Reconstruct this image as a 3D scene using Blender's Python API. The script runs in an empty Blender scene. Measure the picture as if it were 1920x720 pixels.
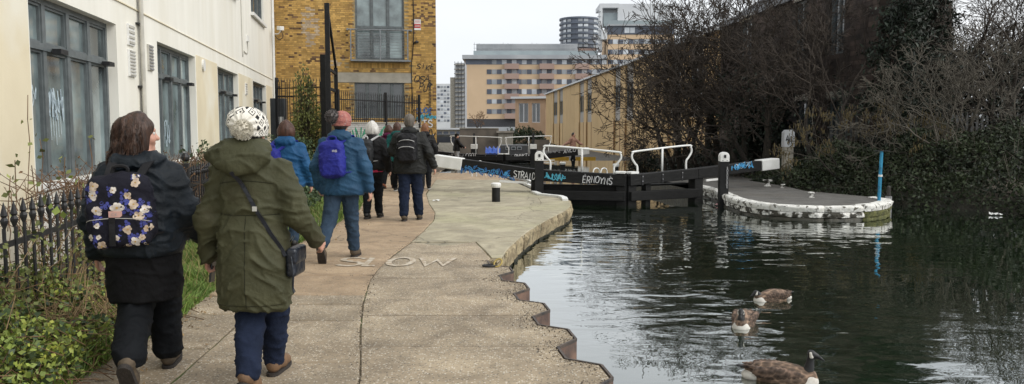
import bpy, math, random
import numpy as np
from mathutils import Vector, Matrix, Euler
from mathutils.bvhtree import BVHTree
PI = math.pi
R = math.radians
random.seed(7)
rng = np.random.default_rng(11)
scene = bpy.context.scene
COL = scene.collection

# ------------------------------------------------------------------ camera
CAM_H = 1.55
PITCH = R(4.57)
FPX = 1500.0
cam_data = bpy.data.cameras.new('camera')
cam_data.sensor_width = 36.0
cam_data.lens = 36.0 * FPX / 1920.0
cam_data.clip_start = 0.05
cam_data.clip_end = 3000
cam = bpy.data.objects.new('camera', cam_data)
cam.location = (0, 0, CAM_H)
cam.rotation_euler = (PI / 2 - PITCH, 0, 0)
COL.objects.link(cam)
scene.camera = cam

# ------------------------------------------------------------------ sky (pale overcast) and soft sun
SUN_EL, SUN_AZ = R(40), R(112)      # azimuth clockwise from +Y: the light comes from behind right
world = bpy.data.worlds.new('World')
scene.world = world
world.use_nodes = True
wn, wl = world.node_tree.nodes, world.node_tree.links
wn.clear()
w_out = wn.new('ShaderNodeOutputWorld')
w_bg = wn.new('ShaderNodeBackground')
w_bg.inputs['Strength'].default_value = 0.084
w_sky = wn.new('ShaderNodeTexSky')
w_sky.sky_type = 'NISHITA'
w_sky.sun_disc = False
w_sky.sun_elevation = SUN_EL
w_sky.sun_rotation = SUN_AZ
w_sky.air_density = 1.0
w_sky.dust_density = 3.0
w_hs = wn.new('ShaderNodeHueSaturation')
w_hs.inputs['Saturation'].default_value = 0.45
w_tc = wn.new('ShaderNodeTexCoord')
w_map = wn.new('ShaderNodeMapping')
w_map.inputs['Scale'].default_value = (1.2, 1.2, 3.0)
w_noise = wn.new('ShaderNodeTexNoise')
w_noise.inputs['Scale'].default_value = 1.7
w_noise.inputs['Detail'].default_value = 6
w_noise.inputs['Roughness'].default_value = 0.5
w_ramp = wn.new('ShaderNodeValToRGB')
w_ramp.color_ramp.elements[0].position = 0.3
w_ramp.color_ramp.elements[0].color = (0.80, 0.85, 0.90, 1)
w_ramp.color_ramp.elements[1].position = 0.7
w_ramp.color_ramp.elements[1].color = (0.94, 0.95, 0.96, 1)
w_mul = wn.new('ShaderNodeVectorMath')
w_mul.operation = 'SCALE'
w_mul.inputs['Scale'].default_value = 9.5
w_mix = wn.new('ShaderNodeMix')
w_mix.data_type = 'RGBA'
w_mix.inputs[0].default_value = 0.88
wl.new(w_sky.outputs[0], w_hs.inputs['Color'])
wl.new(w_tc.outputs['Generated'], w_map.inputs[0])
wl.new(w_map.outputs[0], w_noise.inputs['Vector'])
wl.new(w_noise.outputs[0], w_ramp.inputs[0])
wl.new(w_ramp.outputs[0], w_mul.inputs[0])
wl.new(w_hs.outputs[0], w_mix.inputs[6])
wl.new(w_mul.outputs[0], w_mix.inputs[7])
wl.new(w_mix.outputs[2], w_bg.inputs['Color'])
wl.new(w_bg.outputs[0], w_out.inputs['Surface'])

sun_data = bpy.data.lights.new('sun', 'SUN')
sun_data.energy = 1.5
sun_data.angle = R(50)
sun_data.color = (1.0, 0.965, 0.91)
sun = bpy.data.objects.new('sun', sun_data)
sd = Vector((math.sin(SUN_AZ) * math.cos(SUN_EL), math.cos(SUN_AZ) * math.cos(SUN_EL), math.sin(SUN_EL)))
sun.rotation_euler = sd.to_track_quat('Z', 'Y').to_euler()
sun.location = (0, -5, 30)
COL.objects.link(sun)

vs = scene.view_settings
vs.view_transform = 'Standard'
vs.look = 'None'
vs.gamma = 1.0
vs.exposure = 0.58
vs.use_curve_mapping = False
scene.cycles.use_denoising = True
scene.cycles.max_bounces = 6
scene.cycles.diffuse_bounces = 3
scene.cycles.glossy_bounces = 4
scene.cycles.transparent_max_bounces = 8
scene.cycles.sample_clamp_indirect = 6
scene.render.film_transparent = False

# ------------------------------------------------------------------ helpers
def ray(px, py):
    dx, dy = (px - 960) / FPX, (360 - py) / FPX
    c, s = math.cos(PITCH), math.sin(PITCH)
    return dx, c + dy * s, -s + dy * c
def G(px, py, z=0.0):
    """point of the plane at height z that is seen at this place of the photograph"""
    d = ray(px, py)
    t = (z - CAM_H) / d[2]
    return d[0] * t, d[1] * t
def AT(px, py, Y):
    d = ray(px, py)
    t = Y / d[1]
    return Vector((d[0] * t, Y, CAM_H + d[2] * t))

def tag(o, label=None, cat=None, group=None, kind=None):
    if label: o['label'] = label
    if cat: o['category'] = cat
    if group: o['group'] = group
    if kind: o['kind'] = kind
    return o
def par(o, p):
    if p is not None:
        o.parent = p
        o.matrix_parent_inverse = p.matrix_basis.inverted()
    return o
def thing(name, label, cat, loc=(0, 0, 0), rz=0.0, group=None, scale=1.0):
    o = bpy.data.objects.new(name, None)
    o.empty_display_size = 0.2
    o.location = loc
    o.rotation_euler = (0, 0, rz)
    o.scale = (scale,) * 3
    COL.objects.link(o)
    return tag(o, label, cat, group)
def mesh_of(name, V, F, mat=None, smooth=False):
    me = bpy.data.meshes.new(name)
    if isinstance(F, np.ndarray):
        V = np.asarray(V, dtype=np.float32)
        n, k = F.shape
        me.vertices.add(len(V))
        me.vertices.foreach_set('co', V.ravel())
        me.loops.add(n * k)
        me.loops.foreach_set('vertex_index', F.astype(np.int32).ravel())
        me.polygons.add(n)
        me.polygons.foreach_set('loop_start', np.arange(0, n * k, k, dtype=np.int32))
        me.polygons.foreach_set('loop_total', np.full(n, k, dtype=np.int32))
        me.update(calc_edges=True)
    else:
        me.from_pydata([tuple(v) for v in V], [], F)
        me.update()
    if mat is not None: me.materials.append(mat)
    if smooth: me.polygons.foreach_set('use_smooth', [True] * len(me.polygons))
    return me
def link(name, me, parent=None, local=False):
    o = bpy.data.objects.new(name, me)
    COL.objects.link(o)
    if parent is not None:
        o.parent = parent
        if not local: o.matrix_parent_inverse = parent.matrix_basis.inverted()
    return o
def mk(name, V, F, mat, parent=None, smooth=False, local=False):
    return link(name, mesh_of(name, V, F, mat, smooth), parent, local)
def inst(name, me, parent, M):
    o = link(name, me, None)
    o.matrix_basis = M
    if parent is not None:
        o.parent = parent
        o.matrix_parent_inverse = parent.matrix_basis.inverted()
    return o

class Fr:
    """a frame on a wall: s along, n outwards, z up"""
    def __init__(self, o, ang):
        self.o, self.a = Vector(o), ang
        self.d = Vector((math.cos(ang), math.sin(ang), 0))
        self.n = Vector((math.sin(ang), -math.cos(ang), 0))
    def p(self, s, n, z):
        return self.o + self.d * s + self.n * n + Vector((0, 0, z))
    def M(self, s, n, z, sx=1, sy=1, sz=1):
        m = Matrix(((self.d.x, self.n.x, 0, 0), (self.d.y, self.n.y, 0, 0), (0, 0, 1, 0), (0, 0, 0, 1)))
        m.translation = self.p(s, n, z)
        return m @ Matrix.Diagonal((sx, sy, sz, 1))

class MB:
    def __init__(self, fr=None):
        self.V, self.F, self.fr = [], [], fr
    def v(self, pts):
        i = len(self.V)
        if self.fr: self.V += [self.fr.p(*p) for p in pts]
        else: self.V += [Vector(p) for p in pts]
        return i
    def quad(self, *p):
        i = self.v(p); self.F.append(tuple(range(i, i + len(p))))
    def box(self, x0, x1, y0, y1, z0, z1):
        i = self.v([(x0,y0,z0),(x1,y0,z0),(x1,y1,z0),(x0,y1,z0),(x0,y0,z1),(x1,y0,z1),(x1,y1,z1),(x0,y1,z1)])
        self.F += [(i,i+3,i+2,i+1),(i+4,i+5,i+6,i+7),(i,i+1,i+5,i+4),(i+1,i+2,i+6,i+5),(i+2,i+3,i+7,i+6),(i+3,i,i+4,i+7)]
        return self
    def beam(self, a, b, w, h, h2=None, w2=None, up=(0, 0, 1)):
        """a box from a to b (points on its centre line), w wide, h high (h2 at b)"""
        a, b = Vector(a), Vector(b)
        if self.fr: a, b = self.fr.p(*a), self.fr.p(*b); up = Vector(up)
        f, self.fr = self.fr, None
        d = (b - a).normalized(); sd_ = d.cross(Vector(up)).normalized(); u = sd_.cross(d)
        h2 = h if h2 is None else h2; w2 = w if w2 is None else w2
        q = []
        for p, ww, hh in ((a, w, h), (b, w2, h2)):
            q += [p - sd_*ww/2 - u*hh/2, p + sd_*ww/2 - u*hh/2, p + sd_*ww/2 + u*hh/2, p - sd_*ww/2 + u*hh/2]
        i = self.v(q)
        self.F += [(i,i+3,i+2,i+1),(i+4,i+5,i+6,i+7),(i,i+1,i+5,i+4),(i+1,i+2,i+6,i+5),(i+2,i+3,i+7,i+6),(i+3,i,i+4,i+7)]
        self.fr = f
        return self
    def tube(self, pts, r, n=8, caps=True):
        f = self.fr
        P = [f.p(*p) if f else Vector(p) for p in pts]
        self.fr = None
        rr = r if hasattr(r, '__len__') else [r] * len(P)
        prev = None; rings = []
        for k, p in enumerate(P):
            d = (P[min(k+1, len(P)-1)] - P[max(k-1, 0)])
            d = d.normalized() if d.length > 1e-9 else Vector((0,0,1))
            ref = prev if prev is not None else (Vector((0,0,1)) if abs(d.z) < .9 else Vector((1,0,0)))
            x = (ref - d * ref.dot(d))
            x = x.normalized() if x.length > 1e-6 else d.orthogonal().normalized()
            prev = x
            y = d.cross(x)
            rings.append(self.v([p + (x*math.cos(t) + y*math.sin(t))*rr[k] for t in [2*PI*j/n for j in range(n)]]))
        for a, b in zip(rings, rings[1:]):
            for j in range(n):
                self.F.append((a+j, a+(j+1)%n, b+(j+1)%n, b+j))
        if caps:
            self.F.append(tuple(rings[0]+j for j in reversed(range(n))))
            self.F.append(tuple(rings[-1]+j for j in range(n)))
        self.fr = f
        return self
    def lathe(self, prof, c=(0,0,0), n=16):
        rings = []
        for r, z in prof:
            rings.append(self.v([(c[0]+r*math.cos(2*PI*j/n), c[1]+r*math.sin(2*PI*j/n), c[2]+z) for j in range(n)]))
        for a, b in zip(rings, rings[1:]):
            for j in range(n): self.F.append((a+j, a+(j+1)%n, b+(j+1)%n, b+j))
        self.F.append(tuple(rings[0]+j for j in reversed(range(n))))
        self.F.append(tuple(rings[-1]+j for j in range(n)))
        return self
    def prism(self, poly, z0, z1):
        """poly: counter-clockwise list of (x, y)"""
        n = len(poly)
        i = self.v([(x, y, z0) for x, y in poly] + [(x, y, z1) for x, y in poly])
        self.F.append(tuple(i+j for j in reversed(range(n))))
        self.F.append(tuple(i+n+j for j in range(n)))
        for j in range(n): self.F.append((i+j, i+(j+1)%n, i+n+(j+1)%n, i+n+j))
        return self
    def build(self, name, mat, parent=None, smooth=False, bevel=0.0, local=False):
        o = mk(name, self.V, self.F, mat, parent, smooth, local)
        if bevel:
            m = o.modifiers.new('bevel', 'BEVEL'); m.width = bevel; m.segments = 2; m.limit_method = 'ANGLE'
        return o

def smooth_path(pts, n=5, closed=False):
    """Catmull-Rom through the points"""
    P = [Vector(p) for p in pts]
    out = []
    for i in range(len(P) - 1):
        p0, p1, p2, p3 = P[max(i-1,0)], P[i], P[i+1], P[min(i+2,len(P)-1)]
        for k in range(n):
            t = k / n
            out.append(0.5*((2*p1) + (p2-p0)*t + (2*p0-5*p1+4*p2-p3)*t*t + (3*p1-p0-3*p2+p3)*t**3))
    out.append(P[-1])
    return out

# ------------------------------------------------------------------ materials
MATS = {}
def nodes_of(name):
    m = bpy.data.materials.new(name)
    m.use_nodes = True
    nt = m.node_tree
    return m, nt.nodes, nt.links, nt.nodes['Principled BSDF']
def mat(name, col, rough=0.8, col2=None, scale=4.0, lo=0.35, hi=0.65, bump=0.0, bscale=60.0, metal=0.0, detail=5.0,
        stretch=(1, 1, 1), spec=0.5, col3=None, scale3=1.0, fac3=(0.55, 0.7), obj_rand=0.0, island=0.0, bdist=0.01, sheen=0.0, objspace=False):
    """noise between two colours, an optional third in large patches, an optional fine relief"""
    m, N, L, b = nodes_of(name)
    if objspace:
        tc = N.new('ShaderNodeTexCoord'); pos = tc.outputs['Object']
    else:
        g = N.new('ShaderNodeNewGeometry'); pos = g.outputs['Position']
    mp = N.new('ShaderNodeMapping'); mp.inputs['Scale'].default_value = stretch
    L.new(pos, mp.inputs[0])
    b.inputs['Roughness'].default_value = rough
    b.inputs['Metallic'].default_value = metal
    b.inputs['Specular IOR Level'].default_value = spec
    if sheen: b.inputs['Sheen Weight'].default_value = sheen
    col2 = col2 or tuple(c * 0.75 for c in col)
    nz = N.new('ShaderNodeTexNoise'); nz.inputs['Scale'].default_value = scale; nz.inputs['Detail'].default_value = detail
    L.new(mp.outputs[0], nz.inputs['Vector'])
    rp = N.new('ShaderNodeValToRGB')
    rp.color_ramp.elements[0].position = lo; rp.color_ramp.elements[0].color = (*col2, 1)
    rp.color_ramp.elements[1].position = hi; rp.color_ramp.elements[1].color = (*col, 1)
    L.new(nz.outputs[0], rp.inputs[0])
    out = rp.outputs[0]
    if col3:
        n3 = N.new('ShaderNodeTexNoise'); n3.inputs['Scale'].default_value = scale3; n3.inputs['Detail'].default_value = 6
        L.new(mp.outputs[0], n3.inputs['Vector'])
        r3 = N.new('ShaderNodeValToRGB')
        r3.color_ramp.elements[0].position = fac3[0]; r3.color_ramp.elements[1].position = fac3[1]
        L.new(n3.outputs[0], r3.inputs[0])
        mx = N.new('ShaderNodeMix'); mx.data_type = 'RGBA'
        L.new(r3.outputs[0], mx.inputs[0]); L.new(out, mx.inputs[6]); mx.inputs[7].default_value = (*col3, 1)
        out = mx.outputs[2]
    if obj_rand or island:
        src = None
        if island:
            gi = N.new('ShaderNodeNewGeometry'); src = gi.outputs['Random Per Island']; amt = island
        if obj_rand:
            oi = N.new('ShaderNodeObjectInfo'); src = oi.outputs['Random']; amt = obj_rand
        mr = N.new('ShaderNodeMapRange'); mr.inputs['To Min'].default_value = 1 - amt; mr.inputs['To Max'].default_value = 1 + amt
        L.new(src, mr.inputs['Value'])
        sc = N.new('ShaderNodeVectorMath'); sc.operation = 'SCALE'
        L.new(out, sc.inputs[0]); L.new(mr.outputs[0], sc.inputs['Scale'])
        out = sc.outputs[0]
    L.new(out, b.inputs['Base Color'])
    if bump:
        nb = N.new('ShaderNodeTexNoise'); nb.inputs['Scale'].default_value = bscale; nb.inputs['Detail'].default_value = 4
        L.new(mp.outputs[0], nb.inputs['Vector'])
        bp = N.new('ShaderNodeBump'); bp.inputs['Strength'].default_value = bump; bp.inputs['Distance'].default_value = bdist
        L.new(nb.outputs[0], bp.inputs['Height']); L.new(bp.outputs[0], b.inputs['Normal'])
    MATS[name] = m
    return m

def aggregate(name, base, base2, chips, grit=0.5, dark=(0.1, 0.085, 0.065), scale=70, dens=0.35, patch=None, crack=0.0):
    """exposed-aggregate concrete: pale and dark chips in a brown matrix"""
    m, N, L, b = nodes_of(name)
    g = N.new('ShaderNodeNewGeometry'); oi = N.new('ShaderNodeObjectInfo')
    nz = N.new('ShaderNodeTexNoise'); nz.inputs['Scale'].default_value = 1.3; nz.inputs['Detail'].default_value = 8; nz.inputs['Roughness'].default_value = .65
    L.new(g.outputs['Position'], nz.inputs['Vector'])
    rp = N.new('ShaderNodeValToRGB')
    rp.color_ramp.elements[0].position = .32; rp.color_ramp.elements[0].color = (*base2, 1)
    rp.color_ramp.elements[1].position = .68; rp.color_ramp.elements[1].color = (*base, 1)
    L.new(nz.outputs[0], rp.inputs[0])
    out = rp.outputs[0]
    if patch:
        n3 = N.new('ShaderNodeTexNoise'); n3.inputs['Scale'].default_value = .5; n3.inputs['Detail'].default_value = 5
        L.new(g.outputs['Position'], n3.inputs['Vector'])
        r3 = N.new('ShaderNodeValToRGB'); r3.color_ramp.elements[0].position = .5; r3.color_ramp.elements[1].position = .68
        L.new(n3.outputs[0], r3.inputs[0])
        mx = N.new('ShaderNodeMix'); mx.data_type = 'RGBA'
        L.new(r3.outputs[0], mx.inputs[0]); L.new(out, mx.inputs[6]); mx.inputs[7].default_value = (*patch, 1)
        out = mx.outputs[2]
    vo = N.new('ShaderNodeTexVoronoi'); vo.inputs['Scale'].default_value = scale
    L.new(g.outputs['Position'], vo.inputs['Vector'])
    sep = N.new('ShaderNodeSeparateColor'); L.new(vo.outputs['Color'], sep.inputs[0])
    for chan, thr, col in ((0, 1 - dens * grit, chips), (1, 1 - dens * .8 * grit, dark)):
        mt = N.new('ShaderNodeMath'); mt.operation = 'GREATER_THAN'; mt.inputs[1].default_value = thr
        L.new(sep.outputs[chan], mt.inputs[0])
        lt = N.new('ShaderNodeMath'); lt.operation = 'LESS_THAN'; lt.inputs[1].default_value = .42
        L.new(vo.outputs['Distance'], lt.inputs[0])
        an = N.new('ShaderNodeMath'); an.operation = 'MULTIPLY'
        L.new(mt.outputs[0], an.inputs[0]); L.new(lt.outputs[0], an.inputs[1])
        sc = N.new('ShaderNodeMath'); sc.operation = 'MULTIPLY'; sc.inputs[1].default_value = .8
        L.new(an.outputs[0], sc.inputs[0])
        mx = N.new('ShaderNodeMix'); mx.data_type = 'RGBA'
        L.new(sc.outputs[0], mx.inputs[0]); L.new(out, mx.inputs[6]); mx.inputs[7].default_value = (*col, 1)
        out = mx.outputs[2]
    # worn stains with their own ragged shapes
    ns = N.new('ShaderNodeTexNoise'); ns.inputs['Scale'].default_value = 2.6; ns.inputs['Detail'].default_value = 9; ns.inputs['Roughness'].default_value = .7; ns.inputs['Distortion'].default_value = .8
    L.new(g.outputs['Position'], ns.inputs['Vector'])
    rs = N.new('ShaderNodeMapRange'); rs.inputs['From Min'].default_value = .34; rs.inputs['From Max'].default_value = .62; rs.inputs['To Min'].default_value = .70; rs.inputs['To Max'].default_value = 1.08
    L.new(ns.outputs[0], rs.inputs['Value'])
    ss = N.new('ShaderNodeVectorMath'); ss.operation = 'SCALE'; L.new(out, ss.inputs[0]); L.new(rs.outputs[0], ss.inputs['Scale']); out = ss.outputs[0]
    if crack:
        nd = N.new('ShaderNodeTexNoise'); nd.inputs['Scale'].default_value = 1.8; nd.inputs['Detail'].default_value = 6; L.new(g.outputs['Position'], nd.inputs['Vector'])
        va = N.new('ShaderNodeVectorMath'); va.operation = 'SCALE'; va.inputs['Scale'].default_value = .55; L.new(nd.outputs['Color'], va.inputs[0])
        vb = N.new('ShaderNodeVectorMath'); vb.operation = 'ADD'; L.new(g.outputs['Position'], vb.inputs[0]); L.new(va.outputs[0], vb.inputs[1])
        vc = N.new('ShaderNodeTexVoronoi'); vc.feature = 'DISTANCE_TO_EDGE'; vc.inputs['Scale'].default_value = .42; L.new(vb.outputs[0], vc.inputs['Vector'])
        lt = N.new('ShaderNodeMapRange'); lt.inputs['From Min'].default_value = .0; lt.inputs['From Max'].default_value = .006; lt.inputs['To Min'].default_value = 1 - crack; lt.inputs['To Max'].default_value = 1
        L.new(vc.outputs['Distance'], lt.inputs['Value'])
        sc_ = N.new('ShaderNodeVectorMath'); sc_.operation = 'SCALE'; L.new(out, sc_.inputs[0]); L.new(lt.outputs[0], sc_.inputs['Scale']); out = sc_.outputs[0]
    mr = N.new('ShaderNodeMapRange'); mr.inputs['To Min'].default_value = .88; mr.inputs['To Max'].default_value = 1.1
    L.new(oi.outputs['Random'], mr.inputs['Value'])
    sc = N.new('ShaderNodeVectorMath'); sc.operation = 'SCALE'
    L.new(out, sc.inputs[0]); L.new(mr.outputs[0], sc.inputs['Scale'])
    L.new(sc.outputs[0], b.inputs['Base Color'])
    b.inputs['Roughness'].default_value = .85
    nb = N.new('ShaderNodeTexNoise'); nb.inputs['Scale'].default_value = 90; nb.inputs['Detail'].default_value = 3
    L.new(g.outputs['Position'], nb.inputs['Vector'])
    bp = N.new('ShaderNodeBump'); bp.inputs['Strength'].default_value = .5; bp.inputs['Distance'].default_value = .006
    L.new(nb.outputs[0], bp.inputs['Height']); L.new(bp.outputs[0], b.inputs['Normal'])
    MATS[name] = m
    return m

def glass_dark(name, col=(0.06, 0.075, 0.08), rough=0.06, var=.5):
    m, N, L, b = nodes_of(name)
    g = N.new('ShaderNodeNewGeometry')
    nz = N.new('ShaderNodeTexNoise'); nz.inputs['Scale'].default_value = 1.1; nz.inputs['Detail'].default_value = 5
    L.new(g.outputs['Position'], nz.inputs['Vector'])
    rp = N.new('ShaderNodeValToRGB')
    rp.color_ramp.elements[0].position = .3; rp.color_ramp.elements[0].color = (*[c * (1 - var) for c in col], 1)
    rp.color_ramp.elements[1].position = .7; rp.color_ramp.elements[1].color = (*[c * (1 + var) for c in col], 1)
    L.new(nz.outputs[0], rp.inputs[0]); L.new(rp.outputs[0], b.inputs['Base Color'])
    b.inputs['Roughness'].default_value = rough
    b.inputs['Specular IOR Level'].default_value = 0.9
    b.inputs['IOR'].default_value = 1.6
    MATS[name] = m
    return m

# ------------------------------------------------------------------ numpy shape tools
def vnoise(p, seed=0):
    p = np.asarray(p, dtype=np.float64)
    i = np.floor(p).astype(np.int64); f = p - i; f = f * f * (3 - 2 * f)
    def h(x, y, z):
        n = (x * 374761393 + y * 668265263 + z * 1274126177 + seed * 974711) & 0x7fffffff
        n = ((n ^ (n >> 13)) * 1274126177) & 0x7fffffff
        n = ((n ^ (n >> 11)) * 668265263) & 0x7fffffff
        return ((n >> 4) & 0xffff) / 65535.0
    x, y, z = i[:, 0], i[:, 1], i[:, 2]; fx, fy, fz = f[:, 0], f[:, 1], f[:, 2]
    r = 0
    for dx in (0, 1):
        for dy in (0, 1):
            for dz in (0, 1):
                w = (fx if dx else 1 - fx) * (fy if dy else 1 - fy) * (fz if dz else 1 - fz)
                r = r + w * h(x + dx, y + dy, z + dz)
    return r * 2 - 1

def tubes(P0, P1, R0, R1, n=4):
    """many tapered prisms at once"""
    P0, P1 = np.asarray(P0, float), np.asarray(P1, float)
    R0, R1 = np.asarray(R0, float), np.asarray(R1, float)
    d = P1 - P0; d /= np.maximum(np.linalg.norm(d, axis=1, keepdims=True), 1e-9)
    ref = np.where(np.abs(d[:, 2:3]) < .9, np.array([[0, 0, 1.]]), np.array([[1., 0, 0]]))
    x = np.cross(d, ref); x /= np.linalg.norm(x, axis=1, keepdims=True); y = np.cross(d, x)
    m = len(P0)
    V = np.zeros((m, 2 * n, 3))
    for j in range(n):
        a = 2 * PI * j / n
        o = x * math.cos(a) + y * math.sin(a)
        V[:, j] = P0 + o * R0[:, None]
        V[:, n + j] = P1 + o * R1[:, None]
    F = np.array([[j, (j + 1) % n, n + (j + 1) % n, n + j] for j in range(n)])
    F = (np.arange(m)[:, None, None] * 2 * n + F[None]).reshape(-1, 4)
    return V.reshape(-1, 3), F

def leaves(C, size, normal_bias=None, seed=0, aspect=.55, droop=.0, flat=.5):
    """one rhombus-like leaf of two folded triangles pairs per point"""
    r = np.random.default_rng(seed)
    m = len(C)
    size = np.broadcast_to(np.asarray(size, float), (m,))
    a = r.normal(size=(m, 3)); a[:, 2] -= droop; a /= np.linalg.norm(a, axis=1, keepdims=True)
    nrm = r.normal(size=(m, 3)) * (1 - flat)
    if normal_bias is not None: nrm = nrm + np.asarray(normal_bias) * flat
    nrm -= a * np.sum(nrm * a, axis=1, keepdims=True)
    nrm /= np.maximum(np.linalg.norm(nrm, axis=1, keepdims=True), 1e-6)
    b = np.cross(nrm, a)
    s = size[:, None]
    V = np.stack([C - a * s * .5, C - a * s * .05 + b * s * aspect * .5 - nrm * s * .08, C + a * s * .5, C - a * s * .05 - b * s * aspect * .5 - nrm * s * .08], 1)
    F = np.arange(m)[:, None] * 4 + np.array([[0, 1, 2, 3]])
    return V.reshape(-1, 3), F

def surfnet(Fd, lo, h):
    nx, ny, nz = Fd.shape
    S = Fd < 0
    c = np.zeros((nx-1, ny-1, nz-1), np.int8)
    offs = [(i, j, k) for i in (0, 1) for j in (0, 1) for k in (0, 1)]
    for i, j, k in offs: c += S[i:nx-1+i, j:ny-1+j, k:nz-1+k]
    act = (c > 0) & (c < 8)
    idx = np.argwhere(act)
    vid = np.full(c.shape, -1, np.int32); vid[act] = np.arange(len(idx))
    val = {o: Fd[idx[:, 0]+o[0], idx[:, 1]+o[1], idx[:, 2]+o[2]] for o in offs}
    acc = np.zeros((len(idx), 3)); cnt = np.zeros(len(idx))
    for o in offs:
        for ax in range(3):
            if o[ax] == 0:
                q = list(o); q[ax] = 1; q = tuple(q)
                a, b = val[o], val[q]
                msk = (a < 0) != (b < 0)
                t = np.where(msk, a / np.where(msk, a - b, 1), 0)
                pt = np.array(o, float)[None].repeat(len(idx), 0); pt[:, ax] = t
                acc += pt * msk[:, None]; cnt += msk
    V = (idx + acc / cnt[:, None]) * h + np.asarray(lo)
    quads = []
    for ax in range(3):
        u, w = [(1, 2), (2, 0), (0, 1)][ax]
        sl0 = [slice(None)] * 3; sl1 = [slice(None)] * 3
        sl0[ax] = slice(0, -1); sl1[ax] = slice(1, None)
        A, B = S[tuple(sl0)], S[tuple(sl1)]
        e = np.argwhere(A != B)
        ok = (e[:, u] > 0) & (e[:, w] > 0) & (e[:, u] < Fd.shape[u]-1) & (e[:, w] < Fd.shape[w]-1)
        e = e[ok]; ins = A[e[:, 0], e[:, 1], e[:, 2]]
        def cell(du, dw):
            q = e.copy(); q[:, u] -= du; q[:, w] -= dw
            return vid[q[:, 0], q[:, 1], q[:, 2]]
        Q = np.stack([cell(1, 1), cell(0, 1), cell(0, 0), cell(1, 0)], 1)
        Q[~ins] = Q[~ins][:, ::-1]
        quads.append(Q)
    return V, np.concatenate(quads)

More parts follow.
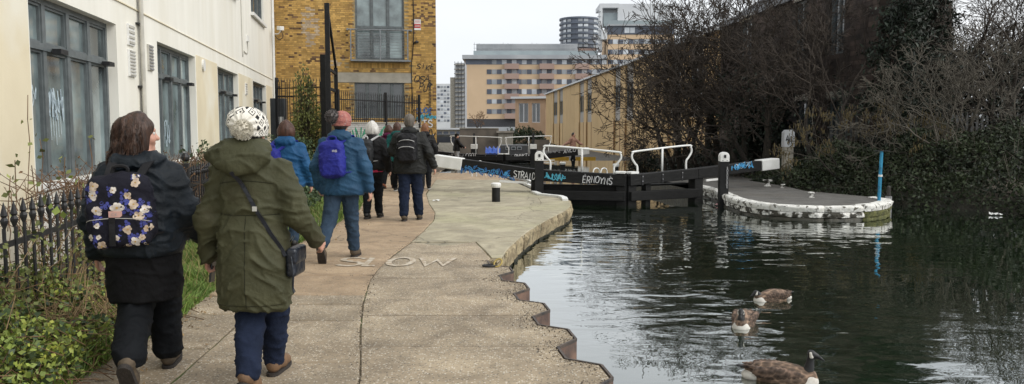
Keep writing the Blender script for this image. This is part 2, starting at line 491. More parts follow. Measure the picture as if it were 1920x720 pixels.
class Sdf:
    """smooth union of simple solids on a grid"""
    def __init__(self, lo, hi, h):
        self.h = h; self.lo = np.array(lo, float)
        n = np.ceil((np.array(hi, float) - self.lo) / h).astype(int) + 1
        self.ax = [self.lo[i] + np.arange(n[i]) * h for i in range(3)]
        self.F = np.full(tuple(n), .25, np.float32)
    def sub(self, lo, hi):
        sl = []
        for i in range(3):
            a = max(int((lo[i] - self.lo[i]) / self.h), 0); b = min(int((hi[i] - self.lo[i]) / self.h) + 2, self.F.shape[i])
            sl.append(slice(a, max(b, a)))
        X = self.ax[0][sl[0]][:, None, None]; Y = self.ax[1][sl[1]][None, :, None]; Z = self.ax[2][sl[2]][None, None, :]
        return tuple(sl), X, Y, Z
    def comb(self, sl, d, k, op='u'):
        F = self.F[sl]
        if F.size == 0: return
        if op == 's':
            d = -d; hh = np.maximum(k - np.abs(F - d), 0) / max(k, 1e-6); self.F[sl] = np.maximum(F, d) + hh*hh*k/4
        else:
            hh = np.maximum(k - np.abs(F - d), 0) / max(k, 1e-6); self.F[sl] = np.minimum(F, d) - hh*hh*k/4
    def cap(self, a, b, ra, rb, k=.03, op='u', sq=None):
        """tapered capsule; sq squashes across the given unit direction by the factor"""
        a, b = np.array(a, float), np.array(b, float)
        m = max(ra, rb) * 1.3 + k + .02
        sl, X, Y, Z = self.sub(np.minimum(a, b) - m, np.maximum(a, b) + m)
        d = b - a; L2 = max(d @ d, 1e-9)
        px, py, pz = X - a[0], Y - a[1], Z - a[2]
        t = np.clip((px*d[0] + py*d[1] + pz*d[2]) / L2, 0, 1)
        qx, qy, qz = px - t*d[0], py - t*d[1], pz - t*d[2]
        if sq is not None:
            ax, f = np.array(sq[0], float), sq[1]
            dot = qx*ax[0] + qy*ax[1] + qz*ax[2]
            qx, qy, qz = qx + ax[0]*dot*(1/f-1), qy + ax[1]*dot*(1/f-1), qz + ax[2]*dot*(1/f-1)
        r = np.sqrt(qx*qx + qy*qy + qz*qz) - (ra + (rb - ra) * t)
        self.comb(sl, r, k, op); return self
    def chain(self, pts, rs, k=.03, sq=None):
        for i in range(len(pts)-1): self.cap(pts[i], pts[i+1], rs[i], rs[i+1], k, sq=sq)
        return self
    def ell(self, c, r, k=.03, op='u', rot=None):
        c, r = np.array(c, float), np.array(r, float)
        m = max(r) + k + .02
        sl, X, Y, Z = self.sub(c - m, c + m)
        x, y, z = X - c[0], Y - c[1], Z - c[2]
        if rot is not None:
            Mx = np.array(Euler(rot).to_matrix().transposed())
            x, y, z = Mx[0,0]*x+Mx[0,1]*y+Mx[0,2]*z, Mx[1,0]*x+Mx[1,1]*y+Mx[1,2]*z, Mx[2,0]*x+Mx[2,1]*y+Mx[2,2]*z
        q = np.sqrt((x/r[0])**2 + (y/r[1])**2 + (z/r[2])**2)
        q2 = np.sqrt((x/r[0]**2)**2 + (y/r[1]**2)**2 + (z/r[2]**2)**2)
        d = q * (q - 1) / np.maximum(q2, 1e-6)
        self.comb(sl, d, k, op); return self
    def loft(self, tab, k=.03, p=2.3, op='u'):
        """tab rows: z, cx, cy, rx, ry"""
        T = np.array(sorted(tab), float)
        m = k + .03
        lo = [np.min(T[:,1]-T[:,3])-m, np.min(T[:,2]-T[:,4])-m, T[0,0]-m]; hi = [np.max(T[:,1]+T[:,3])+m, np.max(T[:,2]+T[:,4])+m, T[-1,0]+m]
        sl, X, Y, Z = self.sub(lo, hi)
        zz = Z.ravel()
        def itp(c):
            # smooth interpolation between the rows
            return np.interp(zz, T[:,0], T[:,c])[None, None, :]
        cx, cy, rx, ry = itp(1), itp(2), itp(3), itp(4)
        q = (np.abs((X-cx)/rx)**p + np.abs((Y-cy)/ry)**p) ** (1/p)
        d = (q - 1) * np.minimum(rx, ry)
        dz = np.maximum(T[0,0] - Z, Z - T[-1,0]) + 0*X + 0*Y
        d = np.maximum(d, dz)
        self.comb(sl, d, k, op); return self
    def rbox(self, c, half, r, k=.02, rot=None, op='u'):
        c, half = np.array(c, float), np.array(half, float)
        m = np.linalg.norm(half) + k + .02
        sl, X, Y, Z = self.sub(c - m, c + m)
        x, y, z = X - c[0], Y - c[1], Z - c[2]
        if rot is not None:
            Mx = np.array(Euler(rot).to_matrix().transposed())
            x, y, z = Mx[0,0]*x+Mx[0,1]*y+Mx[0,2]*z, Mx[1,0]*x+Mx[1,1]*y+Mx[1,2]*z, Mx[2,0]*x+Mx[2,1]*y+Mx[2,2]*z
        qx, qy, qz = np.abs(x)-half[0]+r, np.abs(y)-half[1]+r, np.abs(z)-half[2]+r
        d = np.sqrt(np.maximum(qx,0)**2 + np.maximum(qy,0)**2 + np.maximum(qz,0)**2) + np.minimum(np.maximum(qx, np.maximum(qy, qz)), 0) - r
        self.comb(sl, d, k, op); return self
    def mesh(self, name, material, parent, disp=None, local=True):
        self.F[0], self.F[-1] = .2, .2; self.F[:,0], self.F[:,-1] = .2, .2; self.F[:,:,0], self.F[:,:,-1] = .2, .2
        V, Q = surfnet(self.F, self.lo, self.h)
        if disp is not None and len(V):
            n = np.zeros_like(V)
            fn = np.cross(V[Q[:,2]] - V[Q[:,0]], V[Q[:,3]] - V[Q[:,1]])
            for j in range(4): np.add.at(n, Q[:, j], fn)
            n /= np.maximum(np.linalg.norm(n, axis=1, keepdims=True), 1e-9)
            V = V + n * disp(V)[:, None]
        self.V, self.Q = V, Q
        return mk(name, V, Q, material, parent, True, local)
# ------------------------------------------------------------------ shared materials
mat('dirt', (0.10, 0.08, 0.055), .95, (0.05, 0.042, 0.03), 6, bump=.6, bscale=30, bdist=.03)
mat('earth_far', (0.16, 0.15, 0.13), .95, (0.09, 0.085, 0.07), .3, bump=.3)
aggregate('path_agg', (0.40, 0.325, 0.225), (0.26, 0.205, 0.14), (0.62, 0.57, 0.48), .8, scale=62, dens=.45, patch=(0.32, 0.25, 0.17))
aggregate('path_brown', (0.42, 0.31, 0.20), (0.33, 0.235, 0.148), (0.5, 0.43, 0.34), .3, scale=60, dens=.4, patch=(0.36, 0.265, 0.17), crack=.6)
aggregate('path_slab', (0.37, 0.30, 0.21), (0.24, 0.19, 0.128), (0.6, 0.55, 0.46), .75, scale=66, dens=.42, patch=(0.29, 0.225, 0.15))
aggregate('apron', (0.43, 0.385, 0.275), (0.33, 0.29, 0.205), (0.45, 0.42, 0.36), .12, scale=60, dens=.3, patch=(0.38, 0.35, 0.225), crack=.55)
aggregate('lockside', (0.13, 0.125, 0.115), (0.085, 0.08, 0.072), (0.26, 0.25, 0.23), .3, scale=60, patch=(0.10, 0.09, 0.075))
mat('bank_stone', (0.44, 0.36, 0.22), .9, (0.22, 0.17, 0.10), 5, bump=.9, bscale=16, bdist=.05, col3=(0.10, 0.085, 0.05), scale3=3.2, fac3=(.52, .66), obj_rand=.12)
mat('bank_wet', (0.05, 0.045, 0.03), .55, (0.025, 0.025, 0.017), 7, bump=.8, bscale=14, bdist=.04)
mat('steel_rust', (0.20, 0.12, 0.085), .75, (0.085, 0.055, 0.045), 7, bump=.25, bscale=60, col3=(0.05, 0.045, 0.042), scale3=4)
mat('steel_edge', (0.095, 0.068, 0.052), .6, (0.03, 0.027, 0.025), 12)
mat('white_paint', (0.80, 0.80, 0.78), .5, (0.70, 0.70, 0.67), 5, bump=.05, col3=(0.42, 0.41, 0.37), scale3=2.5, fac3=(.66, .8))
mat('white_worn', (0.78, 0.77, 0.73), .8, (0.55, 0.54, 0.48), 7, lo=.3, hi=.5, bump=1.0, bscale=14, bdist=.05, col3=(0.055, 0.05, 0.038), scale3=6.5, fac3=(.46, .53))
mat('white_rim', (0.82, 0.81, 0.78), .8, (0.64, 0.63, 0.58), 8, bump=.8, bscale=18, bdist=.03, col3=(0.13, 0.12, 0.095), scale3=8, fac3=(.545, .61))
mat('moss_stone', (0.16, 0.16, 0.055), .95, (0.07, 0.075, 0.03), 12, bump=1.0, bscale=22, bdist=.04, col3=(0.3, 0.28, 0.22), scale3=9, fac3=(.6, .7))
mat('black_paint', (0.011, 0.0115, 0.012), .6, (0.006, 0.006, 0.0065), 9, bump=.25, bscale=30, col3=(0.03, 0.03, 0.028), scale3=6, fac3=(.62, .8), spec=.3)
mat('black_iron', (0.018, 0.018, 0.02), .5, (0.01, 0.01, 0.011), 20, bump=.1)
mat('timber_black', (0.013, 0.013, 0.013), .75, (0.006, 0.006, 0.006), 5, stretch=(1, 1, 6), bump=.5, bscale=24, col3=(0.035, 0.033, 0.028), scale3=4, fac3=(.62, .8), obj_rand=.25, spec=.3)
mat('line_white', (0.53, 0.475, 0.385), .85, (0.37, 0.295, 0.21), 14, lo=.42, hi=.6, bump=.1)
mat('spray_blue', (0.05, 0.30, 0.62), .6, (0.10, 0.42, 0.72), 12)
mat('spray_teal', (0.10, 0.48, 0.62), .6, (0.06, 0.32, 0.45), 12)
mat('spray_deep', (0.025, 0.10, 0.30), .6, (0.04, 0.18, 0.42), 12)
mat('spray_white', (0.72, 0.72, 0.72), .6, (0.55, 0.55, 0.56), 15)
mat('spray_grey', (0.32, 0.32, 0.33), .6, (0.2, 0.2, 0.2), 15)
mat('spray_black', (0.02, 0.018, 0.016), .6, (0.03, 0.025, 0.02), 15)
mat('spray_green', (0.03, 0.22, 0.12), .6, (0.05, 0.3, 0.18), 15)
mat('spray_wash', (0.55, 0.66, 0.72), .5, (0.4, 0.5, 0.56), 15)

# water
m, N, L, b = nodes_of('canal_water')
g = N.new('ShaderNodeNewGeometry')
b.inputs['Base Color'].default_value = (0.010, 0.020, 0.009, 1)
b.inputs['Roughness'].default_value = 0.015
b.inputs['IOR'].default_value = 1.33
b.inputs['Specular IOR Level'].default_value = 0.5
hsum = None
for sc_, st, amp, rz in ((1.25, (.85, 1.25, 1), 1.0, .12), (2.9, (.75, 1.2, 1), .5, -.2), (7.5, (.7, 1.3, 1), .07, .2)):
    mp = N.new('ShaderNodeMapping'); mp.inputs['Scale'].default_value = st; mp.inputs['Rotation'].default_value = (0, 0, rz)
    L.new(g.outputs['Position'], mp.inputs[0])
    nz = N.new('ShaderNodeTexNoise'); nz.inputs['Scale'].default_value = sc_; nz.inputs['Detail'].default_value = 1.5
    nz.inputs['Distortion'].default_value = .6
    L.new(mp.outputs[0], nz.inputs['Vector'])
    ml = N.new('ShaderNodeMath'); ml.operation = 'MULTIPLY'; ml.inputs[1].default_value = amp
    L.new(nz.outputs[0], ml.inputs[0])
    if hsum is None: hsum = ml.outputs[0]
    else:
        ad = N.new('ShaderNodeMath'); ad.operation = 'ADD'; L.new(hsum, ad.inputs[0]); L.new(ml.outputs[0], ad.inputs[1]); hsum = ad.outputs[0]
# calmer and livelier stretches of water: ripples spread from the geese and from the gate sluices
def WM(op, a, b_=None):
    n_ = N.new('ShaderNodeMath'); n_.operation = op
    for i_, v in enumerate((a, b_)):
        if v is None: continue
        if isinstance(v, (int, float)): n_.inputs[i_].default_value = v
        else: L.new(v, n_.inputs[i_])
    return n_.outputs[0]
def blob(cx_, cy_, r0, r1, amt):
    dn = N.new('ShaderNodeVectorMath'); dn.operation = 'DISTANCE'; L.new(g.outputs['Position'], dn.inputs[0]); dn.inputs[1].default_value = (cx_, cy_, -.28)
    mr_ = N.new('ShaderNodeMapRange'); mr_.interpolation_type = 'SMOOTHSTEP'; mr_.inputs['From Min'].default_value = r0; mr_.inputs['From Max'].default_value = r1
    mr_.inputs['To Min'].default_value = amt; mr_.inputs['To Max'].default_value = 0
    L.new(dn.outputs['Value'], mr_.inputs['Value']); return mr_.outputs[0]
cm = N.new('ShaderNodeTexNoise'); cm.inputs['Scale'].default_value = .6; cm.inputs['Detail'].default_value = 2
L.new(g.outputs['Position'], cm.inputs['Vector'])
cr = N.new('ShaderNodeMapRange'); cr.inputs['From Min'].default_value = .35; cr.inputs['From Max'].default_value = .65
cr.inputs['To Min'].default_value = .35; cr.inputs['To Max'].default_value = 1.25
L.new(cm.outputs[0], cr.inputs['Value'])
tot = WM('ADD', WM('ADD', blob(2.3, 7.6, .3, 2.6, .75), blob(2.6, 5.2, .2, 1.6, .6)), WM('ADD', blob(2.6, 13.8, 2.0, 6.0, .55), blob(5.5, 5.6, .6, 2.4, .45)))
tot = WM('MULTIPLY', WM('ADD', WM('MINIMUM', tot, .85), .055), cr.outputs[0])
bp = N.new('ShaderNodeBump'); bp.inputs['Distance'].default_value = .05
L.new(tot, bp.inputs['Strength']); L.new(hsum, bp.inputs['Height']); L.new(bp.outputs[0], b.inputs['Normal'])
gl = N.new('ShaderNodeBsdfGlossy'); gl.inputs['Roughness'].default_value = .012; gl.inputs['Color'].default_value = (.93, .95, .95, 1)
L.new(bp.outputs[0], gl.inputs['Normal'])
lw = N.new('ShaderNodeLayerWeight'); lw.inputs['Blend'].default_value = .5; L.new(bp.outputs[0], lw.inputs['Normal'])
lr = N.new('ShaderNodeMapRange'); lr.inputs['From Min'].default_value = .45; lr.inputs['From Max'].default_value = .95; lr.inputs['To Min'].default_value = .02; lr.inputs['To Max'].default_value = .75
L.new(lw.outputs['Facing'], lr.inputs['Value'])
ms_ = N.new('ShaderNodeMixShader'); L.new(lr.outputs[0], ms_.inputs[0]); L.new(b.outputs[0], ms_.inputs[1]); L.new(gl.outputs[0], ms_.inputs[2])
L.new(ms_.outputs[0], N['Material Output'].inputs['Surface'])
MATS['canal_water'] = m

# ------------------------------------------------------------------ terrain
WATER = -0.28
def zg(Y):
    """the ground falls a little beyond the upper gates"""
    t = min(max((Y - 24) / 16, 0), 1)
    return -0.5 * t * t * (3 - 2 * t)

bed = MB(); bed.quad((-900, -200, -3.2), (900, -200, -3.2), (900, 1400, -3.2), (-900, 1400, -3.2))
tag(bed.build('ground', MATS['earth_far']), 'flat town ground reaching to the horizon', 'ground', kind='structure')

TEETH = []
for k in range(-7, 5):
    y0, x0 = 4.87 + .925 * k, .617 - .153 * k
    TEETH.append([(x0, y0), (x0 - .037, y0 + .27), (x0 - .257, y0 + .41), (x0 - .30, y0 + .70), (x0 - .153, y0 + .925)])
TEETH[-1] = TEETH[-1][:4]
edge = [(2.4, -8.0), (1.9, -1.7)]
for t in TEETH: edge += t[:-1] if t is not TEETH[-1] else t
CONC = [G(935, 489), G(955, 464), G(980, 441), G(1005, 424), G(1030, 410), G(1050, 400), G(1062, 394), G(1069, 388), G(1071, 381), G(1066, 374), G(1050, 368), G(1030, 364), G(1012, 360)]
edge += CONC
HL = Vector((.647, 19.4, 0)); LAX = Vector((-.13, .9915, 0)); LPX = Vector((.9915, .13, 0))
edge2 = [(HL + LAX * t)[:2] for t in np.linspace(0.3, 26, 9)]
edge_all = edge + edge2
e_end = edge2[-1]
far_e = [(e_end[0] - .13 * t, e_end[1] + t) for t in (10, 60, 150)]

def strip(rows, zf, drop=None):
    """rows of (y, xl, xr)"""
    V, F = [], []
    for y, a, b_ in rows: V += [(a, y, zf(y)), (b_, y, zf(y))]
    for i in range(len(rows) - 1): F.append((2*i, 2*i+1, 2*i+3, 2*i+2))
    return V, F
rows = [(y, -70, x) for x, y in edge_all + far_e]
V, F = strip(rows, lambda y: zg(y) - .03)
tag(mk('towpath_ground', V, F, MATS['dirt']), 'earth bank under the towpath left of the canal', 'ground', kind='structure')
mw = MB()
pts = CONC[-1:] + edge2 + far_e
for (x0, y0), (x1, y1) in zip(pts, pts[1:]):
    mw.quad((x0, y0, -3.2), (x1, y1, -3.2), (x1, y1, zg(y1)), (x0, y0, zg(y0)))
tag(mw.build('lock_wall', MATS['bank_wet']), 'dark masonry side wall of the lock chamber beside the towpath', 'wall', kind='structure')

# water: the reach in front of the gates and the full chamber behind them
wv = MB(); wv.quad((-3, -14, WATER), (60, -14, WATER), (60, 45, WATER), (-3, 45, WATER))
tag(wv.build('water', MATS['canal_water']), 'dark rippled canal water', 'water', kind='structure')

# ---- sheet piling along the near bank
sp = thing('sheet_piling', 'rusty zigzag steel sheet piling edging the near towpath', 'piling', (.6, 4.87, 0))
for t in TEETH:
    mb = MB()
    n = len(t)
    th = .014
    for (x0, y0), (x1, y1) in zip(t, t[1:]):
        dx, dy = x1 - x0, y1 - y0; l = math.hypot(dx, dy); nx, ny = dy / l * th, -dx / l * th
        mb.prism([(x0, y0), (x0 + nx, y0 + ny), (x1 + nx, y1 + ny), (x1, y1)], -1.4, -.002)
    mb.build('pile', MATS['steel_rust'], sp)
    tp = MB()
    for (x0, y0), (x1, y1) in zip(t, t[1:]):
        dx, dy = x1 - x0, y1 - y0; l = math.hypot(dx, dy); nx, ny = dy / l, -dx / l
        tp.prism([(x0 - nx*.001, y0 - ny*.001), (x0 + nx*.0165, y0 + ny*.0165), (x1 + nx*.0165, y1 + ny*.0165), (x1 - nx*.001, y1 - ny*.001)], -.016 - .001*random.random(), .003 + .003*random.random())
    tp.build('edge_cap', MATS['steel_edge'], sp)

# ---- masonry bank beyond the piling, cut into blocks
bw = thing('canal_wall', 'rough yellow stone canal wall curving from the towpath towards the lock', 'wall', (*CONC[3], 0))
cp = smooth_path([(x, y, 0) for x, y in CONC], 4)
cum = [0]
for a, b_ in zip(cp, cp[1:]): cum.append(cum[-1] + (b_ - a).length)
def on_path(s):
    i = int(np.clip(np.searchsorted(cum, s) - 1, 0, len(cp) - 2)); t = (s - cum[i]) / max(cum[i+1] - cum[i], 1e-6)
    p = cp[i].lerp(cp[i+1], t); d = (cp[i+1] - cp[i]).normalized()
    return p, Vector((d.y, -d.x, 0))
s = 0.0
while s < cum[-1] - .05:
    l = random.uniform(.55, 1.0); e = min(s + l, cum[-1])
    for z0, z1, off, mt in ((-1.2, -.235, -.03, 'bank_wet'), (-.235, -.012, .012, 'bank_stone')):
        mb = MB(); n = 7
        vi = []
        off += random.uniform(-.01, .014)
        for j in range(n):
            ss = s + .008 + (e - s - .016) * j / (n - 1)
            p, nn = on_path(ss)
            jit = lambda a=.014: random.uniform(-a, a)
            inn = .12 if j in (0, n-1) else 0
            q = [p - nn * .3, p + nn * (off + jit() - inn*.12), p + nn * (off + .012 + jit(.02) - inn*.12), p + nn * (off - .012 + jit(.016) - inn*.12)]
            zs = [z1, z1, z1 - (z1 - z0) * .28 + jit(.02), z0]
            vi.append(mb.v([(a.x, a.y, z) for a, z in zip(q, zs)]))
        for a, b_ in zip(vi, vi[1:]):
            for c in range(3): mb.F.append((a+c, a+c+1, b_+c+1, b_+c))
        i0, i1 = vi[0], vi[-1]
        mb.F += [(i0, i0+3, i0+2, i0+1), (i1, i1+1, i1+2, i1+3)]
        mb.build('stone_block', MATS[mt], bw)
    s = e

# ------------------------------------------------------------------ path: real slabs with open joints
towpath = thing('towpath', 'brown paved towpath with open joints and a smooth concrete apron beside the lock', 'path', (-1.5, 6, 0))
towpath['kind'] = 'structure'
def slab(poly, mname, zt=0.0, name='paving_slab', gap=.010, parent=None):
    # shrink towards the centre by the joint width, chamfer the top edge, jitter the edge
    c = Vector((sum(p[0] for p in poly) / len(poly), sum(p[1] for p in poly) / len(poly)))
    pts = []
    n = len(poly)
    for i in range(n):
        a, b_ = Vector(poly[i]), Vector(poly[(i + 1) % n])
        k = max(1, int((b_ - a).length / .12))
        for j in range(k): pts.append(a.lerp(b_, j / k))
    out0, out1 = [], []
    for p in pts:
        d = (c - p)
        u = d / max(d.length, 1e-6)
        g0 = gap + random.uniform(-.004, .006)
        out0.append(p + u * g0); out1.append(p + u * (g0 + .012))
    mb = MB(); n = len(pts)
    tx, ty = random.uniform(-.003, .003), random.uniform(-.003, .003)
    def zz(p): return zt + zg(p.y) + tx * (p.x - c.x) + ty * (p.y - c.y)
    i0 = mb.v([(p.x, p.y, zt - .06 + zg(p.y)) for p in out0])
    i1 = mb.v([(p.x, p.y, zz(p) - .008) for p in out0])
    i2 = mb.v([(p.x, p.y, zz(p)) for p in out1])
    for j in range(n):
        k = (j + 1) % n
        mb.F += [(i0+j, i0+k, i1+k, i1+j), (i1+j, i1+k, i2+k, i2+j)]
    mb.F.append(tuple(i2 + j for j in range(n)))
    return mb.build(name, MATS[mname], parent or towpath)
mat('joint_dirt', (0.15, 0.115, 0.07), .95, (0.085, 0.066, 0.04), 14, bump=.8, bscale=60, col3=(0.085, 0.11, 0.03), scale3=2.6, fac3=(.5, .62))
def lerp_tab(tab, y): return float(np.interp(y, [t[0] for t in tab], [t[1] for t in tab]))
XL = [(-6, -2.5), (3, -2.6), (5.2, -2.72), (6.55, -2.76), (8, -2.92), (12, -2.86), (15, -2.9), (20, -3.6), (27, -4.3), (40, -5.5)]
XA = [(-6, -1.85), (4.87, -2.09), (6.3, -2.18), (7.3, -2.25)]
XB = [(-6, -.35), (3, -.75), (4.87, -.94), (6.1, -1.17), (6.96, -1.31), (8.0, -1.44), (8.74, -1.47), (9.6, -1.46), (10.3, -1.42), (10.9, -1.37), (12.3, -1.33), (13.5, -1.32), (14.7, -1.42), (16.5, -1.72), (19, -2.05), (24.5, -2.3), (40, -3.6)]
EX = [(y, x) for x, y in edge_all]
def band(ys, A, B, m, inner=True, **kw):
    for y0, y1 in zip(ys, ys[1:]):
        n = max(1, int((y1 - y0) / .25))
        left = [(lerp_tab(A, y0 + (y1 - y0) * j / n), y0 + (y1 - y0) * j / n) for j in range(n + 1)]
        right = [(lerp_tab(B, y0 + (y1 - y0) * j / n), y0 + (y1 - y0) * j / n) for j in range(n + 1)]
        slab(left[:1] + right + left[:0:-1], m, **kw)
mb = MB(); ids = [mb.v([(lerp_tab(XL, y) + .03, y, zg(y) - .0125), (lerp_tab(XB, y) + .1, y, zg(y) - .0125)]) for y in np.linspace(-3, 36, 120)]
for a, b_ in zip(ids, ids[1:]): mb.F.append((a, a+1, b_+1, b_))
mb.build('joint_fill', MATS['joint_dirt'], towpath)
band([-3, .6, 1.7, 2.8, 3.8, 4.6, 5.55, 6.6, 7.3], XL, XA, 'path_slab', zt=-.002)
band([-3, .4, 1.4, 2.5, 3.4, 4.3, 5.2, 6.37, 6.96], XA, XB, 'path_slab', zt=0.0)
band([6.97, 7.35], [(6, -2.23), (8, -2.25)], XB, 'path_slab', zt=.001)
band([7.35, 8.35, 9.25, 10.75, 12.0, 13.1, 14.6, 16.2, 18.2, 20.5, 23.5, 27, 31, 36], XL, XB, 'path_brown', zt=0.0)
# aggregate strip along the water; its canal edge follows the piling
ys = [-3, .8, 2.3, 3.6, 4.6, 5.6, 6.55, 7.3, 8.2, 9.25]
for y0, y1 in zip(ys, ys[1:]):
    ee = [(x, y) for x, y in edge if y0 < y < y1]
    r0, r1 = (lerp_tab(EX, y0), y0), (lerp_tab(EX, y1), y1)
    right = [r0] + ee + [r1]
    n = 6
    left = [(lerp_tab(XB, y1 + (y0 - y1) * j / n), y1 + (y0 - y1) * j / n) for j in range(n + 1)]
    # the slabs follow the zigzag exactly, so they are laid straight down without shrinking
    mb = MB(); poly = right + [(x + .004, y) for x, y in left]
    zt = random.uniform(-.003, .001)
    poly = [(x - (.012 if (x, y) in ee else 0), min(max(y, y0 + .004), y1 - .004)) for x, y in poly]
    mb.prism(poly, -.06, zt)
    mb.build('paving_slab', MATS['path_agg'], towpath)
n_ = 24
L_ = [(lerp_tab(XB, y) + .02, y) for y in np.linspace(9.3, 18.6, n_)]; 
# apron: two large pours and the strip of coping
CI = [(y, x) for x, y in [G(880, 462), G(900, 448), G(925, 430), G(950, 414), G(985, 397), G(1010, 388), G(1015, 380), G(1010, 372), G(1000, 364)]]
CE = [(y, x - .005) for x, y in CONC]
R_ = [(lerp_tab(CE, max(y, 9.45)) - .12, y) for y in np.linspace(9.3, 18.0, n_)]
mb = MB(); ids = [mb.v([(a[0], a[1], -.014), (b_[0], b_[1], -.014)]) for a, b_ in zip(L_, R_)]
for a, b_ in zip(ids, ids[1:]): mb.F.append((a, a+1, b_+1, b_))
mb.build('bedding', MATS['apron'], towpath)
X0 = [(9.25, -1.45), (10.2, -1.0), (10.6, -.6), (11, -.6)]
slab([(-1.46, 9.27), (-.30, 9.27), (-.25, 9.5), (-.335, 10.0), (lerp_tab(CI, 10.85) - .005, 10.83), G(830, 461), (-1.36, 10.8), (-1.41, 10.35), (-1.455, 9.6)], 'path_agg', zt=-.001)
ys = [10.85, 12.2, 14.0, 15.8, 18.6]
A2 = [(y, x + .0) for y, x in XB]
for y0, y1 in zip(ys, ys[1:]):
    n = 6
    L_ = [(lerp_tab(XB, y0 + (y1 - y0) * j / n), y0 + (y1 - y0) * j / n) for j in range(n + 1)]
    R_ = [(lerp_tab(CI, y0 + (y1 - y0) * j / n), y0 + (y1 - y0) * j / n) for j in range(n + 1)]
    slab(L_[:1] + R_ + L_[:0:-1], 'apron', zt=-.001, name='concrete_slab', gap=.002)
cpe = [(x, y) for x, y in CONC[:-3]]
k = 0
for y0, y1 in ((9.5, 10.85), (10.85, 13.0), (13.0, 15.2), (15.2, 17.6)):
    n = 8
    L_ = [(lerp_tab(CI, y) if y > 10.84 else float(np.interp(y, [9.5, 10.0, 10.85], [-.245, -.33, lerp_tab(CI, 10.85)])), y) for y in np.linspace(y0, y1, n + 1)]
    R_ = [(lerp_tab(CE, y), y) for y in np.linspace(y0, y1, n + 1)]
    slab(L_[:1] + R_ + L_[:0:-1], 'apron', zt=.004, name='coping_slab', gap=.001)
slab([(lerp_tab(XB, y), y) for y in (24, 21, 18.6)] + [(-.2, 18.6), (.62, 19.2), (.4, 21), (-.1, 24)], 'apron', zt=.002, name='concrete_slab', gap=.004)
slab([(lerp_tab(XB, y), y) for y in (38, 31, 24)] + [(-.1, 24), (-.9, 31), (-1.9, 38)], 'path_brown', zt=.002, name='concrete_slab', gap=.004)
slab([(lerp_tab(CI, 17.6), 17.62), (1.2, 17.6), (1.08, 18.2), (.62, 19.2), (-.15, 18.58), (.2, 18.0)], 'apron', zt=0, name='concrete_slab', gap=.004)
# white painted lip at the gate recess
mb = MB(); lip = [G(1000, 361), G(1012, 366), G(1030, 368), G(1050, 370), G(1058, 373), G(1060, 377)]
for (x0, y0), (x1, y1) in zip(lip, lip[1:]): mb.beam((x0, y0, .02), (x1, y1, .02), .12, .05)
mb.build('painted_lip', MATS['white_paint'], bw)
for q in ([(945, 325), (985, 329)], [(965, 333), (985, 338), (1000, 345)], [(985, 347), (1000, 353)]):
    mb = MB()
    for a, b_ in zip(q, q[1:]):
        a, b_ = G(*a), G(*b_); mb.beam((*a, .03), (*b_, .03), .09, .06)
    tag(mb.build('kerb_stone', MATS['white_paint'], towpath))
# ------------------------------------------------------------------ stroke lettering
GLY = {
 'S': [[(.95,.85),(.6,1),(.15,.92),(.08,.68),(.5,.52),(.92,.35),(.85,.08),(.4,0),(.05,.15)]],
 'L': [[(.1,1),(.1,0),(.9,0)]], 'I': [[(.5,1),(.5,0)]], 'T': [[(0,1),(1,1)],[(.5,1),(.5,0)]],
 'O': [[(.5,1),(.15,.88),(0,.5),(.15,.12),(.5,0),(.85,.12),(1,.5),(.85,.88),(.5,1)]],
 'W': [[(0,1),(.25,0),(.5,.7),(.75,0),(1,1)]], 'V': [[(0,1),(.5,0),(1,1)]],
 'R': [[(.1,0),(.1,1),(.7,1),(.9,.78),(.7,.52),(.1,.5)],[(.45,.5),(.95,0)]],
 'A': [[(0,0),(.5,1),(1,0)],[(.2,.36),(.8,.36)]], 'D': [[(.1,0),(.1,1),(.6,.95),(.95,.5),(.6,.05),(.1,0)]],
 'E': [[(.9,1),(.1,1),(.1,0),(.9,0)],[(.1,.5),(.7,.5)]], 'N': [[(.05,0),(.05,1),(.95,0),(.95,1)]],
 'Y': [[(0,1),(.5,.5)],[(1,1),(.5,.5),(.45,0)]], 'C': [[(.95,.85),(.5,1),(.08,.6),(.15,.15),(.5,0),(.95,.15)]],
 'P': [[(.1,0),(.1,1),(.75,.95),(.9,.75),(.7,.5),(.1,.48)]], 'B': [[(.1,0),(.1,1),(.7,.95),(.8,.75),(.6,.52),(.1,.52)],[(.6,.52),(.95,.3),(.7,.02),(.1,0)]],
 'G': [[(.95,.85),(.5,1),(.08,.6),(.15,.15),(.55,0),(.95,.2),(.95,.48),(.6,.48)]], 'U': [[(.05,1),(.08,.2),(.5,0),(.92,.2),(.95,1)]],
 'M': [[(.02,0),(.1,1),(.5,.4),(.9,1),(.98,0)]], 'K': [[(.1,1),(.1,0)],[(.9,1),(.1,.45),(.95,0)]], 'F': [[(.9,1),(.1,1),(.1,0)],[(.1,.5),(.7,.5)]],
 'Z': [[(.05,1),(.95,1),(.05,0),(.95,0)]], 'H': [[(.1,1),(.1,0)],[(.9,1),(.9,0)],[(.1,.5),(.9,.5)]], 'X': [[(0,1),(1,0)],[(1,1),(0,0)]],
 '2': [[(.05,.8),(.4,1),(.85,.85),(.8,.55),(.05,0),(.95,0)]], '3': [[(.05,.95),(.6,1),(.9,.75),(.45,.52),(.95,.25),(.5,0),(.05,.08)]], ' ': [],
}
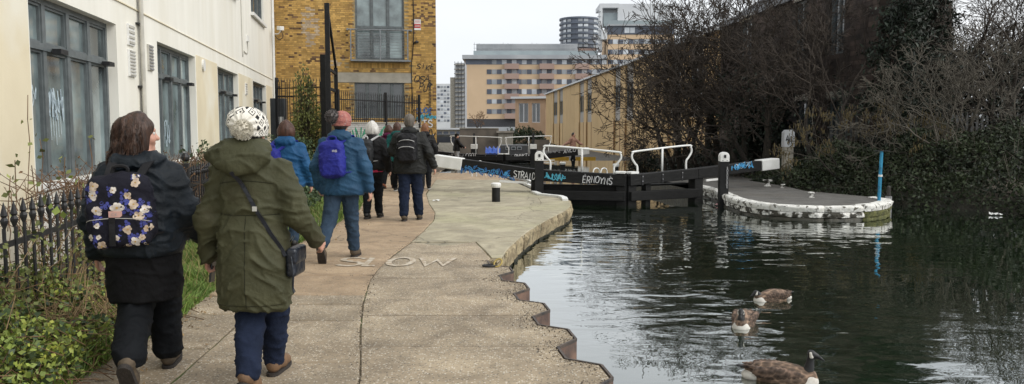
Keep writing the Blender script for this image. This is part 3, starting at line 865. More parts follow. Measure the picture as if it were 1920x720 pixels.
class Ink:
    """flat mitred strokes on a plane: o + u*x + w*y, lifted along n"""
    def __init__(self, o, u, w, n):
        self.o, self.u, self.w, self.n = Vector(o), Vector(u), Vector(w), Vector(n)
        self.mb = MB(); self.k = 0
    def stroke(self, pts, wd, lift=.003):
        P = []
        for p in pts:
            p = Vector((p[0], p[1]))
            if not P or (p - P[-1]).length > 1e-5: P.append(p)
        if len(P) < 2: return
        self.k += 1
        closed = (P[0] - P[-1]).length < 1e-4
        ids = []
        for i, p in enumerate(P):
            a = P[i-1] if i > 0 else (P[-2] if closed else None)
            b_ = P[i+1] if i < len(P) - 1 else (P[1] if closed else None)
            d0 = (p - a).normalized() if a is not None else (b_ - p).normalized()
            d1 = (b_ - p).normalized() if b_ is not None else d0
            t = d0 + d1
            t = t.normalized() if t.length > .2 else d0
            nrm = Vector((-t.y, t.x))
            c = max(nrm.dot(Vector((-d0.y, d0.x))), .5)
            o_ = nrm * wd / 2 / c
            for q in (p + o_, p - o_):
                w3 = self.o + self.u * q.x + self.w * q.y + self.n * (lift + .0006 * (self.k % 9))
                self.mb.V.append(w3)
            ids.append(len(self.mb.V) - 2)
        for a, b_ in zip(ids, ids[1:]): self.mb.F.append((a+1, b_+1, b_, a))
    def text(self, s, x, y, h, w, wd, gap=.25, slant=0, jit=0.0, smooth=True):
        for ch in s:
            dy = random.uniform(-jit, jit) * h
            for st in GLY.get(ch, []):
                if smooth and len(st) > 4: st = [(p.x, p.y) for p in smooth_path([(a, b_, 0) for a, b_ in st], 4)]
                self.stroke([(x + a * w + slant * b_ * h + random.uniform(-jit, jit) * w * .3, y + dy + b_ * h) for a, b_ in st], wd)
            x += w * (1 + gap)
    def scribble(self, x0, x1, y0, y1, n, wd, seed=0):
        r = random.Random(seed)
        w_ = (x1 - x0) / n
        for i in range(n):
            c = x0 + w_ * (i + .5)
            pts = [(c + r.uniform(-.75, .75) * w_, r.uniform(y0, y1)) for _ in range(5)]
            self.stroke([(p.x, min(max(p.y, y0), y1)) for p in smooth_path([(a, b_, 0) for a, b_ in pts], 4)], wd * r.uniform(.7, 1.3))
    def build(self, name, mname, parent):
        return mk(name, self.mb.V, self.mb.F, MATS[mname], parent)

# SLOW on the path
gx0, gy0 = G(634, 498); gx1, gy1 = G(688, 484)
ik = Ink((0, 0, .0), (1, 0, 0), (0, 1, 0), (0, 0, 1))
yb = G(700, 499)[1]; yt = G(700, 484)[1]
for ch, p0, p1 in (('S', 636, 682), ('L', 688, 712), ('O', 729, 773), ('W', 786, 850)):
    xa, xb = G(p0, 492)[0], G(p1, 492)[0]
    for st in GLY[ch]:
        if len(st) > 5: st = [(p.x, p.y) for p in smooth_path([(a, b_, 0) for a, b_ in st], 4)]
        ik.stroke([(xa + a * (xb - xa), yb + b_ * (yt - yb)) for a, b_ in st], .07, .006)
ik.build('painted_lettering', 'line_white', towpath)

# loose grit along the piling and the joints
r = np.random.default_rng(71); pts_ = []
ed_ = [p for p in edge if -1 < p[1] < 10]
for _ in range(2600):
    i = r.integers(0, len(ed_) - 1); t = r.random(); a, b_ = ed_[i], ed_[i+1]
    pts_.append((a[0] + (b_[0] - a[0])*t - abs(r.normal())*.09 - .01, a[1] + (b_[1] - a[1])*t + r.normal()*.02))
for _ in range(500):
    y = r.uniform(3.5, 12); pts_.append((lerp_tab(XB, y) + r.normal()*.035, y))
for _ in range(700):
    y = r.uniform(3.5, 14); pts_.append((lerp_tab(XL, y) + abs(r.normal())*.06, y))
pts_ = np.array(pts_); n_ = len(pts_); sz = r.uniform(.0025, .007, n_)
P0 = np.stack([pts_[:, 0], pts_[:, 1], np.full(n_, -.002)], 1); P1 = P0 + np.stack([r.normal(size=n_)*.003, r.normal(size=n_)*.003, sz*1.1], 1)
V, F = tubes(P0, P1, sz, sz*.6, 5)
top = (np.arange(n_)[:, None]*10 + np.array([[5, 6, 7, 8]])); F = np.concatenate([F, top])
mat('grit', (0.30, 0.25, 0.185), .9, (0.13, 0.105, 0.08), 9, island=.7)
tag(mk('gravel', V, F, MATS['grit']), 'loose grit along the piling edge and the path joints', 'gravel', kind='stuff')
# ------------------------------------------------------------------ lock island, right bank, gates
HR = HL + LPX * 3.95
MI = (HL + HR) / 2 - LAX * .72
near_px = [(1306, 347), (1335, 354), (1352, 362), (1375, 371), (1400, 377.5), (1440, 383), (1500, 386.5), (1560, 387.5), (1610, 386.5), (1645, 384), (1662, 380.5), (1669, 376.5)]
far_px = [(1664, 373.5), (1640, 370), (1600, 366), (1560, 362.5), (1510, 358), (1475, 350), (1440, 344), (1405, 338.5)]
near_e = [G(*p) for p in near_px]; far_ed = [G(*p) for p in far_px]
r24 = (HR + LAX * ((24.2 - HR.y) / LAX.y))
poly = near_e + far_ed + [(7.3, 24.2), (r24.x, 24.2)]
mb = MB(); n = len(poly)
i = mb.v([(x, y, .0) for x, y in poly]); mb.F.append(tuple(range(n)))
isl = tag(mb.build('lock_island', MATS['lockside']), 'grey lockside island ending in a white painted point', 'lockside', kind='structure')
mb = MB()
pts = far_ed + [(7.3, 24.2)]
for (x0, y0), (x1, y1) in zip(pts, pts[1:]): mb.quad((x0, y0, 0), (x1, y1, 0), (x1, y1, -1.4), (x0, y0, -1.4))
pts = [tuple((HR + LAX * t)[:2]) for t in np.linspace(0, 27, 10)]
for (x0, y0), (x1, y1) in zip(pts, pts[1:]): mb.quad((x0, y0, zg(y0) - .001), (x1, y1, zg(y1) - .001), (x1, y1, -3.2), (x0, y0, -3.2))
mb.build('side_wall', MATS['bank_wet'], isl)
rows = [(y, (HR + LAX * ((y - HR.y) / LAX.y)).x, xr) for y, xr in ((24.2, 7.3), (27, 8), (30, 60), (34, 80), (38, 90), (42, 120), (46, 120))]
rows += [(60, -.6, 140), (300, -8, 300)]
V, F = strip(rows, lambda y: zg(y))
mk('lockside_ground', V, F, MATS['lockside'], isl)
rows = [(-14, 13.5, 160), (2, 12.6, 160), (10, 12.0, 160), (17, 10.9, 160), (19, 9.5, 160), (21, 8.7, 160), (24, 7.6, 160), (27, 7.9, 160), (30.5, 8.5, 160)]
V, F = strip(rows, lambda y: .02)
rb = tag(mk('right_bank', V, F, MATS['dirt']), 'overgrown earth bank right of the canal', 'bank', kind='structure')
mb = MB()
for (y0, x0, _), (y1, x1, _) in zip(rows, rows[1:]): mb.quad((x0, y0, .02), (x0 - .25, y0, -1.4), (x1 - .25, y1, -1.4), (x1, y1, .02))
mb.build('bank_face', MATS['bank_wet'], rb)

# painted stones round the near side of the island
ip = smooth_path([(x, y, 0) for x, y in near_e + far_ed[:2]], 5)
ic = [0]
for a, b_ in zip(ip, ip[1:]): ic.append(ic[-1] + (b_ - a).length)
def on_isl(s):
    i = int(np.clip(np.searchsorted(ic, s) - 1, 0, len(ip) - 2)); t = (s - ic[i]) / max(ic[i+1] - ic[i], 1e-6)
    p = ip[i].lerp(ip[i+1], t); d = (ip[i+1] - ip[i]).normalized()
    return p, Vector((d.y, -d.x, 0))
s = 0.0; idx = 0
while s < ic[-1] - .05:
    e = min(s + random.uniform(.7, 1.25), ic[-1]); n = 8
    for layer, z0, z1, off, mt in (('coping_stone', -.11, .015, .05, 'white_rim'), ('wall_stone', -.225, -.112, .035, 'white_worn'), ('wall_stone', -.8, -.227, .02, 'bank_wet')):
        mb = MB(); vi = []
        if layer == 'wall_stone' and s > ic[-1] * .70 and s < ic[-1] * .93: mt = 'moss_stone'
        o0 = off + random.uniform(-.012, .012); zt = z1 + (random.uniform(-.008, .012) if layer == 'coping_stone' else 0)
        for j in range(n):
            ss = s + .006 + (e - s - .012) * j / (n - 1); p, nn = on_isl(ss)
            jt = lambda a=.018: random.uniform(-a, a)
            cut = .02 if j in (0, n - 1) else 0
            q = [p - nn * .22, p + nn * (o0 - .035 + jt() - cut), p + nn * (o0 + jt() - cut), p + nn * (o0 + jt() - cut), p + nn * (o0 - .02 + jt())]
            zs = [zt - .008, zt + jt(.008), zt - .025 + jt(.012), (zt + z0) / 2, z0]
            vi.append(mb.v([(a.x, a.y, z) for a, z in zip(q, zs)]))
        for a, b_ in zip(vi, vi[1:]):
            for c in range(4): mb.F.append((a+c, a+c+1, b_+c+1, b_+c))
        mb.F += [(vi[0], vi[0]+4, vi[0]+3, vi[0]+2, vi[0]+1), (vi[-1], vi[-1]+1, vi[-1]+2, vi[-1]+3, vi[-1]+4)]
        mb.build(layer, MATS[mt], isl, smooth=True)
    s = e

def goose_rail(p0, p1, z0a, z0b, za, zb, neck=.16, tilt=None):
    """a hand rail with swan-necked ends between two feet"""
    p0, p1 = Vector(p0), Vector(p1); u = (p1 - p0).normalized()
    L_ = (p1 - p0).length
    q = []
    for (t, z) in ((neck, z0a), (neck, z0a + (za - z0a) * .35), (neck * .55, z0a + (za - z0a) * .5), (.0, z0a + (za - z0a) * .72), (.02, z0a + (za - z0a) * .92), (neck, za)):
        a = p0 + u * t; q.append((a.x, a.y, z))
    for (t, z) in ((L_ - neck, zb), (L_ - .02, z0b + (zb - z0b) * .92), (L_, z0b + (zb - z0b) * .72), (L_ - neck * .55, z0b + (zb - z0b) * .5), (L_ - neck, z0b + (zb - z0b) * .35), (L_ - neck, z0b)):
        a = p0 + u * t; q.append((a.x, a.y, z))
    return smooth_path(q, 4)

def lock_gate(label, heel, mitre, ext, zm, zh, ze, th, wl_, rail, infill, pairname, cap_h, tags=()):
    H, M_ = Vector(heel), Vector(mitre)
    u = (H - M_).normalized(); n = Vector((u.y, -u.x, 0))
    if n.y > 0: n = -n                      # towards the photographer
    Lf = (H - M_).length
    t = thing('lock_gate', label, 'lock gate', (H.x, H.y, 0), group=pairname)
    E = H + u * ext; Wp = H + u * (ext - wl_)
    up = lambda p, z: (p.x, p.y, z)
    zw = zh + (ze - zh) * (ext - wl_) / ext
    mb = MB()
    mb.beam(up(M_, zm - th/2), up(H, zh - th/2), .26, th)
    mb.beam(up(H + u*.002, zh - th/2), up(Wp, zw - th/2), .27, th)
    bo = mb.build('balance_beam', MATS['timber_black'], t, bevel=.012)
    MB().beam(up(Wp + u*.004, zw - th/2), up(E, ze - th/2), .30, th + .03).build('white_beam_end', MATS['white_paint'], t, bevel=.02)
    MB().beam(up(H + u*.04 - n*.02, -1.2), up(H + u*.04 - n*.02, zh - th + .02), .26, .26, up=(u.x, u.y, 0)).build('heel_post', MATS['timber_black'], t, bevel=.01)
    MB().beam(up(M_ + u*.10, -1.2), up(M_ + u*.10, zm + .03), .16, .24, up=(u.x, u.y, 0)).build('mitre_post', MATS['timber_black'], t, bevel=.01)
    MB().beam(up(M_ + u*.01, zm + .05), up(M_ + u*.24, zm + .055), .27, .05).build('post_cap', MATS['white_paint'], t, bevel=.008)
    MB().beam(up(M_ + u*.0 + n*.05, -.06), up(H + n*.05, -.06), .24, .22).build('bottom_rail', MATS['timber_black'], t, bevel=.015)
    if infill:
        k = 0
        while .2 + k * .225 < Lf - .1:
            a = M_ + u * (.2 + k * .225 + .0005); b_ = M_ + u * min(.2 + (k + 1) * .225 - .0005, Lf - .05)
            MB().beam(up((a + b_)/2 - n*.06, -1.2), up((a + b_)/2 - n*.06, min(zm, zh) - th + .01), (b_ - a).length, .05, up=(n.x, n.y, 0)).build('plank', MATS['timber_black'], t)
            k += 1
    else:
        MB().beam(up(M_ + u*.55, -1.0), up(M_ + u*.55, zm - th + .02), .18, .14, up=(u.x, u.y, 0)).build('gate_strut', MATS['timber_black'], t)
    ra, rb_, za, zb = rail
    p0, p1 = M_ + u * ra - n * .02, M_ + u * rb_ - n * .02
    bz = lambda s_: zm + (zh - zm) * s_ / Lf if s_ < Lf else zh + (ze - zh) * (s_ - Lf) / ext
    w = MB().tube(goose_rail(p0, p1, bz(ra) - .02, bz(rb_) - .02, za, zb), .024, 8).build('hand_rail', MATS['white_paint'], t, smooth=True)
    pm = (p0 + p1) / 2
    MB().tube([up(pm, bz((ra + rb_)/2) - .02), up(pm, (za + zb)/2)], .026, 8).build('rail_stanchion', MATS['white_paint'], t, smooth=True)
    for q_ in (.35, .95, 1.55):
        a = M_ + u * q_; MB().beam(up(a + n*.134, bz(q_) - th - .01), up(a + n*.134, bz(q_) + .006), .05, .008, up=(n.x, n.y, 0)).build('iron_strap', MATS['black_iron'], t)
        for dz in (.06, .17): MB().lathe([(.016, 0), (.012, .012)], (0, 0, 0), 6).build('bolt', MATS['spray_grey'], t).matrix_basis = Matrix.Translation(up(a + n*.139, bz(q_) - dz)) @ n.to_track_quat('Z', 'Y').to_matrix().to_4x4()
    a, b_ = M_ + u*.1 - n*.3, H - n*.3
    MB().beam(up(a, zm - th - .03), up(b_, zm - th - .03), .3, .04).build('walkway_board', MATS['timber_black'], t)
    e0, e1 = H + u*.25 + n*.10, H + u*.95 + n*.10
    MB().beam(up(e0, zh - th - .05), up(e1, zh - th - .02), .07, .05).build('foot_board', MATS['white_paint'], t)
    for txt in tags:
        kind_, s0, z_, h_, w_, wd_, mname, extra = txt
        oo = M_ + u * s0 + n * (.138)
        uu = -u if u.x < 0 else u
        slope = (zh - zm) / Lf if s0 < Lf else (ze - zh) / ext
        if u.x < 0: slope = -slope
        ik = Ink((oo.x, oo.y, z_), (uu.x, uu.y, slope), (0, 0, 1), n)
        if kind_ == 'scribble': ik.scribble(0, w_, 0, h_, extra, wd_, seed=int(s0 * 100))
        else: ik.text(kind_, 0, 0, h_, w_, wd_, gap=.22, slant=.12, jit=.12)
        ik.build('graffiti', mname, t)
    return t

lock_gate('near lock gate on the towpath side, its beam tagged with white and blue graffiti', HL, MI, 2.62, .45, .55, .88, .27, .72,
    (.12, 1.98, .99, 1.12), True, 'upper lock gates', .9,
    tags=[('scribble', 4.02 - .02, .44, .24, 1.32, .022, 'spray_deep', 14), ('scribble', 3.9, .47, .16, 1.2, .012, 'spray_blue', 8), ('STRAID', 2.70, .36, .155, .075, .02, 'spray_white', 0),
          ('scribble', 1.93, .31, .17, .5, .022, 'spray_teal', 8), ('ERNOYNS', 1.02, .26, .155, .085, .017, 'spray_white', 0)])
lock_gate('near lock gate on the island side with white beam end and blue scrawl', HR, MI + LPX * .04, 2.74, .44, .55, .745, .25, .62,
    (.14, 1.95, 1.0, 1.12), False, 'upper lock gates', .9,
    tags=[('scribble', 3.15, .47, .19, .72, .016, 'spray_blue', 12), ('scribble', 3.2, .50, .15, .6, .010, 'spray_wash', 6)])
# far pair
HL2 = HL + LAX * 24 + Vector((-.1, 0, 0)); HR2 = HR + LAX * 24
HL2.z = HR2.z = 0
MI2 = (HL2 + HR2) / 2 - LAX * .72
zf = -.5
def far_gate(label, H, M_, tags): 
    t = lock_gate(label, H, M_, 3.2, zf + .62, zf + .66, zf + .95, .34, .75, (.12, 2.9, zf + 1.55, zf + 1.62), True, 'lower lock gates', .9, tags)
    return t
far_gate('far lock gate on the towpath side, white rail, beside the man in black', HL2, MI2, [('scribble', 3.0, .0 + .02, .2, .9, .03, 'spray_grey', 8), ('CGOT', 2.05, .0, .2, .13, .03, 'spray_white', 0)])
far_gate('far lock gate on the island side under the man in pink', HR2, MI2 + LPX * .05, [('PHNKTA', .55, -.06, .2, .13, .03, 'spray_white', 0), ('ANCO', 3.6, .16, .2, .17, .03, 'spray_white', 0), ('scribble', 2.5, .12, .16, .9, .02, 'spray_grey', 8)])

# paddle stands
def paddle_stand(label, x, y, z0, ztop, capw=.21):
    t = thing('paddle_stand', label, 'lock paddle gear', (x, y, z0), group='paddle stands')
    MB().box(x - .105, x + .105, y - .09, y + .09, z0, ztop - .2).build('post', MATS['black_paint'], t, bevel=.01)
    pr = [(-capw/2, 0), (capw/2, 0), (capw/2, .13)] + [(capw/2 * math.cos(a), .13 + capw * .45 * math.sin(a)) for a in np.linspace(.2, PI - .2, 7)] + [(-capw/2, .13)]
    mb = MB(); i = mb.v([(x + a, y - .115, ztop - .22 + b_) for a, b_ in pr] + [(x + a, y + .10, ztop - .22 + b_) for a, b_ in pr]); n = len(pr)
    mb.F += [tuple(range(i, i+n)), tuple(reversed(range(i+n, i+2*n)))] + [(i+j, i+n+j, i+n+(j+1)%n, i+(j+1)%n) for j in range(n)]
    c = mb.build('cap', MATS['white_paint'], t, bevel=.008)
    MB().box(x - .025, x + .025, y - .13, y - .1155, ztop - .13, ztop - .06).build('spindle_socket', MATS['black_iron'], c)
    for dx in (-.05, .05): MB().box(x + dx - .008, x + dx + .008, y - .122, y - .1155, ztop - .2, ztop - .184).build('bolt', MATS['black_iron'], c)
    return t
a = AT(1011, 300, 19.25); paddle_stand('black paddle stand with white domed cap at the towpath gate', a.x, 19.25, -.02, .99)
ps = paddle_stand('black chained paddle stand with white domed cap on the island edge', AT(1357, 300, 18.7).x, 18.7, -.95, .99)
# chain on it
x, y = AT(1357, 300, 18.7).x, 18.7
for k in range(9):
    zc = .62 - k * .055
    pts = [(x + .06 + .018 * math.cos(a_) * (1 if k % 2 else .5), y - .11 + .012 * math.sin(a_) * (.4 if k % 2 else 1), zc + .03 * math.sin(a_)) for a_ in np.linspace(0, 2*PI, 9)]
    MB().tube(pts, .007, 5, caps=False).build('chain_link', MATS['spray_grey'], ps)

for px_, lab_ in ((889, 'tall black paddle rack on the far gate next to the man in black'), (1000, 'tall black paddle rack on the far gate nearer the warehouse')):
    a = AT(px_, 270, 43.4); t = thing('paddle_rack', lab_, 'lock paddle gear', (a.x, 43.4, -.5), group='paddle racks')
    MB().box(a.x - .06, a.x + .06, 43.34, 43.46, -.5, 1.27).build('rack_bar', MATS['black_iron'], t)
    MB().box(a.x - .17, a.x + .17, 43.25, 43.55, -.5, .42).build('stand', MATS['black_paint'], t)
    MB().box(a.x - .18, a.x + .18, 43.24, 43.56, .422, .68).build('cap', MATS['white_paint'], t, bevel=.02)
# bollards
def bollard(label, x, y, h, r, white=.25, spread=0):
    t = thing('mooring_bollard', label, 'bollard', (x, y, zg(y)), group='mooring bollards')
    z = zg(y)
    MB().lathe([(r * 1.02, 0), (r, .03), (r * .97, h * (1 - white))], (x, y, z), 16).build('post', MATS['black_paint'], t, smooth=False)
    MB().lathe([(r * 1.06, h * (1 - white) + .002), (r * 1.22, h * .86), (r * 1.22, h * .95), (r * .9, h)], (x, y, z), 16).build('cap', MATS['white_paint'], t)
x, y = G(930, 378); bollard('black mooring bollard with white top on the concrete apron', x, y, .40, .088)
x, y = AT(1155, 318, 26).x, 26; bollard('small black bollard with white top near the ladder hoops', x, y, .42, .09)
x, y = AT(1055, 300, 36).x, 36; bollard('distant dark bollard with white cap on the far lockside', x, y, .45, .12)
def cleat(label, px, py, s=1.0):
    x, y = G(px, py); t = tag(MB().lathe([(.09*s, 0), (.055*s, .03*s), (.05*s, .10*s), (.115*s, .13*s), (.115*s, .155*s), (.05*s, .165*s)], (x, y, 0), 14).build('mooring_cleat', MATS['white_worn'], smooth=False), label, 'mooring cleat', 'mooring cleats')
cleat('white spool-shaped mooring cleat on the island behind the beam', 1439, 349, 1.1)
cleat('low white mooring cleat in the middle of the island', 1522, 370, .75)
cleat('tiny white mooring cleat at the far edge of the island', 1467, 352, .6)
# ladder hoops
lx, ly = AT(1112, 315, 23).x, 23.0
for k, dx in enumerate((0, .22)):
    t = thing('ladder_hoop', ('left' if k == 0 else 'right') + ' of the two white ladder hoops at the lock edge', 'ladder hoop', (lx + dx, ly, 0), group='ladder hoops')
    pts = smooth_path([(lx + dx, ly, 0), (lx + dx, ly, .26), (lx + dx + .05, ly + .05, .38), (lx + dx + .16, ly + .15, .38), (lx + dx + .21, ly + .2, .26), (lx + dx + .21, ly + .2, 0)], 5)
    MB().tube(pts, .02, 8).build('hoop', MATS['white_paint'], t, smooth=True)
    MB().lathe([(.035, 0), (.035, .06)], (lx + dx, ly, 0), 10).build('foot', MATS['black_iron'], t)
lx, ly = AT(885, 305, 26).x, 26.0
t = thing('grab_hoop', 'white double grab hoop rising behind the towpath beam', 'ladder hoop', (lx, ly, 0), group='ladder hoops')
for dx in (0, .14):
    pts = smooth_path([(lx + dx, ly + dx, -.3), (lx + dx, ly + dx, .33), (lx + dx + .06, ly + dx, .45), (lx + dx + .18, ly + dx, .44), (lx + dx + .42, ly + dx + .2, .05), (lx + dx + .46, ly + dx + .2, -.3)], 5)
    MB().tube(pts, .022, 8).build('hoop', MATS['white_paint'], t, smooth=True)

# blue post on the point
mat('blue_post', (0.03, 0.27, 0.45), .5, (0.02, 0.2, 0.36), 6, col3=(.02, .12, .2), scale3=9)
x, y = G(1648, 377)
t = thing('blue_post', 'slim bright blue post with a flat top on the white island point', 'post', (x, y, 0))
MB().tube([(x, y, 0), (x + .008, y, .52)], .036, 10).build('lower_tube', MATS['blue_post'], t, smooth=False)
MB().tube([(x + .008, y, .56), (x + .02, y, 1.06)], .034, 10).build('upper_tube', MATS['blue_post'], t, smooth=False)
MB().lathe([(.045, 0), (.045, .045)], (x + .01, y, .52), 10).build('collar', MATS['white_paint'], t)
MB().box(x - .14, x + .18, y - .05, y + .05, 1.062, 1.075).build('top_plate', MATS['black_iron'], t)
x, y = AT(1666, 370, 17.6).x, 17.6
t = thing('marker_pile', 'short grey marker pile beside the blue post', 'post', (x, y, -.3))
MB().lathe([(.07, -.6), (.07, .05)], (x, y, 0), 10).build('sleeve', MATS['spray_grey'], t)
MB().lathe([(.045, .052), (.045, .25), (.02, .28)], (x, y, 0), 10).build('core', MATS['spray_black'], t)
# mooring ring and rope on the piling edge
x, y = G(917, 501)
t = thing('mooring_ring', 'black iron mooring ring with yellow rope at the towpath edge', 'mooring ring', (x, y, 0))
MB().tube([(x + .07*math.cos(a_), y + .05*math.sin(a_), .018) for a_ in np.linspace(0, 2*PI, 17)], .012, 6, caps=False).build('ring', MATS['black_iron'], t, smooth=True)
mat('rope_yellow', (0.5, 0.38, 0.12), .8, (0.35, 0.26, 0.08), 60, bump=.4, bscale=120)
MB().tube([(x + .10 + .045*math.cos(a_), y + .03*math.sin(a_), .05 + .04*math.sin(a_ + .4)) for a_ in np.linspace(0, 2*PI*1.6, 22)], .009, 6).build('rope', MATS['rope_yellow'], t, smooth=True)
# litter
def crumple(name, label, x, y, z, s, mname, seed):
    r = random.Random(seed); mb = MB(); nn = 7
    i = mb.v([(x + s*(a/(nn-1) - .5)*1.6 + r.uniform(-.1, .1)*s, y + s*(b_/(nn-1) - .5) + r.uniform(-.1, .1)*s, z + .004 + abs(r.gauss(0, .22))*s) for a in range(nn) for b_ in range(nn)])
    for a in range(nn-1):
        for b_ in range(nn-1): mb.F.append((i+a*nn+b_, i+(a+1)*nn+b_, i+(a+1)*nn+b_+1, i+a*nn+b_+1))
    return tag(mb.build(name, MATS[mname]), label, 'litter')
mat('litter_pink', (0.55, 0.25, 0.25), .6, (0.6, 0.5, 0.48), 20)
x, y = G(818, 377); crumple('crumpled_tissue', 'crumpled white tissue lying on the path near the apron joint', x, y, .002, .09, 'white_paint', 1)
x, y = G(602, 425); crumple('paper_scrap', 'white paper scrap on the grass edge behind the blue jacket', x, y, .03, .09, 'white_paint', 2)
x, y = G(1348, 386, WATER); crumple('floating_wrapper', 'pinkish wrapper floating at the foot of the chained stand', x, y, WATER + .01, .12, 'litter_pink', 3)
x, y = G(1866, 404, WATER); crumple('floating_bag', 'white plastic scrap floating by the right bank', x, y, WATER + .005, .14, 'white_paint', 4)
ik = Ink((*G(872, 365), .0), (1, 0, 0), (0, 1, 0), (0, 0, 1)); ik.stroke([(0, 0), (.33, -.03)], .09, .006); ik.build('paint_mark', 'line_white', towpath)
# ------------------------------------------------------------------ buildings
def facade(fr, s0, s1, z0, z1, holes, depth=.2, n0=0.0):
    S = sorted({s0, s1, *[h[0] for h in holes], *[h[1] for h in holes]}); Z = sorted({z0, z1, *[h[2] for h in holes], *[h[3] for h in holes]})
    S = [s for s in S if s0 <= s <= s1]; Z = [z for z in Z if z0 <= z <= z1]
    mb = MB(fr)
    for a, b_ in zip(S, S[1:]):
        for c, d in zip(Z, Z[1:]):
            if any(h[0] <= (a+b_)/2 <= h[1] and h[2] <= (c+d)/2 <= h[3] for h in holes): continue
            mb.quad((a, n0, c), (b_, n0, c), (b_, n0, d), (a, n0, d))
    for a, b_, c, d in holes:
        c, d = max(c, z0), min(d, z1)
        e = n0 - depth
        mb.quad((a, n0, c), (a, n0, d), (a, e, d), (a, e, c)); mb.quad((b_, n0, d), (b_, n0, c), (b_, e, c), (b_, e, d))
        mb.quad((a, n0, c), (a, e, c), (b_, e, c), (b_, n0, c)); mb.quad((a, n0, d), (b_, n0, d), (b_, e, d), (a, e, d))
    return mb
def box_shell(fr, s0, s1, z0, z1, dep, top=True):
    """the sides, back and flat top behind a facade"""
    mb = MB(fr)
    mb.quad((s0, 0, z0), (s0, 0, z1), (s0, -dep, z1), (s0, -dep, z0)); mb.quad((s1, 0, z1), (s1, 0, z0), (s1, -dep, z0), (s1, -dep, z1))
    mb.quad((s0, -dep, z0), (s0, -dep, z1), (s1, -dep, z1), (s1, -dep, z0))
    if top: mb.quad((s0, 0, z1), (s1, 0, z1), (s1, -dep, z1), (s0, -dep, z1))
    return mb
mat('render_cream', (0.86, 0.84, 0.765), .85, (0.79, 0.77, 0.69), 1.6, stretch=(1.6, 1.6, .3), bump=.12, bscale=40, col3=(0.76, 0.73, 0.63), scale3=.7, fac3=(.5, .8))
mat('render_beige', (0.76, 0.68, 0.50), .85, (0.68, 0.60, 0.43), 1.0, bump=.12, bscale=40, col3=(0.78, 0.74, 0.62), scale3=.8, fac3=(.5, .7))
mat('frame_grey', (0.135, 0.155, 0.16), .45, (0.095, 0.11, 0.115), 8)
mat('grey_vent', (0.55, 0.53, 0.47), .6)
glass_dark('pane_glass', (0.19, 0.24, 0.245), .06, .8)
glass_dark('pane_dark', (0.05, 0.06, 0.065), .05, .5)
LW = Fr((-3.676, 0, 0), R(100.2))
lb = thing('cream_building', 'cream rendered building with tall grey windows along the left', 'building', LW.p(16, -5, 0)[:])
wins = [(3.2, 6.35, .92, 3.07), (8.98, 12.1, .92, 3.07), (14.43, 17.58, .92, 3.07), (20.2, 23.35, .92, 3.07), (26.4, 29.75, .92, 3.07)]
ups = [(9.0, 12.2, 5.25, 7.4), (14.5, 17.6, 5.25, 7.4), (20.3, 23.2, 5.25, 7.4), (26.4, 29.6, 5.25, 7.4)]
facade(LW, -8, 32.05, -.1, 9, wins + ups, .22).build('wall', MATS['render_cream'], lb)
box_shell(LW, -8, 32.05, -.1, 9, 9).build('rear_walls', MATS['render_cream'], lb)
for s0, s1 in ((6.42, 8.94), (17.66, 20.12), (23.45, 26.3), (29.82, 31.7)):
    MB(LW).box(s0, s1, .0, .008, .05, 3.12).build('render_panel', MATS['render_beige'], lb)
MB(LW).box(-8, 31.9, .002, .02, 3.42, 3.435).build('bead_line', MATS['render_beige'], lb)
unit = MB().box(0, 1, -1, 0, 0, 1)
def window_grid(fr, w, cols, trans, depth, frame_m, pane_m, parent, fw=.055, lights=None, bars=True, fd=.07):
    a, b_, c, d = w
    mb = MB(fr); n1 = -depth + fd; n0 = -depth
    mb.box(a, a + fw, n0, n1, c, d); mb.box(b_ - fw, b_, n0, n1, c, d)
    mb.box(a + fw, b_ - fw, n0, n1 - .001, c, c + fw); mb.box(a + fw, b_ - fw, n0, n1 - .001, d - fw, d)
    xs = np.linspace(a, b_, cols + 1)
    for x in xs[1:-1]: mb.box(x - fw*.75, x + fw*.75, n0, n1 - .002, c + fw, d - fw)
    if trans: mb.box(a + fw, b_ - fw, n0, n1 + .012, trans - .04, trans + .04)
    f = mb.build('window', MATS[frame_m], parent)
    spans = [(c + fw, trans - .04), (trans + .04, d - fw)] if trans else [(c + fw, d - fw)]
    for i in range(cols):
        x0 = xs[i] + (fw if i == 0 else fw*.75); x1 = xs[i+1] - (fw if i == cols-1 else fw*.75)
        for z0, z1 in spans:
            # inner casement frame and its pane
            m2 = MB(fr); t = .03
            m2.box(x0, x0+t, n0, n1-.02, z0, z1); m2.box(x1-t, x1, n0, n1-.02, z0, z1); m2.box(x0+t, x1-t, n0, n1-.021, z0, z0+t); m2.box(x0+t, x1-t, n0, n1-.021, z1-t, z1)
            m2.build('casement', MATS[frame_m], f)
            m3 = MB(fr); k = random.uniform(-.004, .004)
            m3.quad((x0+t*.5, n0+.012+k, z0+t*.5), (x1-t*.5, n0+.012-k, z0+t*.5), (x1-t*.5, n0+.014-k, z1-t*.5), (x0+t*.5, n0+.014+k, z1-t*.5))
            m3.build('pane', MATS[pane_m], f)
    return f
for i, w in enumerate(wins):
    f = window_grid(LW, w, 4, 2.5, .2, 'frame_grey', 'pane_glass', lb, .07)
    MB(LW).box(w[0], w[1], -.05, .05, w[2] - .07, w[2] - .002).build('sill', MATS['white_paint'], f)
    for q in (.33, .92): MB(LW).box(w[0] + (w[1]-w[0])*q - .12, w[0] + (w[1]-w[0])*q + .12, -.1, .0, 2.44, 2.5).build('stay_bar', MATS['black_iron'], f)
for w in ups:
    f = window_grid(LW, w, 3, None, .14, 'frame_grey', 'pane_dark', lb, .06)
    MB(LW).box(w[0] - .1, w[1] + .1, -.05, .10, w[2] - .10, w[2] - .002).build('sill', MATS['white_paint'], f)
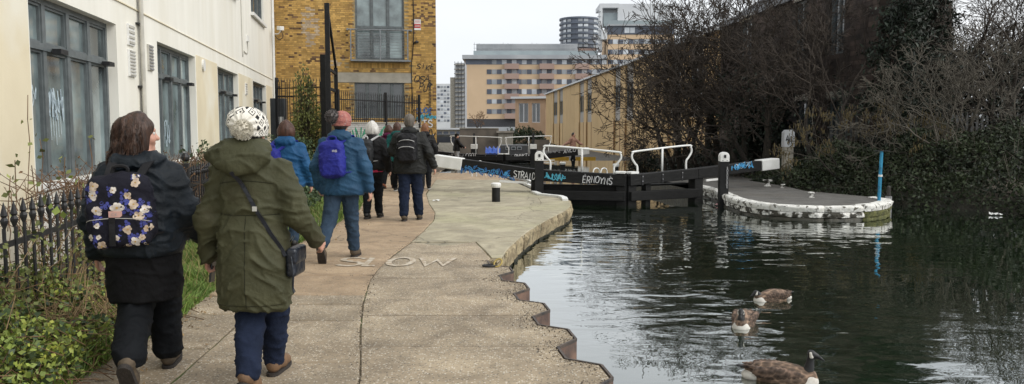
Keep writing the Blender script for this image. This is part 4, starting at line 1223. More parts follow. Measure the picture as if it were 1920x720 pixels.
# scrawl on the panes of the first window
w = wins[1]; cw = (w[1] - w[0]) / 4
ik = Ink(LW.p(w[0], -.175, 0), LW.d, (0, 0, 1), LW.n)
random.seed(4)
ik.scribble(cw*.2, cw*.7, 1.75, 2.05, 4, .02, 3); ik.build('graffiti', 'spray_wash', lb); ik = Ink(LW.p(w[0], -.175, 0), LW.d, (0, 0, 1), LW.n)
ik.scribble(cw*1.15, cw*1.75, 1.65, 2.05, 8, .03, 4)
for k in range(5): ik.stroke([(cw*(1.25 + k*.1), 1.7), (cw*(1.25 + k*.1) + .01, 1.7 - random.uniform(.2, .6))], .012)
ik.build('graffiti', 'spray_wash', lb)
ik = Ink(LW.p(wins[2][0], -.175, 0), LW.d, (0, 0, 1), LW.n)
ik.scribble(.25, .75, 1.1, 2.2, 7, .03, 9); ik.build('graffiti', 'spray_wash', lb); ik = Ink(LW.p(wins[2][0], -.175, 0), LW.d, (0, 0, 1), LW.n); ik.scribble(1.0, 1.5, 1.2, 1.7, 6, .03, 10); ik.build('graffiti', 'spray_wash', lb)
# pipes, cables, vents
p = MB(LW)
p.tube([(13.22, .07, 9), (13.22, .07, 1.75)], .035, 8)
p.build('downpipe', MATS['grey_vent'], lb)
for k, ds in enumerate((.09, .13, .16)):
    MB(LW).tube(smooth_path([(13.22 + ds + .02*math.sin(k), .03, 9), (13.2 + ds, .035, 4), (13.24 + ds*.9, .03, 2.6), (13.16 + ds, .03, 1.75)], 6), .013, 6).build('cable', MATS['black_iron'], lb)
for z in (2.2, 3.2, 4.6): MB(LW).box(13.12, 13.42, .0, .05, z, z + .03).build('pipe_clip', MATS['black_iron'], lb)
def louvre(s0, s1, z0, z1, m, nb=8):
    MB(LW).box(s0, s1, .001, .03, z0, z1).build('vent', MATS[m], lb)
    for k in range(nb):
        z = z0 + (z1 - z0) * (k + .3) / nb
        MB(LW).box(s0 + .03, s1 - .03, .03, .045, z, z + (z1-z0)/nb*.45).build('vent_slat', MATS['spray_grey' if m == 'grey_vent' else 'grey_vent'], lb)
louvre(12.62, 12.95, 2.83, 3.15, 'white_paint', 4); louvre(12.62, 12.95, 2.35, 2.76, 'white_paint', 8)
louvre(13.75, 14.05, 2.52, 2.95, 'grey_vent', 8); louvre(24.6, 24.95, 2.55, 2.9, 'white_paint', 5)
MB(LW).tube([(18.35, .0, 2.95), (18.35, .05, 2.95)], .13, 16).build('round_vent', MATS['white_paint'], lb)
MB(LW).tube([(31.95, .06, 9), (31.95, .06, 0)], .05, 8).build('corner_pipe', MATS['white_paint'], lb)
MB(LW).tube(smooth_path([(24.2, .02, 9), (24.2, .02, 4.1), (24.5, .02, 3.85), (25.3, .02, 3.85), (25.3, .02, 4.2)], 5), .012, 6).build('cable', MATS['grey_vent'], lb)
MB(LW).box(25.2, 25.4, .0, .06, 4.2, 4.38).build('junction_box', MATS['white_paint'], lb)

# ---------------- brick building
mat('mortar', (0.40, 0.31, 0.165), .95, (0.28, 0.21, 0.115), 6)
mat('brick_gold', (0.56, 0.355, 0.115), .9, (0.43, 0.255, 0.075), 3.0, lo=.25, hi=.7, bump=.3, bscale=60, island=.28, col3=(0.27, 0.15, 0.06), scale3=1.5, fac3=(.58, .74))
mat('brick_gold_single', (0.56, 0.355, 0.115), .9, (0.43, 0.255, 0.075), 3.0, lo=.25, hi=.7, bump=.3, bscale=60, obj_rand=.28, col3=(0.27, 0.15, 0.06), scale3=1.5, fac3=(.58, .74))
mat('brick_dark', (0.22, 0.125, 0.06), .9, (0.12, 0.07, 0.04), 5, bump=.3, bscale=60, island=.4)
mat('brick_pale', (0.52, 0.42, 0.30), .9, (0.4, 0.3, 0.2), 5, bump=.3, bscale=60, island=.2)
mat('brick_white', (0.46, 0.46, 0.45), .8, (0.36, 0.36, 0.35), 5, bump=.2, bscale=60, island=.1)
mat('concrete', (0.42, 0.39, 0.33), .9, (0.32, 0.30, 0.25), 3, bump=.2)
mat('steel_grey', (0.26, 0.28, 0.29), .4, (0.2, 0.21, 0.22), 10, metal=.6)
BW = Fr((-9.55, 32.2, 0), R(10))
bb = thing('brick_building', 'yellow stock brick building with a railed upper window and graffiti', 'building', BW.p(3.2, -4, 0)[:])
upw, low = (3.26, 5.22, 4.33, 7.05), (3.2, 5.2, 1.95, 3.42)
facade(BW, -4, 6.52, -.1, 9.5, [upw, low], .16, -.014).build('wall', MATS['mortar'], bb)
box_shell(BW, -4, 6.5, -.1, 9.5, 8).build('side_walls', MATS['brick_gold'], bb)
def brick_boxes(fr, s0, s1, z0, z1, holes, seed, ht=.075, ln=.225, n0=-.012, n1=.0):
    r = random.Random(seed); out = []
    row = 0; z = z0
    while z < z1:
        s = s0 - (ln * .25 if row % 2 else 0); k = row
        while s < s1:
            l = ln if (k % 2) else ln * .5
            a, b_ = max(s + .005, s0), min(s + l - .005, s1)
            if b_ - a > .03 and not any(a < h[1] and b_ > h[0] and z < h[3] - .01 and z + ht > h[2] + .01 for h in holes):
                out.append((a, b_, n0, n1 + r.uniform(-.003, .004), z + .005, min(z + ht - .005, z1), r.random()))
            s += l; k += 1
        z += ht; row += 1
    return out
hol = [(upw[0] - .02, upw[1] + .02, upw[2] - .12, upw[3]), (low[0], low[1], low[2], low[3]), (2.4, 5.52, 3.4, 3.80), (3.0, 5.4, 3.98, 4.20)]
bx = brick_boxes(BW, -.5, 6.515, 0, 7.8, hol, 5)
groups = {'brick_gold': MB(BW), 'brick_dark': MB(BW), 'brick_pale': MB(BW)}
singles = []
def dark_prob(s, z):
    v = vnoise(np.array([[s * .8, z * .9, 3.3]]), 5)[0]
    return .05 + .24 * max(v, 0) + (.30 if z > 5.6 and s > 5.3 else 0)
for q in bx:
    s_, z_ = (q[0] + q[1]) / 2, q[4]
    pale = math.hypot((s_ - 1.45) / .35, (z_ - 5.6) / .8) < 1 or (2.2 < s_ < 3.1 and 4.05 < z_ < 4.35 and q[6] < .5)
    if pale and q[6] < .6: groups['brick_pale'].box(*q[:6])
    elif q[6] < dark_prob(s_, z_): groups['brick_dark'].box(*q[:6])
    elif len(singles) < 300 and 4.4 < z_ < 6.7 and .1 < s_ < 3.0: singles.append(q)
    else: groups['brick_gold'].box(*q[:6])
um = mesh_of('brick', *(lambda m_: (m_.V, m_.F))(MB().box(0, 1, 0, 1, 0, 1)), MATS['brick_gold_single'])
for q in singles:
    inst('brick', um, bb, BW.M(q[0], q[2], q[4], q[1] - q[0], q[3] - q[2], q[5] - q[4]))
for k, v in groups.items(): tag(v.build('brickwork', MATS[k], bb), kind='stuff')
# soldier course and lintel
x = 3.0
while x < 5.36:
    MB(BW).box(x + .004, x + .071, -.01, .004, 3.99, 4.19).build('soldier_brick', MATS['brick_gold_single'], bb); x += .075
MB(BW).box(2.42, 5.5, -.05, .012, 3.40, 3.79).build('lintel', MATS['concrete'], bb)
f = window_grid(BW, upw, 3, 5.62, .13, 'frame_grey', 'pane_glass', bb, .05)
window_grid(BW, low, 4, None, .13, 'frame_grey', 'pane_dark', bb, .05)
MB(BW).box(upw[0] - .2, upw[1] + .25, -.05, .30, 4.24, 4.30).build('sill', MATS['steel_grey'], f)
bal = thing('window_balcony', 'grey steel railing guarding the upper window of the brick building', 'railing', BW.p(4.2, .2, 4.3)[:])
MB(BW).tube([(2.95, .25, 5.5), (5.5, .25, 5.5)], .03, 8).build('top_rail', MATS['steel_grey'], bal)
for x in (3.08, 4.25, 5.35): MB(BW).box(x - .025, x + .025, .22, .28, 4.28, 5.5).build('post', MATS['steel_grey'], bal)
for k in range(9): MB(BW).tube([(3.1, .25, 4.42 + k*.115), (5.34, .25, 4.42 + k*.115)], .008, 5).build('wire', MATS['steel_grey'], bal)
for x in (2.95, 5.5): MB(BW).box(x - .03, x + .03, 0, .28, 5.46, 5.54).build('bracket', MATS['steel_grey'], bal)
# sign, cable, lamp, camera
t = thing('wall_sign', 'small white and red warning sign on the brick wall', 'sign', BW.p(5.75, .02, 5.7)[:])
MB(BW).box(5.62, 5.9, .004, .02, 5.55, 5.98).build('plate', MATS['white_paint'], t)
mat('sign_red', (0.55, 0.04, 0.03), .5)
MB(BW).box(5.63, 5.89, .021, .023, 5.63, 5.80).build('red_field', MATS['sign_red'], t)
ik = Ink(BW.p(5.64, .021, 5.83), BW.d, (0, 0, 1), BW.n)
for k in range(3): ik.stroke([(.02, .03 + k*.035), (.22, .03 + k*.035)], .012)
ik.build('text_lines', 'sign_red', t)
ik = Ink(BW.p(5.64, .0235, 5.66), BW.d, (0, 0, 1), BW.n)
for k in range(2): ik.stroke([(.02, .03 + k*.05), (.22, .03 + k*.05)], .016)
ik.build('text_lines', 'spray_white', t)
MB(BW).tube(smooth_path([(5.55, .02, 8), (5.62, .02, 5.9), (5.56, .02, 4.6), (5.5, .02, 3.9), (5.58, .02, 1.5)], 6), .018, 6).build('cable', MATS['black_iron'], bb)
MB(BW).tube([(5.62, .02, 5.02), (5.72, .2, 5.05), (5.8, .2, 5.05)], [.04, .07, .03], 8).build('wall_lamp', MATS['black_iron'], bb)
random.seed(12)
ik = Ink(BW.p(5.68, .008, 0), BW.d, (0, 0, 1), BW.n)
ik.text('SIKE', .02, 3.98, .2, .15, .03, .25, .3, .3); ik.text('OSA', -.08, 3.46, .27, .2, .036, .05, .25, .3); ik.text('PUR', .12, 3.12, .24, .15, .034, .1, .25, .3)
for k in range(26): ik.stroke([(.52, 2.0 + k*.06), (.62, 2.0 + k*.06)], .03)
ik.build('graffiti', 'spray_black', bb)
ik = Ink(BW.p(5.6, .011, 0), BW.d, (0, 0, 1), BW.n)
ik.text('SUDE', .08, 2.18, .2, .14, .035, .2, .1, .1); ik.build('graffiti', 'spray_deep', bb)
ik = Ink(BW.p(5.6, .009, 0), BW.d, (0, 0, 1), BW.n); ik.scribble(.1, .85, 1.88, 2.1, 7, .07, 2); ik.build('graffiti', 'spray_teal', bb)
ik = Ink(BW.p(5.6, .014, 0), BW.d, (0, 0, 1), BW.n); ik.text('BTS', .1, 1.58, .28, .18, .05, .3, .0, .08); ik.scribble(.1, .8, .2, 1.3, 9, .05, 5); ik.build('graffiti', 'spray_white', bb)
ik = Ink(BW.p(5.6, .016, 0), BW.d, (0, 0, 1), BW.n); ik.scribble(.1, .85, 1.2, 1.5, 6, .04, 8); ik.build('graffiti', 'spray_black', bb)
a = AT(527, 52, 31)
t = thing('security_camera', 'white security camera on a curved arm at the corner of the cream building', 'camera', a[:])
MB().beam((a.x - .12, a.y + .1, a.z + .0), (a.x + .12, a.y - .28, a.z - .06), .15, .15).build('housing', MATS['white_paint'], t, bevel=.015)
MB().tube(smooth_path([(a.x - .26, a.y + .1, a.z - .22), (a.x - .1, a.y, a.z - .22), (a.x, a.y, a.z - .08)], 5), .022, 6).build('arm', MATS['white_paint'], t)
MB().tube(smooth_path([(a.x + .02, a.y - .05, a.z - .1), (a.x + .06, a.y, a.z - .35), (a.x - .1, a.y, a.z - .45), (a.x - .24, a.y, a.z - .3)], 5), .014, 6).build('lead', MATS['black_iron'], t)

# ---------------- security fence, arched gate, graffiti wall
def bar_fence(name, label, fr, s0, s1, z0, zt0, zt1, rails, sp_, m='black_iron', r=.014, tip=.12, group=None, post=None, finial=False):
    t = thing(name, label, 'fence', fr.p((s0+s1)/2, 0, 0)[:], group=group)
    n = int((s1 - s0) / sp_)
    mb = MB(); H_ = 1.0
    mb.tube([(0, 0, 0), (0, 0, H_)], r, 6)
    me = mesh_of('bar', mb.V, mb.F, MATS[m])
    sp2 = MB().lathe([(r*.8, 0), (r*1.9, tip*.22), (r*2.1, tip*.3), (r*1.2, tip*.42), (r*1.9, tip*.5), (r*.15, tip)], (0, 0, 0), 6) if finial else MB().lathe([(r, 0), (r*1.1, tip*.3), (r*.1, tip)], (0, 0, 0), 6)
    mt = mesh_of('finial', sp2.V, sp2.F, MATS[m])
    for i in range(n + 1):
        s = s0 + (s1 - s0) * i / n; zt = zt0 + (zt1 - zt0) * i / n + random.uniform(-.006, .006)
        q = inst('bar', me, t, Matrix.Translation(fr.p(s, 0, z0)) @ Euler((random.uniform(-.012, .012), random.uniform(-.012, .012), 0)).to_matrix().to_4x4() @ Matrix.Diagonal((1, 1, zt - tip - z0, 1)))
        o = inst('finial', mt, t, Matrix.Translation(fr.p(s, 0, zt - tip)))
    for zz in rails:
        f0 = (zz[0], zz[1]) if hasattr(zz, '__len__') else (zz, zz)
        MB(fr).beam((s0, 0, f0[0]), (s1, 0, f0[1]), .012, .04).build('rail', MATS[m], t)
    for s in (post or []):
        MB(fr).box(s - .04, s + .04, -.04, .04, z0 - .2, zt0 + .02).build('post', MATS[m], t)
    return t
P0, P1 = AT(633, 240, 27), AT(787, 240, 31.6)
FW = Fr((P0.x, P0.y, 0), math.atan2(P1.y - P0.y, P1.x - P0.x)); FL = math.hypot(P1.x - P0.x, P1.y - P0.y)
bar_fence('wall_railings', 'black spiked railings on top of the graffiti wall', FW, 0, FL, 1.76, 2.83, 2.82, [1.84, 2.52], .115, post=[.05, FL*.55, FL - .03], r=.013)
gw = thing('graffiti_wall', 'white painted brick wall with green tags behind the walkers', 'wall', FW.p(FL/2, -.1, 0)[:])
MB(FW).box(-.1, FL + .1, -.26, -.012, -.1, 1.72).build('core', MATS['mortar'], gw)
MB(FW).box(-.12, FL + .12, -.29, .03, 1.722, 1.76).build('coping', MATS['concrete'], gw)
wb = MB(FW)
for q in brick_boxes(FW, 0, FL, .0, 1.72, [], 8): wb.box(*q[:6])
tag(wb.build('brickwork', MATS['brick_white'], gw), kind='stuff')
ik = Ink(FW.p(0, .006, 0), FW.d, (0, 0, 1), FW.n); ik.scribble(.8, 3.9, .9, 1.6, 14, .05, 31); ik.build('graffiti', 'spray_green', gw)
ik = Ink(FW.p(0, .010, 0), FW.d, (0, 0, 1), FW.n); ik.scribble(.6, 4.4, .5, 1.5, 16, .035, 32); ik.build('graffiti', 'spray_black', gw)
a, b_ = AT(519, 240, 27.6), AT(612, 240, 26.6)
F2 = Fr((a.x, a.y, 0), math.atan2(b_.y - a.y, b_.x - a.x)); F2L = math.hypot(b_.x - a.x, b_.y - a.y)
bar_fence('yard_fence', 'tall black spiked fence in front of the brick building', F2, 0, F2L, .2, 3.25, 3.2, [.5, 2.62, 2.9], .125, post=[.03, F2L - .05], r=.014)
t = thing('arched_gate', 'tall black steel gate leaf with arched top standing open', 'gate', (*AT(615, 240, 25)[:2], 0))
a, b_ = AT(617, 240, 25.0), AT(631.5, 240, 27.6)
GW = Fr((a.x, a.y, 0), math.atan2(b_.y - a.y, b_.x - a.x)); GL = math.hypot(b_.x - a.x, b_.y - a.y)
arch = [(GL * (1 - math.cos(u_)), 3.4 + 1.95 * math.cos(u_ * .93)) for u_ in np.linspace(0, PI/2, 12)]
for (s0, z0), (s1, z1) in zip(arch, arch[1:]): MB(GW).beam((s0, 0, z0), (s1, 0, z1), .07, .12).build('arch_rail', MATS['black_paint'], t)
MB(GW).box(-.09, .09, -.07, .07, 0, 5.38).build('stile', MATS['black_paint'], t)
MB(GW).box(GL - .06, GL + .06, -.06, .06, 0, 3.6).build('stile', MATS['black_paint'], t)
for z in (.5, 1.3, 2.1, 2.75, 3.35): MB(GW).box(.05, GL - .06, -.03, .03, z, z + .09).build('cross_bar', MATS['black_paint'], t)
x = AT(609, 240, 25.4).x
MB().box(x - .09, x + .07, 25.3, 25.48, 0, 3.85).build('hinge_post', MATS['black_paint'], t)
mat('bin_dark', (0.05, 0.055, 0.06), .5)
a = AT(524, 215, 28.5)
t = thing('meter_cabinet', 'grey utility cabinet at the corner of the cream building', 'cabinet', (a.x, 28.5, 0))
MB().box(a.x - .3, a.x + .22, 28.4, 28.7, 0, 2.6).build('body', MATS['bin_dark'], t, bevel=.02)
MB().box(a.x - .02, a.x + .16, 28.385, 28.399, 1.7, 1.95).build('notice', MATS['white_paint'], t)

# ---------------- iron railing along the verge
IF = Fr((-2.336 - .18*3.2, 3.2, 0), R(100.2))
bar_fence('verge_railings', 'low black iron railings with spear finials along the planted verge', IF, 0, 6.95, .12, 1.08, 1.08, [.22, .80], .145, r=.013, tip=.17, finial=True)
bar_fence('verge_railings', 'far stretch of black railings beside the dry brown hedge', IF, 7.2, 12.5, .12, 1.08, 1.06, [.22, .80], .145, r=.013, tip=.17, finial=True, post=[7.15])
p_ = IF.p(7.15, 0, 1.12); MB().lathe([(.02, 0), (.05, .03), (.055, .06), (.03, .11), (.005, .12)], p_[:], 10).build('ball_finial', MATS['black_iron'], bpy.data.objects['verge_railings.001'])

# ---------------- distant flats: wall and pane colours paled to stand in for haze
mat('flats_peach', (0.67, 0.495, 0.325), .9, (0.62, 0.455, 0.295), .2)
mat('flats_brown', (0.40, 0.285, 0.235), .9, (0.36, 0.25, 0.21), .2)
mat('flats_panel', (0.12, 0.14, 0.18), .4, (0.10, 0.115, 0.15), .5, obj_rand=.3)
mat('flats_pane', (0.52, 0.55, 0.58), .2, (0.36, 0.39, 0.42), .3, obj_rand=.45)
mat('flats_grey', (0.44, 0.455, 0.47), .8, (0.34, 0.36, 0.38), .2)
mat('flats_white', (0.68, 0.70, 0.71), .7, (0.60, 0.62, 0.64), .2)
mat('flats_dark', (0.06, 0.06, 0.065), .8)  # near-black grey for the ground floor and scaffold poles
mat('flats_glass', (0.34, 0.40, 0.41), .3, (0.28, 0.33, 0.35), .3)
mat('tower_blue', (0.12, 0.145, 0.185), .5, (0.10, 0.12, 0.155), .3)
YF = 230.0
def fx(px): return (px - 960) * YF / FPX
def fz(py): return AT(960, py, YF).z
F0 = Fr((0, YF, 0), 0.0)
ub = MB().box(0, 1, -1, 0, 0, 1)
def unit_mesh(m): return mesh_of('unit', ub.V, ub.F, MATS[m])
UM = {k: unit_mesh(k) for k in ('flats_panel', 'flats_pane', 'flats_brown', 'flats_peach', 'flats_glass', 'tower_blue', 'flats_white')}
def ubox(name, m, parent, fr, s0, s1, n0, n1, z0, z1):
    # unit box spans n from -1 to 0 in frame terms
    return inst(name, UM[m], parent, fr.M(s0, n1, z0, s1 - s0, n1 - n0, z1 - z0))
fl = thing('apartment_block', 'long peach apartment block with rows of dark blue window bands', 'building', (fx(1000), YF, -1))
MB(F0).box(fx(873), fx(1140), -16, 0, -2, fz(111)).build('wall', MATS['flats_peach'], fl)
MB(F0).box(fx(868), fx(1136), -18, 1.2, fz(111), fz(103.5)).build('parapet', MATS['flats_grey'], fl)
MB(F0).box(fx(873.5), fx(1139), 0, .02, fz(121), fz(111.4)).build('top_band', MATS['flats_panel'], fl)
MB(F0).box(fx(872.8), fx(1139), .01, .05, -2, fz(223)).build('ground_floor', MATS['flats_dark'], fl)
MB(F0).box(fx(874), fx(966), .05, 3.0, -2, fz(238)).build('podium', MATS['flats_grey'], fl)
rws = [(112, 120.5), (130, 139), (148.5, 158), (167, 176.5), (186, 194.5), (204.5, 213.5)]
rr = random.Random(3)
for ri, (a, b_) in enumerate(rws):
    x = 913.0; k = 0
    while x < 1188:
        w_ = 9.3
        if x + w_ > 1139 and a > 121 + 20: pass
        is_pane = (k % 2 == 1)  # pale panes alternate with dark blue panels
        o_ = ubox('window', 'flats_pane' if is_pane else 'flats_panel', fl, F0, fx(x) + .04, fx(x + w_) - .04, -.3, .06 if is_pane else .12, fz(b_) + .02, fz(a) - .02)
        x += w_; k += 1
        if x > 1131: break
for (x0, x1) in ((946, 973), (1011, 1038), (1077, 1103)):
    for i in range(len(rws)):
        zt = rws[i][1]; zb = rws[i+1][0] if i + 1 < len(rws) else 222.5
        ubox('balcony', 'flats_brown', fl, F0, fx(x0), fx(x1), 0, 1.5, fz(zb), fz(zt - .6))
MB(F0).box(fx(893), fx(1084), -12, -3, fz(103), fz(80)).build('roof_storey', MATS['flats_grey'], fl)
MB(F0).box(fx(888), fx(1120), -2, -1.8, fz(103), fz(94)).build('roof_screen', MATS['flats_glass'], fl)
MB(F0).box(fx(1075), fx(1120), -10, -4, fz(103), fz(88)).build('roof_box', MATS['flats_brown'], fl)
for k in range(22):
    x = 889 + k * 9.0; MB(F0).box(fx(x), fx(x) + .12, -2.6, -2.5, fz(103), fz(78 + (k * 7) % 6)).build('scaffold_pole', MATS['flats_grey'], fl)
for z in (82, 89, 96): MB(F0).box(fx(888), fx(1078), -2.62, -2.55, fz(z), fz(z) + .12).build('scaffold_rail', MATS['flats_grey'], fl)
# taller wing on the right
tw = thing('apartment_tower', 'taller peach and white apartment wing with a glazed roof terrace', 'building', (fx(1190), YF, -1))
MB(F0).box(fx(1136), fx(1260), -14, .3, -2, fz(65)).build('wall', MATS['flats_peach'], tw)
MB(F0).box(fx(1136), fx(1260), -14, .4, fz(65), fz(49)).build('penthouse_band', MATS['flats_panel'], tw)
MB(F0).box(fx(1136), fx(1262), -2, .9, fz(49), fz(46)).build('terrace_slab', MATS['flats_grey'], tw)
MB(F0).box(fx(1138), fx(1262), .6, .8, fz(46), fz(39)).build('terrace_screen', MATS['flats_glass'], tw)
MB(F0).box(fx(1158), fx(1262), -14, -3, fz(46), fz(4)).build('roof_block', MATS['flats_white'], tw)
MB(F0).box(fx(1124), fx(1160), -14, -2.4, fz(12), fz(4)).build('roof_frame', MATS['flats_white'], tw)
MB(F0).box(fx(1126), fx(1136), -6, .5, fz(74), fz(56)).build('side_bay', MATS['flats_white'], tw)
MB(F0).box(fx(1124), fx(1129), -6, -2.4, fz(95), fz(12)).build('frame_leg', MATS['flats_white'], tw)
MB(F0).box(fx(1132), fx(1158), -8, -4, fz(46), fz(20)).build('stair_glass', MATS['flats_glass'], tw)
for k in range(9): MB(F0).box(fx(1120), fx(1126), -3, -2.2, fz(92 - k*9), fz(92 - k*9) + .2).build('scaffold_rail', MATS['flats_grey'], tw)
for (a, b_) in ((74, 82.5), (93, 102), (112, 120.5), (130, 139)):
    x = 1137.0; k = 0
    while x < 1250:
        ubox('window', 'flats_pane' if k % 2 else 'flats_panel', tw, F0, fx(x) + .04, fx(x + 9.6) - .04, -.3, .36 if k % 2 else .42, fz(b_), fz(a)); x += 9.6; k += 1
for x in (1168, 1178): ubox('window', 'flats_pane', tw, F0, fx(x), fx(x + 9), -.3, .45, fz(62), fz(52))
# round blue tower behind
dt = thing('round_tower', 'dark blue curved tower with white window bands behind the flats', 'building', (fx(1088), 262, -1))
def fr_tower(px, py): return AT(px, py, 262)
xa, xb = fr_tower(1053, 60).x, fr_tower(1125, 60).x; rad = (xb - xa) / 2 * 1.05; cx_ = (xa + xb) / 2; cyt = 262 + rad * .9
for k in range(6):
    zt = fr_tower(1088, 31 + k * 9.6).z; zb = fr_tower(1088, 40.6 + k * 9.6).z; h_ = zt - zb
    MB().lathe([(rad, zb + h_*.62), (rad * 1.02, zb + h_*.64), (rad * 1.02, zt)], (cx_, cyt, 0), 28).build('floor_band', MATS['tower_blue'], dt)
    MB().lathe([(rad * .96, zb), (rad * .96, zb + h_*.61)], (cx_, cyt, 0), 28).build('glass_band', MATS['flats_panel'], dt)
    for j in range(10):
        an = PI * (1.08 + .84 * j / 9)
        if j % 3 == 0: continue
        M4 = Matrix.Translation((cx_ + rad*.965*math.cos(an), cyt + rad*.965*math.sin(an), zb + h_*.05)) @ Matrix.Rotation(an + PI/2, 4, 'Z') @ Matrix.Diagonal((rad*.22, .1, h_*.5, 1))
        inst('window', UM['flats_pane'], dt, M4)
MB().lathe([(rad*.9, -2), (rad*.9, fr_tower(1088, 88).z)], (cx_, cyt, 0), 20).build('lower_storeys', MATS['tower_blue'], dt)
# white tower, scaffolded block, pale low building at the left gap
def far_box(Y): return Fr((0, Y, 0), 0.0), (lambda px: (px - 960) * Y / FPX), (lambda py: AT(960, py, Y).z)
fr, X_, Z_ = far_box(330)
t = thing('white_tower', 'pale white tower block far behind the brick corner', 'building', (X_(832), 330, -1))
MB(fr).box(X_(805), X_(845), -10, 0, -2, Z_(157)).build('wall', MATS['flats_white'], t)
for k in range(10):
    a = 161 + k * 7
    for j in range(4): ubox('window', 'flats_pane' if (j + k) % 3 else 'flats_panel', t, fr, X_(821 + j*6), X_(821 + j*6 + 4.4), -.2, .1, Z_(a + 4), Z_(a))
fr, X_, Z_ = far_box(200)
t = thing('scaffolded_block', 'narrow grey block wrapped in scaffolding left of the apartments', 'building', (X_(858), 200, -1))
MB(fr).box(X_(845), X_(855), -9, 0, -2, Z_(145)).build('wall', MATS['concrete'], t)
MB(fr).box(X_(855), X_(872), -9, .5, -2, Z_(118)).build('wall', MATS['flats_grey'], t)
for k in range(15): MB(fr).box(X_(853), X_(873), .6, 1.2, Z_(240 - k*8.4), Z_(240 - k*8.4) + .18).build('scaffold_lift', MATS['concrete'], t)
for k in range(4): MB(fr).box(X_(854 + k*6), X_(854 + k*6) + .12, 1.2, 1.32, -2, Z_(116)).build('scaffold_pole', MATS['flats_dark'], t)
fr, X_, Z_ = far_box(120)
t = thing('low_pale_building', 'low pale building with a strip of small windows beyond the lock', 'building', (X_(840), 120, -1))
MB(fr).box(X_(800), X_(868), -6, 0, -2, Z_(243)).build('wall', MATS['concrete'], t)
MB(fr).box(X_(798), X_(870), -6.3, .4, Z_(243), Z_(240)).build('roof_edge', MATS['flats_white'], t)
for j in range(4): ubox('window', 'flats_panel', t, fr, X_(820 + j*12), X_(820 + j*12 + 9), -.2, .06, Z_(251), Z_(246.5))
# brown yard wall and shed
fr, X_, Z_ = far_box(75)
t = thing('yard_wall', 'weathered brown wall beyond the far lock gates', 'wall', (X_(915), 75, -1))
mat('wall_brown', (0.17, 0.14, 0.11), .9, (0.10, 0.085, 0.07), 1.0, bump=.3, bscale=10)
mat('shed_grey', (0.34, 0.30, 0.25), .9, (0.22, 0.2, 0.17), 1.5)
MB(fr).box(X_(862), X_(935), -.4, 0, -2, Z_(241)).build('wall', MATS['wall_brown'], t)
MB(fr).box(X_(862), X_(935), -.45, .05, Z_(241), Z_(240)).build('coping', MATS['concrete'], t)
MB(fr).box(X_(1000), X_(1030), -.4, 0, -2, Z_(262)).build('wall', MATS['wall_brown'], t)
fr, X_, Z_ = far_box(74)
t = thing('lock_shed', 'small grey boarded shed with flat roof past the far gates', 'shed', (X_(947), 74, -.5))
MB(fr).box(X_(934), X_(962), -2, -.05, -.6, Z_(249)).build('wall', MATS['shed_grey'], t)
MB(fr).box(X_(931), X_(964), -2.2, .25, Z_(249), Z_(245.5)).build('roof', MATS['shed_grey'], t)
for k in range(9): MB(fr).box(X_(935 + k*3), X_(935 + k*3 + 2.4), -.05, .02, -.6, Z_(249.5)).build('board', MATS['concrete'], t)
# peach low building
fr, X_, Z_ = far_box(112)
mat('peach_brick', (0.52, 0.36, 0.24), .9, (0.46, 0.31, 0.2), .8)
PB = Fr((X_(966), 112, 0), R(-18))
t = thing('peach_office', 'two storey peach office with sloping white roof edge beside the warehouse', 'building', (X_(995), 112, -1))
wn_ = [(.5, 1.9, 2.3, 5.0), (2.4, 3.6, 2.3, 5.0)]
facade(PB, 0, 4.4, -1, 5.6, wn_, .25).build('wall', MATS['peach_brick'], t); box_shell(PB, 0, 4.4, -1, 5.6, 12).build('side_walls', MATS['peach_brick'], t)
MB(PB).box(-.5, 6.0, -13, .5, 5.6, 5.9).build('roof', MATS['flats_white'], t)
for w in wn_: window_grid(PB, w, 2, None, .2, 'flats_white', 'pane_dark', t, .06)
# ---------------- ochre warehouse along the right
WH = Fr((12.12 - .07*30, 30, 0), -PI/2 + math.atan(.07))
# s runs towards the camera; s = (30 - Y)*1.00245
def sy(Y): return (30 - Y) * math.hypot(1, .07)
mat('ochre', (0.60, 0.42, 0.21), .85, (0.54, 0.375, 0.185), .5, bump=.1, col3=(0.44, 0.31, 0.17), scale3=.5, fac3=(.58, .8), obj_rand=.05)
mat('spandrel', (0.40, 0.37, 0.33), .8, (0.32, 0.30, 0.27), 2)
mat('rust_strip', (0.22, 0.10, 0.045), .8)
wh = thing('ochre_warehouse', 'long ochre panelled warehouse with paired slot windows right of the lock', 'building', (WH.p(sy(75), -5, -.5))[:])
pairs = [(100, 96), (94.2, 91), (79, 76.2), (74.6, 71.8), (61.6, 59.3), (57.5, 55), (45.8, 43.5), (41.8, 39.5)]
hol = [(sy(a), sy(b_), 3.0, 4.75) for a, b_ in pairs]
MB(WH).box(sy(108), sy(37), -4.6, -.2, -1, 6.0).build('core', MATS['ochre'], wh)
ed = [108] + [y for p in pairs for y in p] + [37]
ms = [ed[i] for i in range(0, len(ed))]
for a, b_ in zip(ed[0::2], ed[1::2]):
    # wall panels between the slots, each its own board
    nn = max(1, round((a - b_) / 3.0))
    for j in range(nn):
        y0 = a + (b_ - a) * j / nn; y1 = a + (b_ - a) * (j + 1) / nn
        MB(WH).box(sy(y0) + .03, sy(y1) - .03, -.2, 0, -1, 6.0).build('wall_panel', MATS['ochre'], wh)
